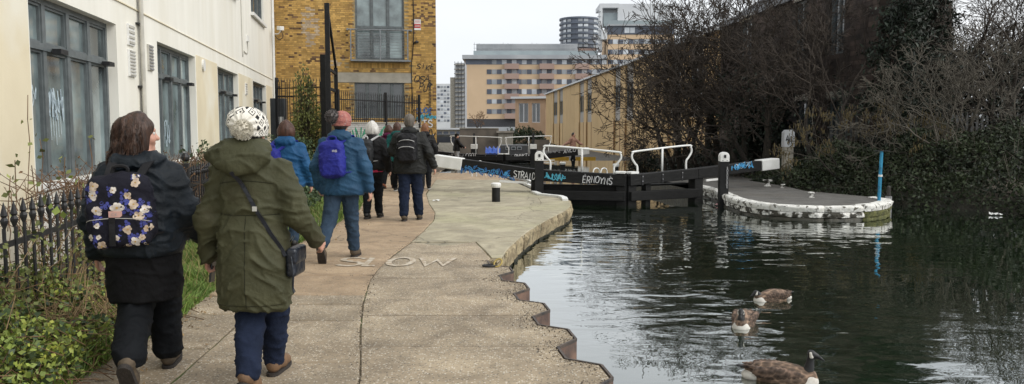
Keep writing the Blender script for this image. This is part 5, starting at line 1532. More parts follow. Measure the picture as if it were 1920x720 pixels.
for a, b_ in pairs:
    MB(WH).box(sy(a), sy(b_), -.2, -.12, 4.75, 6.0).build('spandrel', MATS['spandrel'], wh)
    MB(WH).box(sy(a), sy(b_), -.2, -.12, 2.1, 3.0).build('spandrel', MATS['spandrel'], wh)
    MB(WH).box(sy(a), sy(b_), -.2, -.11, -1, 2.1).build('lower_panel', MATS['ochre'], wh)
    window_grid(WH, (sy(a), sy(b_), 3.0, 4.75), 2, None, .2, 'frame_grey', 'pane_dark', wh, .1)
    for e in (a, b_): MB(WH).box(sy(e) - .06, sy(e) + .06, 0, .02, -1, 2.1).build('joint_strip', MATS['rust_strip'], wh)
MB(WH).box(sy(108.3), sy(36.8), -4.9, .25, 6.0, 6.14).build('roof_edge', MATS['flats_white'], wh)
mat('roof_slate', (0.06, 0.062, 0.068), .8, (0.04, 0.042, 0.046), 2)
# pitched dark roof behind
rf = MB(WH)
rf.quad((sy(56), -.6, 6.15), (sy(36), -.6, 6.15), (sy(36), -2.6, 7.4), (sy(56), -2.6, 7.4)); rf.quad((sy(56), -2.6, 7.4), (sy(36), -2.6, 7.4), (sy(36), -4.6, 6.15), (sy(56), -4.6, 6.15)); rf.quad((sy(56), -.6, 6.15), (sy(56), -2.6, 7.4), (sy(56), -4.6, 6.15)); rf.quad((sy(36), -.6, 6.15), (sy(36), -4.6, 6.15), (sy(36), -2.6, 7.4))
rf.build('roof', MATS['roof_slate'], wh)
# ---------------- dark brick building behind the trees
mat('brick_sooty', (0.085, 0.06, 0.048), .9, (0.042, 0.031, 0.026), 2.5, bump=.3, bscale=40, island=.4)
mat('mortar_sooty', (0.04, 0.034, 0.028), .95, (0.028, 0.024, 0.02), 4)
db = thing('dark_brick_building', 'sooty dark brick building half hidden behind the bare trees', 'building', (WH.p(sy(30), -5, 0))[:])
dh = [(sy(33.2), sy(31.9), 1.0, 2.6), (sy(29.5), sy(28.3), .1, 2.5), (sy(26.2), sy(25.0), .6, 2.5), (sy(28.9), sy(28.0), 3.9, 6.0), (sy(26.3), sy(25.3), 3.9, 6.2), (sy(34.4), sy(33.2), 4.2, 6.0)]
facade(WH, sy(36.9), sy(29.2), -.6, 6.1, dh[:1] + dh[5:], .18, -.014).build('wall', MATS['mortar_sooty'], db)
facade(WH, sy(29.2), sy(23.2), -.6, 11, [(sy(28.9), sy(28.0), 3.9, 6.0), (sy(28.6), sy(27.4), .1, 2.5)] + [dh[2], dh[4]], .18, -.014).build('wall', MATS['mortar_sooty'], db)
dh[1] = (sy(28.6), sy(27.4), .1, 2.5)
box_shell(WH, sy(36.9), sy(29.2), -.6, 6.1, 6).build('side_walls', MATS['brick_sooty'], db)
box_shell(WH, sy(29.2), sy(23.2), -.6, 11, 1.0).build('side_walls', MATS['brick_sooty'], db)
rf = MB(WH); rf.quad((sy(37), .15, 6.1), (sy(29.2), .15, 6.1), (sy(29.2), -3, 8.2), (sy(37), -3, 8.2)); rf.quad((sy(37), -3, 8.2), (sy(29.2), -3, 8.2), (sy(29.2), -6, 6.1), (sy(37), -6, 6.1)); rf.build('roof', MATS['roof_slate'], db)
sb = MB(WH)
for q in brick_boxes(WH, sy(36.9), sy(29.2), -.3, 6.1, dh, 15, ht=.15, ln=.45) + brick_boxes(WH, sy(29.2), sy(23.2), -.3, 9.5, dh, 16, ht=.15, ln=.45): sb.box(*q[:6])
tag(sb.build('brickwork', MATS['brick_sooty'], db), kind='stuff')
for w in dh:
    f = window_grid(WH, w, 2, None, .16, 'frame_grey', 'pane_dark', db, .06)
    MB(WH).box(w[0] - .1, w[1] + .1, -.05, .03, w[3] + .002, w[3] + .22).build('lintel', MATS['concrete'], f)
# white rendered wall glimpsed through the branches and a palisade
a = AT(1735, 200, 27)
t = thing('garden_wall', 'pale wall glimpsed through the branches on the right', 'wall', (a.x, 27, 0))
MB().box(a.x - .8, a.x + .9, 27, 27.3, -.1, 3.1).build('wall', MATS['concrete'], t)
MB().box(a.x - .85, a.x + .95, 26.96, 27.34, 3.1, 3.18).build('coping', MATS['flats_grey'], t)
PF = Fr((AT(1560, 200, 24).x, 24, 0), R(0))
t = thing('palisade_fence', 'grey steel palisade fence along the right bank behind the bushes', 'fence', PF.p(4, 0, 0)[:])
mat('palisade', (0.13, 0.135, 0.13), .5, (0.09, 0.09, 0.09), 4)
pm = MB().box(-.035, .035, -.01, .01, 0, 1.9); pm.F; i = pm.v([(0, 0, 2.03)])
pm.F += [(4, 5, i), (5, 6, i), (6, 7, i), (7, 4, i)]
pme = mesh_of('pale', pm.V, pm.F, MATS['palisade'])
for k in range(62): inst('pale', pme, t, Matrix.Translation(PF.p(k*.15, 0, .0)))
for z in (.5, 1.55): MB(PF).box(-.1, 9.3, -.06, -.02, z, z + .05).build('rail', MATS['palisade'], t)
# small cabinet on a post by the trees
a = AT(1477, 260, 23.6)
t = thing('meter_box', 'white graffitied meter box on a concrete post under the bare trees', 'cabinet', (a.x, 23.6, 0))
pr = [(-.15, 1.0), (.15, 1.0), (.15, 1.42), (.08, 1.5), (-.08, 1.5), (-.15, 1.42)]
mb = MB(); i = mb.v([(a.x + p, 23.45, z) for p, z in pr] + [(a.x + p, 23.7, z) for p, z in pr]); n = 6
mb.F += [tuple(range(i, i+n)), tuple(reversed(range(i+n, i+2*n)))] + [(i+j, i+n+j, i+n+(j+1)%n, i+(j+1)%n) for j in range(n)]
mb.build('box', MATS['flats_white'], t)
MB().box(a.x - .13, a.x + .13, 23.46, 23.7, 0, .998).build('post', MATS['concrete'], t)
ik = Ink((a.x - .12, 23.449, 1.05), (1, 0, 0), (0, 0, 1), (0, -1, 0)); ik.scribble(.03, .22, .0, .3, 5, .018, 5); ik.build('graffiti', 'spray_black', t)
# parked van and car in the gap left of the brick corner
mat('car_dark', (0.03, 0.035, 0.045), .3, (0.025, 0.03, 0.04), 2)
def parked_car(label, px, Y, L_, mname):
    x = AT(px, 250, Y).x; z = zg(Y) + .0
    t = thing('parked_car', label, 'car', (x, Y, z))
    prof = [(-.5, .25), (.5, .25), (.5, .62), (.38, .72), (.22, .98), (-.28, 1.0), (-.44, .72), (-.5, .66)]
    mb = MB(); i = mb.v([(x + a_*L_, Y - .8, z + h_*1.35) for a_, h_ in prof] + [(x + a_*L_, Y + .8, z + h_*1.35) for a_, h_ in prof]); n = len(prof)
    mb.F += [tuple(range(i, i+n)), tuple(reversed(range(i+n, i+2*n)))] + [(i+j, i+n+j, i+n+(j+1)%n, i+(j+1)%n) for j in range(n)]
    mb.build('body', MATS[mname], t, bevel=.05)
    MB().box(x - .3*L_, x + .25*L_, Y - .812, Y - .803, z + 1.02, z + 1.28).build('side_window', MATS['pane_dark'], t)
    for s_ in (-.3, .3):
        MB().tube([(x + s_*L_, Y - .85, z + .3), (x + s_*L_, Y - .62, z + .3)], .3, 14).build('wheel', MATS['black_iron'], t)
parked_car('dark parked car far beyond the brick corner', 840, 95, 4.4, 'car_dark')
# moored boat cover beyond the far gates
mat('tarp_blue', (0.02, 0.09, 0.42), .5, (0.015, 0.06, 0.3), 3, bump=.4, bscale=6, bdist=.05)
fr, X_, Z_ = far_box(50)
t = thing('covered_boat', 'blue tarpaulin cover beyond the far lock gate', 'tarpaulin', (X_(924), 50, -.5))
mb = MB(); nn = 14
i = mb.v([(X_(911) + (X_(938) - X_(911)) * a_/(nn-1), 50 + (b_ - 2) * .5, -.1 + (.45 + .08*math.sin(a_*1.7 + b_) + .05*math.sin(a_*3.1)) * math.sin(PI*(b_ + .4)/4.8)) for a_ in range(nn) for b_ in range(5)])
for a_ in range(nn-1):
    for b_ in range(4): mb.F.append((i+a_*5+b_, i+(a_+1)*5+b_, i+(a_+1)*5+b_+1, i+a_*5+b_+1))
mb.build('cover', MATS['tarp_blue'], t)
MB().box(X_(911), X_(938), 49.1, 50.9, -.6, -.05).build('hull', MATS['tarp_blue'], t)
t = thing('narrow_boat', 'dark narrow boat with light window frames behind the far gates', 'boat', (X_(960), 56, -.8))
fr, X_, Z_ = far_box(56)
mat('boat_grey', (0.07, 0.072, 0.075), .5)
MB(fr).box(X_(938), X_(990), -2, 0, -1.2, Z_(272)).build('cabin', MATS['boat_grey'], t, bevel=.05)
for k in range(3):
    f = MB(fr).box(X_(948 + k*11), X_(948 + k*11 + 8), 0, .05, Z_(281), Z_(275)).build('window_frame', MATS['flats_grey'], t)
    MB(fr).box(X_(949 + k*11), X_(949 + k*11 + 6), .05, .06, Z_(280), Z_(276)).build('pane', MATS['pane_dark'], f)
mat('barrier_yellow', (0.55, 0.33, 0.03), .6)
for px, lab in ((1048, 'yellow plastic barrier lying near the man in pink'), (1098, 'orange yellow barrier at the warehouse foot')):
    x = AT(px, 290, 48).x; t = thing('work_barrier', lab, 'barrier', (x, 48, -.5), group='work barriers')
    MB().box(x - .6, x + .6, 47.95, 48.05, -.4, -.18).build('board', MATS['barrier_yellow'], t)
    for dx in (-.5, .5): MB().box(x + dx - .06, x + dx + .06, 47.8, 48.2, -.5, -.402).build('foot', MATS['spray_grey'], t)
# ------------------------------------------------------------------ trees and plants
mat('bark_dark', (0.065, 0.054, 0.043), .95, (0.03, 0.025, 0.021), 8, stretch=(1, 1, .3), bump=.6, bscale=30, bdist=.02)
mat('twig_dark', (0.070, 0.054, 0.041), .9, (0.036, 0.028, 0.022), 3)
mat('twig_grey', (0.13, 0.115, 0.09), .9, (0.06, 0.052, 0.04), 3)
mat('twig_brown', (0.20, 0.115, 0.06), .9, (0.10, 0.06, 0.035), 6)
mat('dry_stem', (0.34, 0.24, 0.12), .9, (0.2, 0.13, 0.07), 6)
mat('ivy_leaf', (0.045, 0.062, 0.024), .6, (0.018, 0.028, 0.012), 2.2, island=.5)
mat('ivy_deep', (0.016, 0.028, 0.014), .6, (0.008, 0.014, 0.008), 2.0, island=.5)
mat('bramble_leaf', (0.25, 0.30, 0.055), .6, (0.13, 0.18, 0.035), 5, island=.5)
mat('nettle_leaf', (0.06, 0.095, 0.032), .6, (0.035, 0.058, 0.022), 5, island=.4)
mat('yellow_leaf', (0.38, 0.40, 0.07), .6, (0.2, 0.24, 0.04), 5, island=.3)
mat('shrub_olive', (0.20, 0.22, 0.06), .7, (0.08, 0.095, 0.03), 3, island=.45)
mat('catkin', (0.17, 0.13, 0.055), .9, (0.11, 0.085, 0.04), 4, island=.4)
mat('grass_green', (0.17, 0.26, 0.045), .7, (0.10, 0.17, 0.03), 4, island=.4)
mat('grass_dry', (0.36, 0.30, 0.13), .8, (0.24, 0.19, 0.08), 4, island=.4)

def grow(seed, base, d0, r0, L0, depth, up=.12, split=(2, 3), ang=(18, 42), shrink=.74, seglen=.35, wob=.16, rmin=.0065, droop=0.0):
    """a branching skeleton -> arrays of segments"""
    r = np.random.default_rng(seed); segs = []
    stack = [(np.array(base, float), np.array(d0, float) / np.linalg.norm(d0), r0, L0, depth)]
    while stack:
        p, d, rad, L_, dep = stack.pop()
        n = max(2, int(L_ / seglen)); st = L_ / n
        for i in range(n):
            d = d + r.normal(size=3) * wob * (.6 + .4 * (dep < 3)); d[2] += up * st - droop * st * (dep < 3); d /= np.linalg.norm(d)
            q = p + d * st; r1 = max(rad * (1 - .42 / n), rmin)
            segs.append((p, q, rad, r1, dep)); p, rad = q, r1
            if dep > 0 and i >= n * .35 and r.random() < (.55 if dep > 2 else .5):
                a = r.normal(size=3); a -= d * (a @ d); a /= np.linalg.norm(a) + 1e-9
                th = R(r.uniform(ang[0] + 12, ang[1] + 22))
                stack.append((p.copy(), d * math.cos(th) + a * math.sin(th), max(rad * r.uniform(.38, .6), rmin), L_ * r.uniform(.5, .8) * shrink, dep - 1))
        if dep > 0:
            k = r.integers(split[0], split[1] + 1)
            a0 = r.uniform(0, 2 * PI); x = np.cross(d, [.3, .5, .8]); x /= np.linalg.norm(x); y = np.cross(d, x)
            for j in range(k):
                th = R(r.uniform(*ang)); az = a0 + 2 * PI * j / k + r.normal() * .4
                nd = d * math.cos(th) + (x * math.cos(az) + y * math.sin(az)) * math.sin(th)
                stack.append((p.copy(), nd, max(rad * r.uniform(.6, .82), rmin), L_ * r.uniform(.75, 1.0) * shrink, dep - 1))
    return segs
def seg_mesh(name, segs, m, parent, n=4):
    P0 = np.array([s[0] for s in segs]); P1 = np.array([s[1] for s in segs]); A = np.array([s[2] for s in segs]); B = np.array([s[3] for s in segs])
    V, F = tubes(P0, P1, A, B, n)
    return mk(name, V, F, MATS[m], parent, smooth=(n > 4))
def bare_tree(label, x, y, z0, stems, seed, twig='twig_dark', ivy=0, ivy_h=4, group='bare trees on the right bank', name='bare_tree', leaf=0, leaf_m='ivy_leaf', rcut=.035, **kw):
    t = thing(name, label, 'tree', (x, y, z0), group=group)
    segs = []; stem_sets = []
    for k, (dx, dy, lx, ly, r0, L0, dep) in enumerate(stems):
        stem_sets.append(grow(seed + k * 7, (x + dx, y + dy, z0 - .1), (lx, ly, 1), r0, L0, dep, **kw)); segs += stem_sets[-1]
    big = [s for s in segs if s[2] > rcut]; small = [s for s in segs if s[2] <= rcut]
    for st_ in stem_sets:
        bg = [s for s in st_ if s[2] > rcut]
        if bg: seg_mesh('trunk', bg, 'bark_dark', t, 7)
    seg_mesh('crown', small, twig, t, 3)
    if ivy:
        r = np.random.default_rng(seed + 99)
        bs = [s for s in big if s[0][2] < ivy_h] or big
        pick = r.integers(0, len(bs), ivy)
        C = np.array([bs[i][0] for i in pick]) + r.normal(size=(ivy, 3)) * .16
        V, F = leaves(C, r.uniform(.06, .12, ivy), seed=seed, normal_bias=(0, -.6, .6))
        mk('ivy', V, F, MATS['ivy_deep'], t)
    if leaf:
        r = np.random.default_rng(seed + 98)
        pick = r.integers(0, len(small), leaf)
        C = np.array([small[i][1] for i in pick]) + r.normal(size=(leaf, 3)) * .03
        V, F = leaves(C, r.uniform(.04, .08, leaf), seed=seed, droop=.8); mk('leaves', V, F, MATS[leaf_m], t)
    return t, segs
TK = dict(up=.09, seglen=.26, wob=.15, shrink=.76)
T1 = AT(1325, 240, 28)
bare_tree('broad bare tree with many stems and drooping twigs nearest the ochre warehouse', T1.x, 28, 0,
    [(0, 0, -.05, -.05, .16, 2.2, 6), (.35, .2, .2, .0, .14, 2.2, 6), (-.3, .1, -.40, -.1, .10, 1.9, 6), (-.15, -.2, -.75, -.15, .055, 1.5, 5), (-.2, -.3, -1.2, -.2, .045, 1.4, 5), (.5, -.2, .55, -.1, .06, 1.6, 5)], 21, ivy=1800, ivy_h=3.2, droop=.04, rmin=.008, **TK)
T1b = AT(1250, 240, 33)
bare_tree('thin bare tree leaning over the warehouse wall', T1b.x, 33, -.2, [(0, 0, -.15, 0, .07, 1.9, 5), (.3, 0, .1, 0, .06, 2.0, 5), (.5, .3, .3, -.1, .06, 1.9, 5)], 77, **TK)
T2 = AT(1435, 240, 25)
bare_tree('tall upright bare tree left of the white meter box', T2.x, 25, 0, [(0, 0, .0, 0, .15, 2.3, 6), (.25, .1, .12, .05, .12, 2.2, 6), (-.25, .2, -.22, 0, .09, 2.2, 5)], 33, ivy=1600, ivy_h=3.5, rmin=.008, **TK)
T2b = AT(1385, 240, 26.2)
bare_tree('bare tree with spreading crown between the upright tree and the warehouse', T2b.x, 26.2, 0, [(0, 0, -.12, -.05, .13, 2.4, 6), (.3, .1, .15, .0, .11, 2.4, 6), (-.3, 0, -.5, -.1, .08, 2.0, 5)], 131, ivy=1500, ivy_h=4.5, rmin=.009, **TK)
T2c = AT(1278, 240, 30)
bare_tree('bare tree whose crown covers the middle of the warehouse roof', T2c.x, 30, 0, [(0, 0, -.1, -.05, .13, 2.6, 6), (.3, .1, .2, .0, .11, 2.5, 6), (-.2, -.1, -.45, -.1, .08, 2.2, 5)], 137, ivy=900, ivy_h=4, rmin=.009, **TK)
T3 = AT(1560, 240, 22.6)
bare_tree('slender bare tree in front of the dark brick wall', T3.x, 22.6, 0, [(0, 0, .05, 0, .09, 2.3, 6), (-.4, .2, -.12, .1, .07, 2.2, 5)], 44, ivy=500, **TK)
T4 = AT(1800, 240, 20.5)
bare_tree('wide spreading bare tree with pale grey twigs at the right edge', T4.x, 20.5, 0,
    [(0, 0, .05, 0, .13, 1.7, 6), (-.2, -.2, -.45, -.25, .08, 1.6, 6), (.3, -.3, .5, -.3, .085, 1.6, 6), (-.1, -.4, -.15, -.55, .07, 1.5, 5), (-.35, .0, -.9, -.1, .05, 1.4, 5)], 55, twig='twig_grey', ivy=900, **TK)
T5 = AT(1890, 240, 23)
bare_tree('dark bare tree in the far right corner', T5.x, 23, 0, [(0, 0, .0, 0, .17, 2.3, 6), (.5, 0, .2, 0, .12, 2.2, 6)], 66, ivy=900, **TK)
T6 = AT(1790, 240, 26)
bare_tree('tall ivy clad tree whose trunk rises out of frame right of the evergreen', T6.x, 26, 0, [(0, 0, .03, 0, .2, 2.8, 6), (.5, .2, .2, .1, .14, 2.6, 5)], 88, ivy=2600, ivy_h=7, **TK)
for px_, Y_, sd_, lab_ in ((1700, 30, 201, 'bare tree behind the evergreens'), (1860, 29, 202, 'bare tree behind the pale palisade fence'), (1500, 31.5, 203, 'bare tree rising over the low dark roof')):
    a = AT(px_, 240, Y_); bare_tree(lab_, a.x, Y_, 0, [(0, 0, .0, 0, .16, 2.5, 6), (.4, 0, .25, 0, .12, 2.4, 5), (-.4, 0, -.25, 0, .12, 2.4, 5)], sd_, ivy=1200, ivy_h=5, **TK)
# evergreen: layered dark foliage round a straight stem
def evergreen(label, x, y, h, rad, n, seed, m='ivy_deep', z0=0, zlow=.5):
    t = thing('evergreen_tree', label, 'tree', (x, y, z0))
    r = np.random.default_rng(seed)
    MB().tube([(x, y, z0 - .1), (x + .05, y, z0 + h*.5), (x, y, z0 + h)], [.14, .09, .02], 7).build('trunk', MATS['bark_dark'], t)
    P0, P1 = [], []
    for k in range(int(h * 16)):
        z = z0 + zlow + (h - zlow) * r.random(); a = r.uniform(0, 2*PI); l = rad * (1 - (z - z0)/h*.75) * r.uniform(.5, 1.1)
        P0.append((x, y, z)); P1.append((x + math.cos(a)*l, y + math.sin(a)*l, z - l*.15 + r.normal()*.15))
    P0, P1 = np.array(P0), np.array(P1)
    V, F = tubes(P0, P1, np.full(len(P0), .018), np.full(len(P0), .006), 3); tag(mk('branches', V, F, MATS['twig_dark'], t), kind='stuff')
    i = r.integers(0, len(P0), n); u = r.uniform(.25, 1.05, n)[:, None]
    C = P0[i]*(1-u) + P1[i]*u + r.normal(size=(n, 3)) * np.array([.14, .14, .12]); C[:, 2] -= r.exponential(.12, n)
    V, F = leaves(C, r.uniform(.09, .2, n), seed=seed, droop=.8, aspect=.35)
    mk('crown', V, F, MATS[m], t)
    return t
a = AT(1690, 240, 22.5); evergreen('dense dark evergreen tree at the right of the dark brick building', a.x, 22.5, 8.5, 1.5, 15000, 5)
a = AT(1745, 240, 24.5); evergreen('second dark evergreen behind the spreading grey twigs', a.x, 24.5, 7.5, 1.4, 9000, 6)
# hazel with catkins
a = AT(1635, 240, 21.2)
hz, segs = bare_tree('hazel shrub hung with yellowish catkins behind the blue post', a.x, 21.2, .1,
    [(dx, dy, lx, -.1 + ly, .03, 1.0, 3) for dx, dy, lx, ly in ((0, 0, .1, 0), (-.3, 0, -.4, -.1), (.3, .1, .5, 0), (-.5, .2, -.7, -.2), (.5, -.1, .8, -.2), (0, -.2, -.1, -.4), (.2, -.2, .3, -.5), (-.7, 0, -.9, 0))], 123, twig='twig_grey', group='bank shrubs', name='hazel_shrub', rcut=.02, up=.02, seglen=.22, wob=.15)
r = np.random.default_rng(4)
tips = np.array([s[1] for s in segs if s[4] <= 1]); i = r.integers(0, len(tips), 1300)
P0 = tips[i] + r.normal(size=(1300, 3)) * .04; P1 = P0 + np.array([0, 0, -1]) * r.uniform(.05, .11, 1300)[:, None] + r.normal(size=(1300, 3)) * .008
V, F = tubes(P0, P1, np.full(1300, .009), np.full(1300, .007), 4); mk('catkins', V, F, MATS['catkin'], hz)

# undergrowth along the right bank: one mass
def bank_x(y): return float(np.interp(y, [-14, 2, 10, 17, 19, 21, 24, 27, 30.5], [13.5, 12.6, 12.0, 10.9, 9.5, 8.7, 7.6, 7.9, 8.5]))
r = np.random.default_rng(8)
n = 95000
ys = r.uniform(11.5, 31, n); off = r.beta(1.1, 1.6, n) * 4.2 - .35
bx_ = np.interp(ys, [-14, 2, 10, 17, 19, 21, 24, 27, 30.5], [13.5, 12.6, 12.0, 10.9, 9.5, 8.7, 7.6, 7.9, 8.5])
nxy = np.stack([bx_ + off, ys - off * .0, np.zeros(n)], 1)
hn = vnoise(np.stack([nxy[:, 0]*.7, nxy[:, 1]*.7, 0*ys], 1), 3) * .40 + vnoise(np.stack([nxy[:, 0]*2.2, nxy[:, 1]*2.2, 0*ys], 1), 4) * .2
env = np.where(ys > 22.5, .75, 1.45)
h = -.22 + env * (1 - np.exp(-(off + .38) / .75)) * (1 + hn) + .12
z = h - np.abs(r.normal(size=n)) * .13 - (r.random(n) < .3) * r.random(n) * np.maximum(h + .1, 0)
C = np.stack([nxy[:, 0], nxy[:, 1], np.maximum(z, -.26)], 1) + r.normal(size=(n, 3)) * .05
V, F = leaves(C, r.uniform(.05, .12, n), seed=9, normal_bias=(-.5, -.5, .5), flat=.35)
ug = tag(mk('undergrowth', V, F, MATS['ivy_leaf']), 'dark tangle of ivy and brambles over the right bank', 'undergrowth', kind='stuff')
P0 = C[r.integers(0, n, 2600)]; P1 = P0 + r.normal(size=(2600, 3)) * np.array([.3, .3, .28]) + np.array([0, 0, .12])
V, F = tubes(P0, P1, np.full(2600, .006), np.full(2600, .003), 3); mk('bramble_stems', V, F, MATS['twig_grey'], ug)

# scrub along the foot of the warehouse
r = np.random.default_rng(28); n = 26000
yy = r.uniform(25.5, 47, n); xr_ = 12.12 - .07*yy; xl_ = np.maximum(xr_ - 2.6, np.where(yy < 30, 6.6, 5.2)); X = xl_ + (xr_ - xl_) * r.random(n)
u = (X - xl_) / np.maximum(xr_ - xl_, .1)
H = (.25 + 1.15*u) * (1 + .45*vnoise(np.stack([X*1.1, yy*1.1, 0*X], 1), 12)) * np.clip((46 - yy)/10, .25, 1)
C = np.stack([X, yy, H * r.uniform(.3, 1.05, n) + np.array([zg(q) for q in yy])], 1)
V, F = leaves(C, r.uniform(.06, .13, n), seed=29, normal_bias=(-.5, -.5, .5), flat=.35)
sc_ = tag(mk('scrub', V, F, MATS['ivy_deep']), 'dark scrub along the foot of the ochre warehouse', 'undergrowth', kind='stuff')
P0 = C[r.integers(0, n, 1800)]; P1 = P0 + r.normal(size=(1800, 3)) * np.array([.25, .25, .35]) + np.array([0, 0, .25])
V, F = tubes(P0, P1, np.full(1800, .008), np.full(1800, .004), 3); mk('bramble_stems', V, F, MATS['twig_dark'], sc_)

def bush(name, label, x, y, z0, rx, ry, rz, n, m, seed, size=(.05, .1), twigs=120, twig='twig_dark', cat='shrub', group=None, flat=.3):
    t = thing(name, label, cat, (x, y, z0), group=group)
    r = np.random.default_rng(seed)
    d = r.normal(size=(n, 3)); d /= np.linalg.norm(d, axis=1, keepdims=True); d[:, 2] = np.abs(d[:, 2]) * 1.0
    q = r.uniform(.35, 1.0, n)[:, None] ** .6
    lump = 1 + .3 * vnoise(d * 2.4 + seed, seed)[:, None]
    C = np.array([x, y, z0]) + d * q * lump * np.array([rx, ry, rz])
    V, F = leaves(C, r.uniform(*size, n), seed=seed, normal_bias=(0, -.4, .6), flat=flat); mk('foliage', V, F, MATS[m], t)
    e = r.integers(0, n, twigs); P1 = C[e]; P0 = np.array([x, y, z0]) + r.normal(size=(twigs, 3)) * np.array([rx*.15, ry*.15, 0])
    V, F = tubes(P0, P1, np.full(twigs, .014), np.full(twigs, .004), 3); mk('stems', V, F, MATS[twig], t)
    return t
a = AT(1207, 280, 34); bush('clipped_bush', 'small dark clipped bush standing against the ochre warehouse', a.x, 34, -.4, .75, .6, 1.15, 3500, 'ivy_deep', 31, (.05, .1))
a = AT(985, 262, 88); bush('garden_shrub', 'dull green shrub mound in front of the peach office', a.x, 88, -.6, 3.0, 2, 2.3, 4000, 'ivy_leaf', 32, (.15, .3))
a = AT(895, 262, 110); bare_tree('small distant bare tree in front of the apartment block', a.x, 110, -.5, [(0, 0, 0, 0, .14, 1.9, 4), (.2, 0, .2, 0, .1, 1.8, 4)], 140, twig='twig_brown', group='distant trees', up=.15, seglen=.5, wob=.12, rmin=.02)
a = AT(575, 290, 25.6); bush('gate_shrub', 'loose olive green shrub climbing the fence beside the arched gate', a.x, 25.6, .0, .62, .5, 3.3, 4200, 'shrub_olive', 33, (.06, .13), twigs=260)
a = AT(560, 290, 24.5); bush('gate_shrub', 'low dark shrub at the foot of the spiked fence', a.x, 24.5, .0, .7, .6, 1.3, 2600, 'nettle_leaf', 34, (.06, .12))
# ivy hedge along the far verge
r = np.random.default_rng(18); n = 14000
yy = r.uniform(12.0, 25, n); u = r.random(n)
x0 = np.interp(yy, [t_[0] for t_ in XL], [t_[1] for t_ in XL]) - .55 - .06 * (yy - 12)
fx0 = -2.336 - .18 * yy - .5
X = x0 + (fx0 - x0) * u; H = (.25 + .85 * u ** .7) * (1 + .3 * vnoise(np.stack([X*1.5, yy*1.5, 0*X], 1), 2))
C = np.stack([X, yy, H * r.uniform(.6, 1.05, n)], 1)
V, F = leaves(C, r.uniform(.05, .11, n), seed=19, normal_bias=(.4, -.5, .6))
tag(mk('ivy_hedge', V, F, MATS['nettle_leaf']), 'ivy and weeds banked against the railings further along', 'hedge', kind='stuff')
# dry brown hedge over the railings
dh_ = thing('dry_hedge', 'dry brown twiggy hedge behind the railings below the windows', 'hedge', IF.p(6.5, -.5, 0)[:])
r = np.random.default_rng(22); m_ = 2600
s_ = r.uniform(4.2, 12.5, m_); nn = r.uniform(-.95, .02, m_)
P0 = np.array([IF.p(a_, b_, 0) for a_, b_ in zip(s_, nn)]); P0[:, 2] = r.uniform(.1, 1.0, m_)
P1 = P0 + r.normal(size=(m_, 3)) * np.array([.16, .22, .16]) + np.array([0, 0, .14])
P1[:, 2] = np.minimum(P1[:, 2], 1.05 + .22 * r.random(m_))
V, F = tubes(P0, P1, np.full(m_, .006), np.full(m_, .003), 3); mk('twigs', V, F, MATS['twig_brown'], dh_)
C = P1[r.integers(0, m_, 1500)]; V, F = leaves(C, r.uniform(.03, .055, 1500), seed=23); mk('dead_leaves', V, F, MATS['twig_brown'], dh_)

for px_, Y_, rx_, rz_, sd_, lab_ in ((1720, 28, 2.2, 4.2, 301, 'tall dark laurel behind the pale garden wall'), (1850, 27, 2.4, 4.6, 302, 'tall dark holly at the right edge behind the bare trees'), (1960, 26, 2.6, 5.0, 303, 'tall dark bush leaving the frame on the right'), (1440, 28.6, 1.0, 2.6, 304, 'ivy mound at the foot of the dark brick wall')):
    a = AT(px_, 240, Y_); bush('tall_shrub', lab_, a.x, Y_, 0, rx_, 1.2, rz_, 6500, 'ivy_deep', sd_, (.10, .22))
# grass on the verge
r = np.random.default_rng(41); n = 52000
yy = 4.0 + 20 * r.beta(1.0, 2.1, n)
xl = np.interp(yy, [t_[0] for t_ in XL], [t_[1] for t_ in XL]); xf = -2.336 - .18 * yy + .02
u = r.random(n); X = xl + .03 - (xl - xf) * u
hh = r.uniform(.05, .15, n) * (1 + .5 * vnoise(np.stack([X*3, yy*3, 0*X], 1), 1)) * np.clip((xl + .06 - X) * 8 + .3, .3, 1)
ang = r.uniform(0, 2*PI, n); lean = r.normal(size=(n, 2)) * .45
zb = np.full(n, -.03)
B = np.stack([X, yy, zb], 1); w = .0045 + .003 * r.random(n)
dx = np.stack([np.cos(ang), np.sin(ang), 0*ang], 1) * w[:, None]
T_ = B + np.stack([lean[:, 0]*hh, lean[:, 1]*hh, hh], 1); Mid = B + np.stack([lean[:, 0]*hh*.3, lean[:, 1]*hh*.3, hh*.6], 1)
V = np.stack([B - dx, B + dx, Mid + dx*.8, Mid - dx*.8, T_ + dx*.12, T_ - dx*.12], 1).reshape(-1, 3)
F = (np.arange(n)[:, None, None] * 6 + np.array([[0, 1, 2, 3], [3, 2, 4, 5]])[None]).reshape(-1, 4)
gr = tag(mk('grass', V, F, MATS['grass_green']), 'bright green grass on the verge between railings and path', 'grass', kind='stuff')
# longer tufts by the brambles
n2 = 3800; Xq = r.uniform(-3.15, -2.6, n2); Yq = r.uniform(4.3, 6.6, n2); keep = Xq < np.interp(Yq, [t_[0] for t_ in XL], [t_[1] for t_ in XL]) + .05; Xq, Yq = Xq[keep], Yq[keep]; n2 = len(Xq)
h2 = r.uniform(.12, .34, n2); an2 = r.uniform(0, 2*PI, n2); le2 = r.normal(size=(n2, 2))*.5; B3 = np.stack([Xq, Yq, np.full(n2, -.03)], 1); d3 = np.stack([np.cos(an2), np.sin(an2), 0*an2], 1) * .004
M3 = B3 + np.stack([le2[:, 0]*h2*.3, le2[:, 1]*h2*.3, h2*.65], 1); T3_ = B3 + np.stack([le2[:, 0]*h2, le2[:, 1]*h2, h2*.95], 1)
V = np.stack([B3 - d3, B3 + d3, M3 + d3*.8, M3 - d3*.8, T3_ + d3*.12, T3_ - d3*.12], 1).reshape(-1, 3)
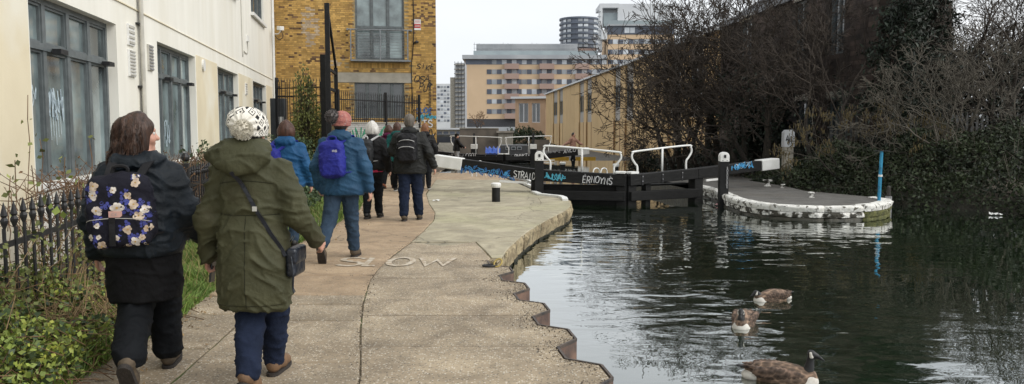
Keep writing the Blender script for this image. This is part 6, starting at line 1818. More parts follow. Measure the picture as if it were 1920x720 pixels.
F = (np.arange(n2)[:, None, None] * 6 + np.array([[0, 1, 2, 3], [3, 2, 4, 5]])[None]).reshape(-1, 4); mk('grass_tufts', V, F, MATS['grass_green'], gr)
# dry blades
k = r.integers(0, n, 1400); B2 = B[k]; h2 = r.uniform(.12, .3, 1400)
P1 = B2 + np.stack([r.normal(size=1400)*.12, r.normal(size=1400)*.12, h2], 1)
V, F = tubes(B2, P1, np.full(1400, .003), np.full(1400, .0015), 3); mk('dry_stalks', V, F, MATS['grass_dry'], gr)

# brambles and nettles in the near left corner
br = thing('bramble_patch', 'yellow green brambles and nettles spilling through the near railings', 'plant', (-3.2, 5.2, 0))
r = np.random.default_rng(51)
n = 17000
yy = r.uniform(3.8, 6.9, n); xf = -2.336 - .18 * yy; u = r.random(n)
X = xf - .35 + u * .95
lim = np.interp(yy, [3.8, 5.4, 6.2, 6.9], [.74, .66, .40, .2]); H = lim * (1.08 - .75 * u) * (1 + .45 * vnoise(np.stack([X*3, yy*3, 0*X], 1), 7))
C = np.stack([X, yy, np.maximum(H * np.sqrt(r.random(n)), .0)], 1)
msk = r.random(n)
for nm, a0, a1, m_, sz in (('bramble_leaves', 0, .6, 'bramble_leaf', (.02, .05)), ('nettle_leaves', .6, .82, 'nettle_leaf', (.025, .06)), ('yellow_leaves', .82, 1.0, 'yellow_leaf', (.018, .04))):
    q = (msk >= a0) & (msk < a1)
    V, F = leaves(C[q], r.uniform(*sz, q.sum()), seed=int(a0*100), normal_bias=(.2, -.5, .7), aspect=.75, flat=.45); mk(nm, V, F, MATS[m_], br)
m_ = 1300; i = r.integers(0, n, m_); P1 = C[i]; P0 = P1 + r.normal(size=(m_, 3)) * np.array([.16, .16, .1]) - np.array([0, 0, .12]); P0[:, 2] = np.maximum(P0[:, 2], 0)
V, F = tubes(P0, P1, np.full(m_, .004), np.full(m_, .002), 3); mk('stems', V, F, MATS['twig_brown'], br)
m_ = 1500; P0 = np.stack([r.uniform(-3.5, -2.7, m_), r.uniform(4.4, 6.2, m_), r.uniform(0, .3, m_)], 1); P1 = P0 + r.normal(size=(m_, 3)) * np.array([.12, .12, .10]) + np.array([0, 0, .06])
V, F = tubes(P0, P1, np.full(m_, .004), np.full(m_, .002), 3); mk('dead_stalks', V, F, MATS['dry_stem'], br)
k_ = 420; yq = r.uniform(4.2, 20, k_); xq = np.interp(yq, [t_[0] for t_ in XL], [t_[1] for t_ in XL]) + np.abs(r.normal(size=k_))*.22
V, F = leaves(np.stack([xq, yq, np.array([zg(q) for q in yq]) + .012], 1), r.uniform(.02, .05, k_), seed=77, normal_bias=(0, 0, 1), flat=.93, aspect=.6)
tag(mk('fallen_leaves', V, F, MATS['dry_stem']), 'scattered dry leaves along the grass edge of the path', 'leaves', kind='stuff')
# weeds climbing the railings
m_ = 2200; yy = r.uniform(4.2, 8.2, m_); X = -2.336 - .18*yy + r.normal(size=m_)*.07; Z = .15 + .75*r.beta(1.2, 1.8, m_) * (1 + .4*vnoise(np.stack([yy*4, 0*yy, 0*yy], 1), 5))
V, F = leaves(np.stack([X, yy, Z], 1), r.uniform(.02, .055, m_), seed=57, normal_bias=(.2, -.6, .6), aspect=.75); mk('climbing_leaves', V, F, MATS['shrub_olive'], br)
m_ = 260; yy = r.uniform(4.2, 8.5, m_); P0 = np.stack([-2.336 - .18*yy + r.normal(size=m_)*.05, yy, r.uniform(0, .6, m_)], 1); P1 = P0 + r.normal(size=(m_, 3)) * np.array([.06, .12, .1]) + np.array([0, 0, .2])
V, F = tubes(P0, P1, np.full(m_, .0035), np.full(m_, .002), 3); mk('climbing_stems', V, F, MATS['dry_stem'], br)
# tall thin stems against the wall
st = thing('wall_weed', 'tall thin weed with dry leaves in front of the first window', 'plant', (-4.6, 7.0, 0))
r = np.random.default_rng(61); C = []
for px, pyt, Y in ((52, 178, 7.6), (75, 260, 7.4), (30, 300, 6.6), (120, 295, 7.2), (170, 262, 7.8), (18, 330, 6.2), (145, 330, 6.8), (60, 310, 6.4)):
    P0, P1 = [], []
    tp = AT(px, pyt, Y); b0 = Vector((tp.x + r.normal()*.1, Y, 0)); pr = b0
    for k in range(1, 9):
        q = b0.lerp(tp, k/8) + Vector((r.normal()*.012, r.normal()*.012, 0)); P0.append(pr[:]); P1.append(q[:]); pr = q
        if k > 3 and r.random() < .75:
            for _ in range(2): C.append((q.x + r.normal()*.035, q.y + r.normal()*.035, q.z + r.normal()*.03))
    V, F = tubes(np.array(P0), np.array(P1), np.full(len(P0), .005), np.full(len(P0), .004), 4); mk('stem', V, F, MATS['twig_brown'], st)
V, F = leaves(np.array(C), r.uniform(.04, .075, len(C)), seed=62, aspect=.7); mk('leaves', V, F, MATS['shrub_olive'], st)
# big leaves near the railings
for px, py, Y, lab in ((143, 340, 6.0, None), (40, 615, 4.9, None), (120, 505, 5.6, None), (105, 395, 5.7, None)):
    a = AT(px, py, Y)
    V, F = leaves(np.array([a[:], (a.x + .05, a.y, a.z - .03), (a.x - .05, a.y + .02, a.z + .03)]), np.array([.075, .06, .05]), seed=px, aspect=.8, normal_bias=(0, -1, .5), flat=.8); mk('leaf', V, F, MATS['bramble_leaf'], br)
# ------------------------------------------------------------------ people
def cloth(name, c, c2=None, rough=.8, bump=.75, bscale=15, sheen=.0, scale=6, spec=.2, **kw):
    return mat(name, c, rough, c2 or tuple(x * .72 for x in c), scale, bump=bump, bscale=bscale, bdist=.02, sheen=sheen, spec=spec, objspace=True, **kw)
mat('skin', (0.56, 0.32, 0.235), .5, (0.50, 0.26, 0.19), 9, bump=.05, objspace=True)
mat('eye_white', (0.6, 0.58, 0.55), .2); mat('sole_rubber', (0.035, 0.028, 0.024), .8, (0.02, 0.017, 0.015), 40, bump=.6, bscale=80)
cloth('parka_olive', (0.062, 0.062, 0.032), (0.045, 0.046, 0.024), .7, spec=.25, col3=(0.05, 0.046, 0.025), scale3=3)
cloth('puffer_navy', (0.007, 0.0125, 0.019), (0.0045, 0.008, 0.012), .6, spec=.28)
cloth('knit_black', (0.005, 0.005, 0.006)); cloth('trouser_black', (0.006, 0.0075, 0.010), bump=.6)
cloth('denim_dark', (0.013, 0.020, 0.044), (0.008, 0.013, 0.029), .9); cloth('denim_blue', (0.035, 0.06, 0.095), (0.024, 0.042, 0.07), .9)
cloth('denim_grey', (0.025, 0.028, 0.035)); cloth('jacket_blue', (0.018, 0.07, 0.14), (0.012, 0.048, 0.10), .65, spec=.3); cloth('jacket_royal', (0.015, 0.085, 0.20), (0.01, 0.06, 0.15), .6)
cloth('jacket_black', (0.010, 0.010, 0.011), None, .6); cloth('jacket_charcoal', (0.022, 0.023, 0.022), None, .6); cloth('jacket_teal', (0.01, 0.085, 0.08)); cloth('jacket_magenta', (0.10, 0.012, 0.05))
cloth('pink_hem', (0.45, 0.03, 0.08)); cloth('jumper_salmon', (0.42, 0.24, 0.18)); cloth('joggers_grey', (0.36, 0.36, 0.37)); cloth('cap_black', (0.01, 0.01, 0.01))
cloth('bag_violet', (0.022, 0.028, 0.24), (0.015, 0.018, 0.16), .55); cloth('bag_black', (0.012, 0.012, 0.014), None, .55); cloth('bag_grey', (0.035, 0.037, 0.04), None, .6)
cloth('bag_floral', (0.010, 0.010, 0.018)); cloth('leather_navy', (0.008, 0.012, 0.022), None, .35, spec=.5)
cloth('wool_cream', (0.74, 0.70, 0.60), (0.66, 0.62, 0.52), .95, bump=.8, bscale=60); cloth('wool_grey', (0.19, 0.17, 0.165), (0.07, 0.065, 0.065), .95, bump=.8, bscale=70, scale=40)
cloth('wool_coral', (0.47, 0.19, 0.155), (0.34, 0.13, 0.12), .95, bump=.8, bscale=90, scale=30, col3=(.42, .34, .32), scale3=25)
def hair_mat(name, c, c2):
    return mat(name, c, .45, c2, 16, lo=.3, hi=.72, stretch=(3, 3, .5), bump=.7, bscale=42, bdist=.01, objspace=True, spec=.45)
hair_mat('hair_brown', (0.075, 0.034, 0.018), (0.014, 0.007, 0.005)); hair_mat('hair_white', (0.72, 0.70, 0.66), (0.5, 0.48, 0.45)); hair_mat('hair_grey', (0.17, 0.145, 0.115), (0.07, 0.06, 0.05))
hair_mat('hair_auburn', (0.085, 0.032, 0.018), (0.035, 0.014, 0.009)); hair_mat('hair_ginger', (0.26, 0.11, 0.045), (0.12, 0.05, 0.02)); hair_mat('hair_dark', (0.02, 0.015, 0.012), (0.01, 0.008, 0.006))
mat('shoe_tan', (0.20, 0.115, 0.06), .7, (0.12, 0.07, 0.04), 14, objspace=True, bump=.3); mat('shoe_mud', (0.115, 0.085, 0.055), .8, (0.06, 0.045, 0.03), 14, objspace=True, bump=.4)
mat('shoe_black', (0.012, 0.012, 0.012), .5); mat('shoe_orange', (0.22, 0.06, 0.02), .6); mat('phone_black', (0.008, 0.008, 0.009), .15); mat('sole_white', (.6, .6, .58), .6)
mat('petal_cream', (0.55, 0.46, 0.36), .8, (0.34, 0.25, 0.18), 30, objspace=True); mat('petal_white', (0.64, 0.60, 0.55), .8, (0.42, 0.36, 0.31), 30, objspace=True)
mat('petal_blue', (0.045, 0.055, 0.26), .8, (0.03, 0.035, 0.15), 30, objspace=True); mat('petal_heart', (0.45, 0.28, 0.07), .8); mat('label_pink', (0.55, 0.33, 0.28), .8); mat('piping', (.45, .43, .4), .7)
mat('metal_bright', (.6, .6, .6), .25, metal=1.0); mat('reflective', (.5, .5, .5), .4); mat('cuff_white', (.7, .7, .7), .8)

def wrinkle(amp, seed, fx=7.0, fz=11.0, quilt=0.0, qp=.085, seams=()):
    def f(V):
        wq = V + .07 * np.stack([vnoise(V * 5 + 3, seed + 2), vnoise(V * 5 + 9, seed + 3), vnoise(V * 5 + 17, seed + 4)], 1)
        wq = wq + np.stack([0 * V[:, 0], 0 * V[:, 0], .35 * np.abs(V[:, 0])], 1)
        n1 = vnoise(wq * np.array([fx*.7, fx*.7, fz]), seed); n2 = vnoise(wq * np.array([fx*1.5, fx*1.5, fz*2.0]) + 7, seed + 1); n3 = vnoise(V * 4.0, seed + 6)
        d = amp * ((1 - np.abs(n1)) ** 6 - .16) * 1.7 + amp * ((1 - np.abs(n2)) ** 6 - .16) * 1.1 + amp * .5 * n3
        if quilt: d = d + quilt * (np.abs(np.sin(PI * V[:, 2] / qp)) ** .6 - .7)
        for zc, w_ in seams: d = d - .006 * np.exp(-((V[:, 2] - zc) / w_) ** 2)
        return d
    return f

_shoe_cache = {}
def shoe_arrays():
    if 'u' not in _shoe_cache:
        s = Sdf((-.09, -.16, -.03), (.09, .24, .2), .008)
        s.cap((0, -.065, .045), (0, .05, .045), .043, .046, .02, sq=((1, 0, 0), .85)); s.cap((0, .05, .04), (0, .15, .024), .046, .036, .03); s.cap((0, -.055, .06), (0, -.05, .125), .042, .044, .03)
        F = s.F; Z = s.ax[2][None, None, :]; F[:] = np.maximum(F, (.004 - Z) + 0 * F)
        V, Q = surfnet(s.F, s.lo, s.h); _shoe_cache['u'] = (V, Q)
        out = [(.038*math.cos(a), -.07 + .045*math.sin(a)) for a in np.linspace(PI, 2*PI, 8)] + [(.046, .05), (.047, .10)] + [(.042*math.cos(a), .135 + .055*math.sin(a)) for a in np.linspace(0, PI, 9)] + [(-.044, .08), (-.036, .0)]
        mb = MB(); mb.prism(out, -.022, .008); _shoe_cache['s'] = (np.array([v[:] for v in mb.V]), mb.F)
    return _shoe_cache
def shoe(parent, A, pitch, yaw, m, solem='sole_rubber', s=1.0):
    c = shoe_arrays(); Rm = np.array((Matrix.Rotation(yaw, 3, 'Z') @ Matrix.Rotation(-pitch, 3, 'X')))
    piv = np.array([0, -.05, .1]); A = np.array(A)
    tr = lambda V: (V - piv) * s @ Rm.T + A
    o = mk('shoe', tr(c['u'][0]), c['u'][1], MATS[m], parent, True, True)
    V, F = c['s']; mk('sole', [tuple(v) for v in tr(V)], F, MATS[solem], o, False, True)
    return o
def rotz(p, a, c=(0, 0, 0)):
    x, y = p[0] - c[0], p[1] - c[1]
    return (c[0] + x*math.cos(a) - y*math.sin(a), c[1] + x*math.sin(a) + y*math.cos(a), p[2])

def add_hand(s, W, D, side, curl=.5, grip=False):
    W = np.array(W, float); d = np.array(D, float) - W; d /= np.linalg.norm(d)
    n = np.array([-side, .15, 0.0]); n -= d * (n @ d); n /= np.linalg.norm(n)          # palm faces the thigh
    t = np.cross(d, n) * (1 if side > 0 else -1)
    if t[1] < 0: t = -t                                                             # thumb side: forwards
    s.cap(W - d*.06, W + d*.02, .027, .025, .02)
    s.cap(W + d*.02 + t*.012, W + d*.085 + t*.016, .026, .024, .015, sq=(n, .55)); s.cap(W + d*.02 - t*.012, W + d*.082 - t*.018, .025, .022, .015, sq=(n, .55))
    for k, (o, l) in enumerate(((.030, .068), (.010, .078), (-.010, .072), (-.029, .056))):
        p0 = W + d*.085 + t*o; c0 = curl * (.9 + .15*k); 
        if grip: c0 = 1.25
        p1 = p0 + (d*math.cos(c0*.5) + n*math.sin(c0*.5)) * l*.5; p2 = p1 + (d*math.cos(c0*1.5) + n*math.sin(c0*1.5)) * l*.5
        s.cap(p0, p1, .0095, .0088, .004); s.cap(p1, p2, .0088, .0072, .003)
    q0 = W + d*.035 + t*.026; q1 = q0 + (d*.65 + t*.6 + n*.25) * .04; q2 = q1 + (d*.9 + t*.15 + n*.4) * .032
    s.cap(q0, q1, .013, .0105, .012); s.cap(q1, q2, .0105, .008, .003)

def person(label, px, Y, yaw, H, sp):
    x = AT(px, 300, Y).x
    t = thing('person', label, 'person', (x, Y, zg(Y) + sp.get('z', 0)), yaw, scale=H / 1.65)
    hc = np.array(sp.get('head', (0, .03, 1.535))); hy = sp.get('head_yaw', 0.0); hres = sp.get('res', .008)
    LL, RL = sp['legs']; LA, RA = sp['arms']
    pts = np.array([p for g_ in (LL[:3], RL[:3], LA, RA) for p in g_] + [hc])
    lo, hi = pts.min(0) - .2, pts.max(0) + .2; lo[2] = -.03
    # --- the body itself: one surface from scalp to ankles
    s = Sdf(lo, hi, hres)
    hr = lambda p: rotz(np.array(p) + hc, hy, hc)
    s.ell(hc + np.array([0, 0, .012]), (.074, .092, .105), .02, rot=(0, 0, hy)); s.ell(hr((0, .025, -.055)), (.056, .066, .065), .03, rot=(0, 0, hy))
    s.cap(hr((0, .094, -.005)), hr((0, .108, -.03)), .010, .014, .012)            # nose
    s.cap(hr((-.03, .085, .022)), hr((.03, .085, .022)), .012, .012, .015)         # brow
    for sx in (-1, 1):
        s.ell(hr((sx*.031, .094, .002)), (.015, .012, .010), .01, op='s', rot=(0, 0, hy)); s.ell(hr((sx*.075, -.005, -.012)), (.012, .02, .032), .008, rot=(0, 0, hy))
        s.ell(hr((sx*.036, .068, -.035)), (.024, .026, .026), .02, rot=(0, 0, hy))
    s.cap(hr((-.018, .088, -.06)), hr((.018, .088, -.06)), .008, .008, .008); s.ell(hr((0, .075, -.095)), (.022, .02, .018), .02, rot=(0, 0, hy))
    s.cap(hc + np.array([0, -.02, -.07]), (0, -.01, 1.38), .05, .056, .03)
    s.loft([(.82, 0, 0, .13, .09), (.95, 0, 0, .135, .09), (1.1, 0, 0, .115, .08), (1.28, 0, 0, .15, .085), (1.36, 0, 0, .12, .07), (1.42, 0, -.01, .055, .05)], .03)
    for side, A in ((-1, LA), (1, RA)):
        s.chain([A[0], A[1], A[2]], [.045, .035, .026], .03)
        add_hand(s, A[2], A[3], side, sp.get('curl', .5), sp.get('grip', 0) == side)
    for G_ in (LL, RL): s.chain([G_[0], G_[1], G_[2]], [.075, .05, .036], .04)
    body = s.mesh('body', MATS['skin'], t)
    for sx in (-1, 1):
        p = hr((sx*.031, .082, .002)); o = MB().lathe([(.001, -.012), (.009, -.008), (.012, 0), (.009, .008), (.001, .012)], p, 8).build('eye', MATS['eye_white'], t, True, local=True)
    # --- trousers
    tr = sp['trousers']
    s = Sdf(lo, np.array([hi[0], hi[1], 1.05]), sp.get('tres', .012))
    for G_ in (LL, RL):
        a, k_, f = [np.array(q, float) for q in G_[:3]]
        e = f + (f - k_) / np.linalg.norm(f - k_) * tr.get('over', -.02)
        s.chain([a, k_, e], tr['r'], .03)
    s.loft([(.74, 0, 0, tr['r'][0] + .055, tr['r'][0] + .01), (.95, 0, 0, .15, .11)], .05)
    s.mesh('trousers', MATS[tr['m']], t, wrinkle(tr.get('w', .007), sp.get('seed', 1) + 5, 9, 13))
    for G_ in (LL, RL): shoe(t, G_[2], G_[3], 0.0, sp['shoes'], sp.get('soles', 'sole_rubber'), sp.get('shoe_s', 1.0))
    # --- coat
    def garment(name, g_):
        gl = np.array([lo[0] - .05, lo[1] - .12, min(r_[0] for r_ in g_['loft']) - .06]); gl[2] = min(gl[2], min(LA[2][2], RA[2][2]) - .1) if g_.get('sleeve') else gl[2]
        s = Sdf(gl, np.array([hi[0] + .05, hi[1] + .05, 1.72]), g_.get('res', .011))
        s.loft(g_['loft'], .02, 2.2)
        if g_.get('sleeve'):
            r0, r1, r2 = g_['sleeve']
            for A in (LA, RA):
                w_ = np.array(A[2]); e_ = np.array(A[1]); w2 = w_ + (w_ - e_) / np.linalg.norm(w_ - e_) * g_.get('cuff', .0)
                s.chain([A[0], A[1], w2], [r0, r1, r2], .045)
        for h_ in g_.get('blobs', ()): s.ell(h_[0], h_[1], h_[2] if len(h_) > 2 else .03, rot=h_[3] if len(h_) > 3 else None)
        for h_ in g_.get('cuts', ()): s.ell(h_[0], h_[1], .015, 's')
        return s.mesh(name, MATS[g_['m']], t, wrinkle(g_.get('w', .008), sp.get('seed', 1), g_.get('fx', 7), g_.get('fz', 11), g_.get('quilt', 0), g_.get('qp', .085), g_.get('seams', ())))
    for nm, g_ in sp['garments']: garment(nm, g_)
    # --- hair
    if 'hair' in sp:
        h_ = sp['hair']; s = Sdf(hc - np.array([.24, .24, .32]), hc + np.array([.24, .24, .2]), .008)
        for e_ in h_['e']: s.ell(hr(e_[0]), e_[1], e_[2] if len(e_) > 2 else .03, rot=(0, 0, hy))
        for e_ in h_.get('c', ()): s.cap(hr(e_[0]), hr(e_[1]), e_[2], e_[3], .025)
        # keep the face clear
        for e_ in h_.get('cut', [((0, .13, -.03), (.062, .075, .10))]): s.ell(hr(e_[0]), e_[1], .012, 's', rot=(0, 0, hy))
        am = h_.get('amp', .006)
        ho = s.mesh('hair', MATS[h_['m']], t, lambda V: am * vnoise(V * np.array([38, 38, 5]), 3) + am * .8 * vnoise(V * np.array([16, 16, 7]), 4))
        if h_.get('strands'):
            g_ = np.random.default_rng(17); lv = s.V - hc; ly = lv[:, 0]*math.sin(-hy) + lv[:, 1]*math.cos(-hy); idx_ = np.nonzero((s.V[:, 2] < hc[2] + .07) & (ly < .015))[0]; k_ = g_.choice(idx_, h_['strands']); Pq = s.V[k_].copy()
            out_ = Pq - hc; out_[:, 2] = 0; out_ /= np.maximum(np.linalg.norm(out_, axis=1, keepdims=True), 1e-6)
            A0, A1 = [], []
            L_ = g_.uniform(.05, .12, len(Pq)); ph_ = g_.uniform(0, 6, len(Pq)); cur = Pq + out_ * .002; floor_ = hc[2] - .19
            for q_ in range(5):
                wav = np.stack([np.sin(ph_ + q_*.9), np.cos(ph_*1.3 + q_*.9), 0*ph_], 1) * .004
                nx = cur + np.array([0, 0, -1]) * (L_/5)[:, None] + wav + out_ * (.0015 + .002 * q_ * (cur[:, 2:3] < hc[2] - .1)); nx[:, 2] = np.maximum(nx[:, 2], floor_)
                A0.append(cur); A1.append(nx); cur = nx
            A0, A1 = np.concatenate(A0), np.concatenate(A1); V_, F_ = tubes(A0, A1, np.full(len(A0), .0021), np.full(len(A0), .0016), 3)
            mk('hair_strands', V_, F_, MATS[h_['m']], ho, False, True)
    return t, hr

def pompom(parent, c, r, m, n=900, seed=1):
    g_ = np.random.default_rng(seed); d = g_.normal(size=(n, 3)); d /= np.linalg.norm(d, axis=1, keepdims=True)
    c = np.array(c); P0 = c + d * r * .25; P1 = c + d * r * g_.uniform(.88, 1.08, n)[:, None] + g_.normal(size=(n, 3)) * r * .06
    V, F = tubes(P0, P1, np.full(n, r*.05), np.full(n, r*.035), 4)
    s = Sdf(c - r*1.3, c + r*1.3, r/9); s.ell(c, (r*.9,)*3)
    V2, Q2 = surfnet(s.F, s.lo, s.h)
    return mk('pompom', np.concatenate([V, V2]), np.concatenate([F, Q2 + len(V)]), MATS[m], parent, True, True)

def backpack(label, owner, c, half, m, straps=True, strap_m=None, pocket=None, tilt=0.0, shoulder=1.37, lid=None, sx=.10, out=.0):
    t = thing('backpack', label, 'backpack', owner.location[:], owner.rotation_euler[2], scale=owner.scale[0])
    c, half = np.array(c, float), np.array(half, float)
    s = Sdf(c - half - .1, c + half + .1, .010)
    s.rbox(c, half, min(half)*.95, .01, rot=(0, tilt, 0)); s.ell(c, half*np.array([1.02, 1.1, 1.05]), .03); s.rbox(c + np.array([0, -half[1]*.35, -half[2]*.3]), half * np.array([.92, .85, .62]), min(half)*.5, .02, rot=(0, tilt, 0))
    b_ = s.mesh('bag_body', MATS[m], t, wrinkle(.006, 9, 10, 14)); bv = BVHTree.FromPolygons([tuple(v) for v in s.V], [tuple(q) for q in s.Q])
    if pocket is not None:
        pc, ph, pm = pocket; pc = np.array(pc)
        s = Sdf(pc - np.array(ph) - .06, pc + np.array(ph) + .06, .010); s.rbox(pc, ph, min(ph)*.7, .01, rot=(0, tilt, 0)); s.mesh('front_pocket', MATS[pm], t, wrinkle(.004, 4, 12, 14))
    if straps:
        for sg in (-1, 1):
            q = [(c[0] + sg*half[0]*.45, c[1] + half[1]*.3, c[2] + half[2]*.78), (sg*sx + c[0]*.3, c[1] + half[1] + .05, shoulder + .005 + out), (sg*(sx + .02), .03, shoulder + .03 + out), (sg*(sx + .03), .15, shoulder - .1), (sg*(sx + .05), .19, shoulder - .28), (sg*(sx + .13), .02, c[2] - half[2]*.6), (c[0] + sg*half[0]*.8, c[1] + half[1]*.5, c[2] - half[2]*.75)]
            P = smooth_path(q, 5); mb = MB(); ids = []
            for k, p in enumerate(P):
                ids.append(mb.v([(p.x - .024, p.y, p.z - .003), (p.x + .024, p.y, p.z - .003), (p.x + .024, p.y - .006, p.z + .008), (p.x - .024, p.y - .006, p.z + .008)]))
            for a, e in zip(ids, ids[1:]):
                for j in range(4): mb.F.append((a+j, a+(j+1)%4, e+(j+1)%4, e+j))
            mb.build('strap', MATS[strap_m or m], t, local=True)
        MB().tube(smooth_path([(c[0] - .04, c[1] + .0, c[2] + half[2] - .01), (c[0] - .035, c[1], c[2] + half[2] + .045), (c[0] + .035, c[1], c[2] + half[2] + .045), (c[0] + .04, c[1], c[2] + half[2] - .01)], 4), .011, 6).build('grab_loop', MATS[strap_m or m], t, local=True)
    return t, bv, b_
def on_bag(bv, x, z):
    hit = bv.ray_cast(Vector((x, -1.5, z)), Vector((0, 1, 0)))
    return hit[0]

# ---------- woman with the floral backpack
W1 = dict(res=.007, seed=3, head=(-.01, .03, 1.515), head_yaw=R(-72), shoes='shoe_mud', shoe_s=1.08,
  legs=[((-.085, 0, .82), (-.04, -.03, .47), (-.03, -.30, .205), R(56)), ((.085, 0, .82), (.075, .17, .47), (.085, .20, .118), R(-4))],
  arms=[((-.18, .0, 1.27), (-.265, -.02, 1.01), (-.285, .06, .785), (-.29, .10, .70)), ((.17, .0, 1.27), (.265, -.03, 1.02), (.315, .12, .86), (.345, .19, .80))],
  trousers=dict(m='trouser_black', r=[.108, .098, .092], over=-.02, w=.007),
  garments=[('tunic', dict(m='knit_black', loft=[(.50, .01, 0, .212, .172), (.62, .01, 0, .218, .172), (.8, 0, 0, .22, .165)], w=.006)),
            ('puffer_jacket', dict(m='puffer_navy', sleeve=(.080, .080, .055), quilt=.0045, qp=.13, w=.009, res=.010,
              loft=[(.775, 0, -.01, .232, .185), (.80, 0, -.01, .245, .195), (.95, 0, -.01, .245, .192), (1.1, 0, -.01, .236, .18), (1.20, 0, -.01, .222, .165), (1.29, 0, -.01, .195, .14), (1.35, 0, -.01, .125, .11), (1.40, 0, 0, .085, .09)],
              blobs=[((-.01, -.10, 1.34), (.14, .075, .055), .03), ((.08, -.03, 1.365), (.08, .09, .04), .03), ((-.10, -.03, 1.36), (.06, .09, .035), .03)]))],
  hair=dict(m='hair_brown', amp=.012, strands=1500, e=[((0, -.015, .03), (.092, .108, .10)), ((0, -.06, -.05), (.10, .072, .12), .04), ((-.075, -.01, -.06), (.05, .07, .12), .04), ((.075, -.015, -.06), (.048, .065, .12), .04)],
    c=[((-.09, -.05, -.08), (-.13, -.06, -.16), .05, .022), ((.085, -.04, -.08), (.13, -.03, -.155), .048, .022), ((0, -.1, -.08), (0, -.13, -.165), .06, .03), ((-.05, -.1, -.08), (-.07, -.13, -.175), .05, .02), ((.05, -.1, -.08), (.08, -.115, -.175), .05, .02)],
    cut=[((0, .125, -.035), (.066, .07, .105))]))
w1, _ = person('woman in dark navy puffer jacket and wide black trousers, hair loose, looking right', 262, 4.9, R(12), 1.65, W1)
BX = -.045
bp1, bv, bag1 = backpack('dark floral backpack with cream roses and blue leaves', w1, (BX, -.275, 1.075), (.178, .085, .205), 'bag_floral', tilt=R(-4), pocket=((BX + .015, -.345, .965), (.155, .055, .095), 'bag_floral'), strap_m='bag_black', shoulder=1.34)
pk = [o for o in bp1.children if o.name.startswith('front_pocket')][0]
def both_hit(x, z):
    a = on_bag(bv, x, z)
    return a
pv = BVHTree.FromPolygons([v.co[:] for v in pk.data.vertices], [p.vertices[:] for p in pk.data.polygons])
def bag_hit(x, z):
    hs = [h for h in (bv.ray_cast(Vector((x, -1.5, z)), Vector((0, 1, 0))), pv.ray_cast(Vector((x, -1.5, z)), Vector((0, 1, 0)))) if h[0] is not None]
    return min(hs, key=lambda h: h[0].y)[0] if hs else None
fr_ = random.Random(6)
def flower(x, z, r, m, n=6, lift=.0022):
    r = r * .82
    mb = MB()
    for k in range(n):
        a0 = 2*PI*k/n + fr_.uniform(-.3, .3); rr_ = r * fr_.uniform(.8, 1.15)
        ring = []
        for j in range(9):
            b0 = 2*PI*j/9; lx_, lz_ = rr_*.55 + rr_*.45*math.cos(b0), rr_*.42*math.sin(b0)
            X, Z = x + lx_*math.cos(a0) - lz_*math.sin(a0), z + lx_*math.sin(a0) + lz_*math.cos(a0); h_ = bag_hit(X, Z)
            if h_ is None: break
            ring.append((X, h_.y - lift - .0004*k, Z))
        if len(ring) == 9:
            i = mb.v(ring); mb.F.append(tuple(range(i, i + 9)))
    if mb.F: mb.build('printed_flower', MATS[m], bag1, local=True)
    if m != 'petal_blue':
        h_ = bag_hit(x, z)
        if h_ is not None:
            q = MB(); i = q.v([(x + r*.2*math.cos(a), h_.y - lift - .003, z + r*.2*math.sin(a)) for a in np.linspace(0, 2*PI, 8)[:-1]]); q.F.append(tuple(range(i, i+7))); q.build('flower_heart', MATS['petal_heart'], bag1, local=True)
# (u, v) on the bag, from its photographed face
for u, v, r_, m_ in ((-.66, .62, .034, 0), (-.68, .40, .036, 1), (-.1, .52, .026, 1), (.52, .70, .032, 0), (.50, .88, .028, 1), (.30, .38, .028, 0), (.02, .10, .045, 1), (.48, .18, .034, 0), (-.55, .04, .038, 1), (.62, -.10, .036, 0), (.78, .05, .03, 1),
    (-.52, -.32, .02, 1), (.32, -.42, .032, 0), (-.75, -.62, .028, 1), (-.42, -.82, .034, 0), (.52, -.72, .034, 1), (.30, -.86, .03, 0), (.85, -.40, .028, 0), (-.5, -.6, .018, 1), (0, -.62, .02, 1), (.8, -.82, .024, 1), (.72, -.62, .024, 0)):
    X, Z = BX + u*.19, 1.075 + v*.235
    for k in range(3):
        an = fr_.uniform(0, 2*PI); flower(X + math.cos(an)*r_*1.1, Z + math.sin(an)*r_*1.1, r_*.7, 'petal_blue', 3, .0012)
    flower(X, Z, r_, ('petal_cream', 'petal_white')[m_])
q = MB()
for z in (1.02,):
    h0 = bag_hit(BX, 1.055); q.box(BX - .04, BX + .03, h0.y - .012, h0.y - .004, 1.045, 1.08)
q.build('stitched_label', MATS['label_pink'], bp1, local=True)
ik = Ink((BX - .035, h0.y - .0122, 1.055), (1, 0, 0), (0, 0, 1), (0, -1, 0)); ik.text('CK', .012, .0, .014, .012, .002, .5); o = ik.build('label_lettering', 'spray_grey', None); o.parent = bp1
h0 = bag_hit(BX - .015, .96); MB().box(BX - .035, BX - .003, h0.y - .016, h0.y - .006, .885, 1.045).build('buckle_strap', MATS['bag_black'], bp1, local=True)
pts = [(BX + .168*math.cos(a), 0, 1.015 + .025*math.sin(a)) for a in np.linspace(PI, 0, 22)]
pts = [(p[0], (bag_hit(p[0], p[2]) or Vector((0, -.3, 0))).y - .004, p[2]) for p in pts]
MB().tube(pts, .0022, 5).build('piping', MATS['piping'], bp1, local=True)

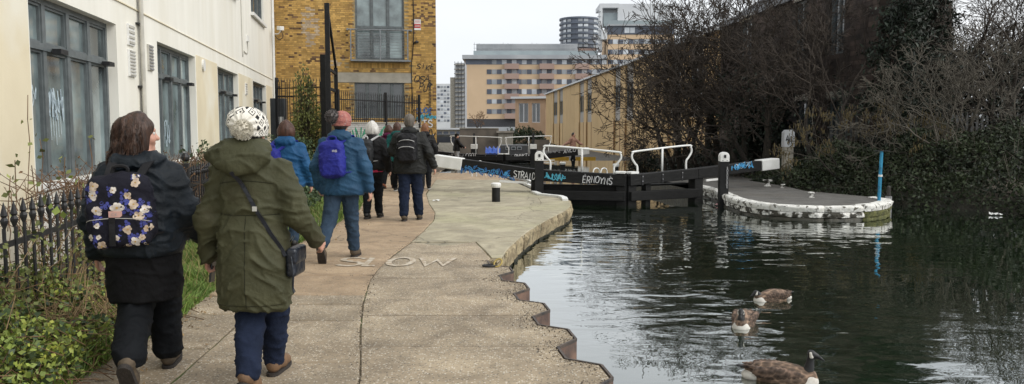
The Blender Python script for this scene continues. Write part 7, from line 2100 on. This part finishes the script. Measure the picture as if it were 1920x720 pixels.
# ---------- woman in the olive parka
W2 = dict(res=.007, seed=11, head=(-.02, .03, 1.525), shoes='shoe_tan', shoe_s=1.05, grip=-1, curl=.7,
  legs=[((-.085, 0, .84), (-.03, .0, .46), (.02, -.20, .16), R(30)), ((.085, 0, .84), (.07, .13, .46), (.03, .2, .118), R(0))],
  arms=[((-.175, 0, 1.30), (-.275, -.02, 1.01), (-.31, .05, .79), (-.325, .08, .70)), ((.175, 0, 1.30), (.275, -.03, 1.04), (.335, .12, .88), (.36, .19, .82))],
  trousers=dict(m='denim_dark', r=[.105, .082, .068], over=.01, w=.007),
  garments=[('parka', dict(m='parka_olive', sleeve=(.074, .068, .053), cuff=.01, w=.010, res=.009, seams=((1.045, .008), (.505, .006)),
      loft=[(.475, .0, 0, .192, .15), (.50, .0, 0, .208, .165), (.62, .0, 0, .216, .172), (.78, 0, 0, .218, .172), (.92, 0, 0, .206, .158), (1.04, 0, 0, .188, .142), (1.16, 0, 0, .195, .142), (1.26, 0, 0, .192, .138), (1.33, 0, -.01, .165, .13), (1.39, -.02, -.01, .125, .115), (1.435, -.02, 0, .09, .09)],
      blobs=[((-.035, -.115, 1.385), (.185, .085, .085), .025, (R(18), 0, 0)), ((-.03, -.03, 1.435), (.15, .125, .05), .03), ((-.035, -.155, 1.335), (.12, .055, .045), .03)]))],
  hair=dict(m='hair_dark', e=[((0, -.02, .0), (.082, .095, .10))]))
w2, hr2 = person('woman in long olive green hooded parka and dark jeans, patterned wool hat', 473, 4.75, R(-3), 1.65, W2)
# stitched seams of the parka
_pk = [o for o in w2.children if o.name.startswith('parka')][0]
_pb = BVHTree.FromPolygons([v.co[:] for v in _pk.data.vertices], [p.vertices[:] for p in _pk.data.polygons])
def seam(pts_):
    q_ = []
    for X, Z in pts_:
        h_ = _pb.ray_cast(Vector((X, -1.5, Z)), Vector((0, 1, 0)))[0]
        if h_: q_.append((X, h_.y + .0005, Z))
    if len(q_) > 2: MB().tube(q_, .0028, 5).build('seam', MATS['parka_seam'], w2, local=True)
cloth('parka_seam', (0.026, 0.026, 0.014))
seam([(x_, 1.225 + .02*math.cos(x_*9)) for x_ in np.linspace(-.16, .16, 26)]); seam([(x_, 1.045) for x_ in np.linspace(-.18, .18, 26)]); seam([(.005, z_) for z_ in np.linspace(.5, 1.04, 30)]); seam([(x_, .515) for x_ in np.linspace(-.19, .19, 26)])
# knitted hat with a woven diamond pattern
m, N, L, b = nodes_of('hat_knit')
tc = N.new('ShaderNodeTexCoord'); sx_ = N.new('ShaderNodeSeparateXYZ'); mp = N.new('ShaderNodeMapping'); mp.inputs['Location'].default_value = (.02, -.03, -1.55)
L.new(tc.outputs['Object'], mp.inputs[0]); L.new(mp.outputs[0], sx_.inputs[0])
def M2(op, a, b_=None, c=None):
    n_ = N.new('ShaderNodeMath'); n_.operation = op
    for i_, v in enumerate((a, b_, c)):
        if v is None: continue
        if isinstance(v, (int, float)): n_.inputs[i_].default_value = v
        else: L.new(v, n_.inputs[i_])
    return n_.outputs[0]
an = M2('ARCTAN2', sx_.outputs[0], sx_.outputs[1]); U = M2('FRACT', M2('MULTIPLY', an, 13 / (2*PI))); Vv = M2('FRACT', M2('MULTIPLY', sx_.outputs[2], 16.0))
du = M2('ABSOLUTE', M2('SUBTRACT', U, .5)); dv = M2('ABSOLUTE', M2('SUBTRACT', Vv, .5)); ds = M2('ADD', du, dv)
ringp = M2('MULTIPLY', M2('GREATER_THAN', ds, .29), M2('LESS_THAN', ds, .40)); dot = M2('LESS_THAN', ds, .11); edge_ = M2('GREATER_THAN', ds, .72)
pat = M2('MAXIMUM', M2('MAXIMUM', ringp, dot), edge_)
ds2 = N.new('ShaderNodeVectorMath'); ds2.operation = 'DISTANCE'; L.new(tc.outputs['Object'], ds2.inputs[0]); ds2.inputs[1].default_value = (-.01, -.12, 1.55)
pat = M2('MULTIPLY', pat, M2('GREATER_THAN', ds2.outputs['Value'], .085))
mx = N.new('ShaderNodeMix'); mx.data_type = 'RGBA'; L.new(pat, mx.inputs[0]); mx.inputs[6].default_value = (.74, .71, .64, 1); mx.inputs[7].default_value = (.018, .018, .02, 1)
L.new(mx.outputs[2], b.inputs['Base Color']); b.inputs['Roughness'].default_value = .95
nb = N.new('ShaderNodeTexNoise'); nb.inputs['Scale'].default_value = 140; L.new(tc.outputs['Object'], nb.inputs['Vector']); bpn = N.new('ShaderNodeBump'); bpn.inputs['Strength'].default_value = .6; bpn.inputs['Distance'].default_value = .006
L.new(nb.outputs[0], bpn.inputs['Height']); L.new(bpn.outputs[0], b.inputs['Normal']); MATS['hat_knit'] = m
s = Sdf((-.2, -.2, 1.42), (.16, .2, 1.75), .006); s.ell((-.02, .02, 1.575), (.106, .118, .098), .02); s.ell((-.03, -.05, 1.59), (.095, .085, .085), .03); s.loft([(1.5, -.02, .025, .098, .115), (1.56, -.02, .02, .104, .118)], .02)
s.mesh('wool_hat', MATS['hat_knit'], w2, lambda V: .004 * np.sin(np.arctan2(V[:, 0] + .01, V[:, 2] - 1.57) * 11) * np.clip((.13 - np.hypot(V[:, 0] + .01, V[:, 2] - 1.57)) * 20, 0, 1) * (V[:, 1] < -.02) + .002 * vnoise(V * 60, 2))
pompom(w2, (.0, -.135, 1.54), .058, 'wool_cream', 1500, 2)
for A in (W2['arms'][0],):
    w_ = Vector(A[2]); d_ = (Vector(A[2]) - Vector(A[1])).normalized(); MB().tube([w_ + d_*.012, w_ + d_*.035], [.046, .044], 12).build('shirt_cuff', MATS['cuff_white'], w2, True, local=True)
# phone in her left hand
ph = thing('phone', 'black phone held in the left hand of the woman in the parka', 'phone', w2.location[:], w2.rotation_euler[2])
MB().beam((-.303, .115, .735), (-.313, .10, .605), .012, .07, up=(0, 1, .3)).build('case', MATS['phone_black'], ph, bevel=.004, local=True)
# cross-body bag
cb = thing('shoulder_bag', 'small navy shoulder bag on a diagonal strap over the parka', 'bag', w2.location[:], w2.rotation_euler[2])
par2 = [o for o in w2.children if o.name.startswith('parka')][0]
pvp = BVHTree.FromPolygons([v.co[:] for v in par2.data.vertices], [p.vertices[:] for p in par2.data.polygons])
line = []
for k in range(22):
    u = k / 21; X, Z = -.045 + .262*u, 1.30 - .50*u
    h_ = pvp.ray_cast(Vector((X, -1.5, Z)), Vector((0, 1, 0)))[0]
    line.append(Vector((X, (h_.y if h_ else line[-1].y) - .006, Z)))
for _ in range(3): line = [line[0]] + [(a + b_*2 + c_)/4 for a, b_, c_ in zip(line, line[1:], line[2:])] + [line[-1]]
mb = MB(); ids = []
for k, p in enumerate(line):
    d_ = (line[min(k+1, 21)] - line[max(k-1, 0)]).normalized(); sd_ = d_.cross(Vector((0, -1, 0))).normalized() * .011
    ids.append(mb.v([p - sd_, p + sd_, p + sd_ + Vector((0, -.005, 0)), p - sd_ + Vector((0, -.005, 0))]))
for a, e in zip(ids, ids[1:]):
    for j in range(4): mb.F.append((a+j, a+(j+1)%4, e+(j+1)%4, e+j))
mb.build('strap', MATS['leather_navy'], cb, local=True)
MB().box(line[9].x - .014, line[9].x + .014, line[9].y - .012, line[9].y - .004, line[9].z - .014, line[9].z + .014).build('buckle', MATS['metal_bright'], cb, local=True)
s = Sdf((.15, -.16, .58), (.36, .16, .9), .008); s.rbox((.242, .02, .755), (.03, .105, .085), .022); s.mesh('pouch', MATS['leather_navy'], cb)
s = Sdf((.17, -.16, .58), (.38, .16, .9), .008); s.rbox((.248, .02, .795), (.032, .108, .05), .02); s.mesh('flap', MATS['leather_navy'], cb)
MB().tube(smooth_path([(.25, -.09, .80), (.265, -.10, .70), (.26, -.095, .62), (.268, -.10, .585)], 4), .006, 5).build('tassel', MATS['leather_navy'], cb, local=True)

# ---------- walkers further along
def walker(label, px, Y, yaw, H, coat, hem, trm, shoes, hair=None, lf=(-.09, .0), rf=(.08, .0), lp=0, rp=0, width=1.0, res=.009, arms=None, extra=(), z=0, seed=1, head=(0, .03, 1.535), hood=True, w=.007, long_=None, leg_r=(.10, .08, .062), quilt=0, soles='sole_rubber', lz=.112, rz=.112, head_yaw=0.0, hy=None):
    W_ = width
    arms = arms or [((-.168*W_, 0, 1.305), (-.25*W_, -.04, 1.06), (-.275*W_, .03, .84), (-.275*W_, .06, .76)), ((.168*W_, 0, 1.305), (.25*W_, -.04, 1.06), (.28*W_, .05, .84), (.285*W_, .09, .76))]
    lk = ((lf[0] - .02)*.6 - .02, lf[1]*.35 + .03, .47); rk = ((rf[0] + .02)*.6 + .02, rf[1]*.35 + .03, .47)
    bl = [((0, -.09, 1.385), (.13, .07, .06), .03), ((0, -.02, 1.415), (.11, .10, .04), .03)] if hood else []
    sp = dict(res=res, seed=seed, head=head, shoes=shoes, soles=soles, z=z, head_yaw=head_yaw,
      legs=[((-.085, 0, .85), lk, (lf[0], lf[1], lz), R(lp)), ((.085, 0, .85), rk, (rf[0], rf[1], rz), R(rp))], arms=arms,
      trousers=dict(m=trm, r=list(leg_r), over=-.005, w=.006),
      garments=list(extra) + [('jacket', dict(m=coat, sleeve=(.072, .068, .054), w=w, quilt=quilt, res=.011 if res < .012 else .014,
        loft=[(hem, 0, 0, .215*W_, .15), (hem + .03, 0, 0, .225*W_, .16), (hem + .2, 0, 0, .215*W_, .15), (1.1, 0, 0, .195*W_, .138), (1.24, 0, 0, .205*W_, .14), (1.33, 0, -.005, .165*W_, .12), (1.39, 0, 0, .105, .095), (1.435, 0, .0, .08, .08)], blobs=bl))])
    if hair: sp['hair'] = hair
    return person(label, px, Y, yaw, H, sp)
bob = lambda m: dict(m=m, amp=.009, e=[((0, -.01, .025), (.092, .105, .10)), ((0, -.05, -.04), (.098, .07, .09), .04), ((-.07, 0, -.04), (.035, .06, .08), .03), ((.07, 0, -.04), (.035, .06, .08), .03)])
short = lambda m: dict(m=m, amp=.005, e=[((0, -.012, .022), (.084, .10, .098)), ((0, -.05, -.04), (.07, .05, .06), .03)])
longh = lambda m: dict(m=m, amp=.010, e=[((0, -.01, .025), (.092, .105, .10)), ((0, -.06, -.08), (.095, .06, .14), .04)])
w4, hr4 = walker('woman in blue waterproof jacket and jeans, orange and grey bobble hat', 640, 9.4, R(-2), 1.73, 'jacket_blue', .735, 'denim_blue', 'shoe_mud', short('hair_dark'), (-.15, -.30), (.09, .16), 62, 0, 1.12, seed=21, lz=.22, leg_r=(.105, .078, .062), quilt=.003,
    arms=[((-.185, 0, 1.30), (-.27, -.05, 1.05), (-.275, .03, .83), (-.27, .07, .76)), ((.185, 0, 1.30), (.275, -.04, 1.04), (.315, -.02, .80), (.325, -.0, .72))])
b4, bv4, _ = backpack('small violet blue backpack on the woman in the blue jacket', w4, (-.045, -.21, 1.135), (.135, .075, .20), 'bag_violet', tilt=R(-3), pocket=((-.04, -.28, 1.06), (.105, .03, .10), 'bag_violet'), shoulder=1.36)
ik = Ink((-.03, -.335, 1.22), (1, 0, 0), (0, 0, 1), (0, -1, 0)); ik.text('ING', 0, 0, .022, .016, .005, .25); o = ik.build('logo', 'spray_white', None); o.parent = b4
h4 = bv4.ray_cast(Vector((-.01, -1.5, 1.23)), Vector((0, 1, 0)))[0]; o.location = (0, h4.y + .335 - .004, 0)
s = Sdf((-.2, -.2, 1.42), (.2, .2, 1.75), .008); s.ell((.01, .02, 1.575), (.104, .118, .098), .02); s.loft([(1.5, .0, .025, .1, .115), (1.56, .0, .02, .104, .118)], .02); s.mesh('wool_hat', MATS['wool_coral'], w4)
pompom(w4, (-.075, -.07, 1.60), .078, 'wool_grey', 1100, 5)
w3, _ = walker('person with auburn bob in royal blue jacket half hidden behind the parka', 537, 10.3, R(6), 1.64, 'jacket_royal', .80, 'denim_blue', 'shoe_black', bob('hair_auburn'), (-.08, .05), (.1, -.15), 0, 20, 1.05, seed=31, rz=.13)
backpack('blue rucksack on the person in the royal blue jacket', w3, (-.15, -.20, 1.12), (.11, .07, .17), 'bag_violet', shoulder=1.36)
w5, _ = walker('white haired woman in black jacket with pink hem showing', 698, 13.7, R(-4), 1.66, 'jacket_black', .84, 'trouser_black', 'shoe_black', bob('hair_white'), (-.08, -.12), (.07, .14), 12, 0, 1.0, seed=41, hood=False, lz=.12,
    extra=[('pink_top', dict(m='pink_hem', loft=[(.795, 0, 0, .185, .135), (.9, 0, 0, .18, .13)], w=.003))])
backpack('dark grey rucksack on the white haired woman', w5, (-.06, -.225, 1.14), (.125, .08, .21), 'bag_grey', strap_m='reflective', pocket=((-.06, -.30, 1.05), (.10, .035, .10), 'bag_black'))
w8, _ = walker('grey haired man in charcoal jacket and navy trousers with one arm hanging', 768, 13.4, R(3), 1.78, 'jacket_charcoal', .735, 'denim_dark', 'shoe_mud', short('hair_grey'), (-.09, -.08), (.13, .12), 6, 0, 1.16, seed=51, lz=.114, leg_r=(.108, .085, .068),
    arms=[((-.19, 0, 1.305), (-.27, .04, 1.08), (-.19, .2, .98), (-.13, .25, .97)), ((.19, 0, 1.305), (.30, -.06, 1.06), (.375, -.0, .85), (.395, .03, .77))])
b8, bv8, _ = backpack('black rucksack with pale reflective piping on the man in charcoal', w8, (-.02, -.235, 1.13), (.15, .09, .225), 'bag_black', pocket=((-.02, -.315, 1.05), (.125, .04, .12), 'bag_black'))
for zc in (1.12, 1.22):
    pts = []
    for a in np.linspace(PI*.92, PI*.08, 12):
        X = -.02 + .12*math.cos(a); Z = zc + .04*math.sin(a); h_ = bv8.ray_cast(Vector((X, -1.5, Z)), Vector((0, 1, 0)))[0]
        if h_: pts.append((X, h_.y - (.03 if zc < 1.2 else .008), Z))
    MB().tube(pts, .005, 5).build('piping', MATS['reflective'], b8, local=True)
walker('person in magenta jacket glimpsed between the walkers', 729, 20.6, R(-5), 1.62, 'jacket_magenta', .80, 'trouser_black', 'shoe_orange', bob('hair_auburn'), (-.1, -.16), (.08, .12), 25, 0, 1.0, res=.011, seed=61, lz=.14)
walker('person in teal jacket walking behind the man in charcoal', 745, 19.6, R(0), 1.68, 'jacket_teal', .72, 'trouser_black', 'shoe_black', longh('hair_auburn'), (-.08, .14), (.1, -.1), 0, 10, 1.0, res=.011, seed=62, soles='sole_white')
w9, _ = walker('ginger haired person in black jacket nearest the brick corner', 797, 20.2, R(4), 1.66, 'jacket_black', .80, 'denim_grey', 'shoe_black', longh('hair_ginger'), (-.07, -.1), (.08, .12), 10, 0, 1.0, res=.011, seed=63, soles='sole_white')
w10, hr10 = walker('man in black jacket and black cap with grey joggers leaning on the far beam', 856, 42.2, R(-70), 1.76, 'jacket_black', .80, 'joggers_grey', 'shoe_black', short('hair_dark'), (-.08, .05), (.1, -.05), 0, 0, 1.0, res=.013, seed=64, hood=False,
    arms=[((-.19, 0, 1.33), (-.24, .12, 1.1), (-.18, .3, .98), (-.16, .36, .96)), ((.19, 0, 1.33), (.24, .14, 1.1), (.2, .32, .98), (.18, .38, .96))])
s = Sdf((-.16, -.16, 1.5), (.16, .24, 1.72), .011); s.ell((0, .02, 1.585), (.098, .112, .075), .02); s.ell((0, .13, 1.565), (.075, .08, .012), .02); s.mesh('cap', MATS['cap_black'], w10)
walker('bearded man in salmon jumper pushing the far beam on the warehouse side', 1074, 47.2, R(-120), 1.78, 'jumper_salmon', .84, 'trouser_black', 'shoe_black', short('hair_dark'), (-.1, -.15), (.1, .15), 10, 0, 1.05, res=.013, seed=65, hood=False,
    arms=[((-.19, 0, 1.33), (-.26, .2, 1.14), (-.18, .42, 1.02), (-.16, .5, 1.0)), ((.19, 0, 1.33), (.28, -.12, 1.12), (.36, -.32, 1.0), (.4, -.4, .97))])
# ------------------------------------------------------------------ Canada geese
def goose_mat(name, body):
    """rows of feathers: dark centres with pale edges"""
    m, N, L, b = nodes_of(name)
    tc = N.new('ShaderNodeTexCoord'); mp = N.new('ShaderNodeMapping'); mp.inputs['Scale'].default_value = (26, 15, 26); L.new(tc.outputs['Object'], mp.inputs[0])
    vo = N.new('ShaderNodeTexVoronoi'); vo.inputs['Scale'].default_value = 1.0; L.new(mp.outputs[0], vo.inputs['Vector'])
    rp = N.new('ShaderNodeValToRGB'); e = rp.color_ramp.elements
    e[0].position = .15; e[0].color = (*[c*.55 for c in body], 1); e[1].position = .62; e[1].color = (*[min(c*1.5, 1) for c in body], 1)
    k = e.new(.45); k.color = (*body, 1); k2 = e.new(.75); k2.color = (*[min(c*2.6, .5) for c in body], 1)
    L.new(vo.outputs['Distance'], rp.inputs[0]); L.new(rp.outputs[0], b.inputs['Base Color']); b.inputs['Roughness'].default_value = .85
    bp_ = N.new('ShaderNodeBump'); bp_.inputs['Strength'].default_value = .6; bp_.inputs['Distance'].default_value = .008; bp_.invert = True
    L.new(vo.outputs['Distance'], bp_.inputs['Height']); L.new(bp_.outputs[0], b.inputs['Normal']); MATS[name] = m
    return m
goose_mat('goose_brown', (0.105, 0.07, 0.048)); goose_mat('goose_wing', (0.07, 0.046, 0.033))
mat('goose_white', (0.62, 0.60, 0.55), .8, (0.5, 0.47, 0.42), 20, objspace=True); mat('goose_black', (0.008, 0.008, 0.009), .5)
def goose(label, px, py, heading, pose, s_=1.0):
    x, y = G(px, py, WATER)
    t = thing('goose', label, 'goose', (x, y, WATER), heading, group='geese on the canal', scale=s_)
    # local: +y is where the bird faces
    s = Sdf((-.2, -.42, -.12), (.2, .36, .26), .009)
    s.loft([(-.10, 0, .0, .10, .20), (-.04, 0, .0, .135, .27), (.03, 0, -.01, .145, .29), (.09, 0, -.03, .13, .27), (.14, 0, -.05, .09, .21), (.165, 0, -.06, .04, .12)], .03, 2.0)
    s.cap((0, .18, .0), (0, .235, .05), .085, .062, .05); s.cap((0, -.24, .07), (0, -.345, .095), .06, .022, .05, sq=((0, 0, 1), .6))
    s.mesh('body', MATS['goose_brown'], t, lambda V: .003 * vnoise(V * np.array([30, 60, 30]), 1))
    for sg in (-1, 1):
        s = Sdf((-.2, -.42, -.05), (.2, .3, .22), .009); s.ell((sg*.105, -.05, .075), (.048, .24, .075), .02, rot=(R(-6), R(sg*22), R(sg*5))); s.cap((sg*.09, -.2, .10), (sg*.03, -.36, .125), .035, .01, .03)
        s.mesh('wing', MATS['goose_wing'], t, lambda V: .0035 * np.sin(V[:, 1]*150 - 90*V[:, 2] + 2*vnoise(V*20, 3)))
    s = Sdf((-.16, .0, -.12), (.16, .38, .16), .009); s.ell((0, .21, .0), (.105, .105, .10), .02); s.ell((0, .15, -.03), (.125, .13, .075), .03); s.mesh('breast', MATS['goose_white'], t)
    s = Sdf((-.14, -.46, -.1), (.14, -.12, .16), .009); s.ell((0, -.275, .025), (.092, .10, .06), .02); s.mesh('rump', MATS['goose_white'], t)
    s = Sdf((-.1, -.46, .03), (.1, -.2, .18), .009); s.cap((0, -.30, .10), (0, -.40, .108), .045, .03, .02, sq=((0, 0, 1), .35)); s.mesh('tail', MATS['goose_black'], t)
    N_ = [Vector(p) for p in pose['neck']]; P = smooth_path(N_, 4)
    hd = N_[-1]; hdir = Vector(pose['look']).normalized()
    lo = np.min(np.array([p[:] for p in P]), 0) - .16; hi = np.max(np.array([p[:] for p in P]), 0) + .16
    s = Sdf(lo, hi, .007)
    for k in range(len(P) - 1):
        u = k / (len(P) - 1); r0 = .052 - .026 * min(u*1.5, 1); s.cap(P[k], P[k+1], r0, .052 - .026 * min((k+1)/(len(P)-1)*1.5, 1), .02)
    hc = hd + hdir * .02
    s.cap(hd - hdir*.012, hd + hdir*.045, .032, .024, .02)
    nk = s.mesh('neck', MATS['goose_black'], t)
    MB().tube([hd + hdir*.05, hd + hdir*.08 - Vector((0, 0, .005)), hd + hdir*.115 - Vector((0, 0, .012))], [.019, .014, .006], 8).build('bill', MATS['goose_black'], t, True, local=True)
    sd_ = hdir.cross(Vector((0, 0, 1))).normalized()
    s = Sdf(np.array(hd) - .08, np.array(hd) + .08, .006); s.cap(hd + sd_*.022 - Vector((0, 0, .022)) - hdir*.004, hd + sd_*.026 + Vector((0, 0, .006)) - hdir*.012, 0.021, .014, .008); s.cap(hd - sd_*.022 - Vector((0, 0, .022)) - hdir*.004, hd - sd_*.026 + Vector((0, 0, .006)) - hdir*.012, .021, .014, .008)
    s.cap(hd + sd_*.02 - Vector((0, 0, .026)), hd - sd_*.02 - Vector((0, 0, .026)), .012, .012, .008)
    s.mesh('cheek_patch', MATS['goose_white'], t)
    return t
goose('nearest goose swimming right with folded brown wings', 1468, 712, R(-105), dict(neck=[(0, .20, .06), (0, .225, .12), (.0, .235, .20), (0, .25, .265)], look=(.15, .9, -.35)), .78)
goose('middle goose coming straight towards the towpath, head tucked low', 1394, 608, R(155), dict(neck=[(0, .20, .05), (0, .22, .11), (-.01, .20, .175), (-.0, .23, .21)], look=(-.1, .8, -.6)), .72)
goose('farthest goose facing left with its head lowered', 1446, 562, R(108), dict(neck=[(0, .19, .05), (0, .235, .09), (0, .27, .13), (0, .30, .135)], look=(.1, .8, -.5)), .66)
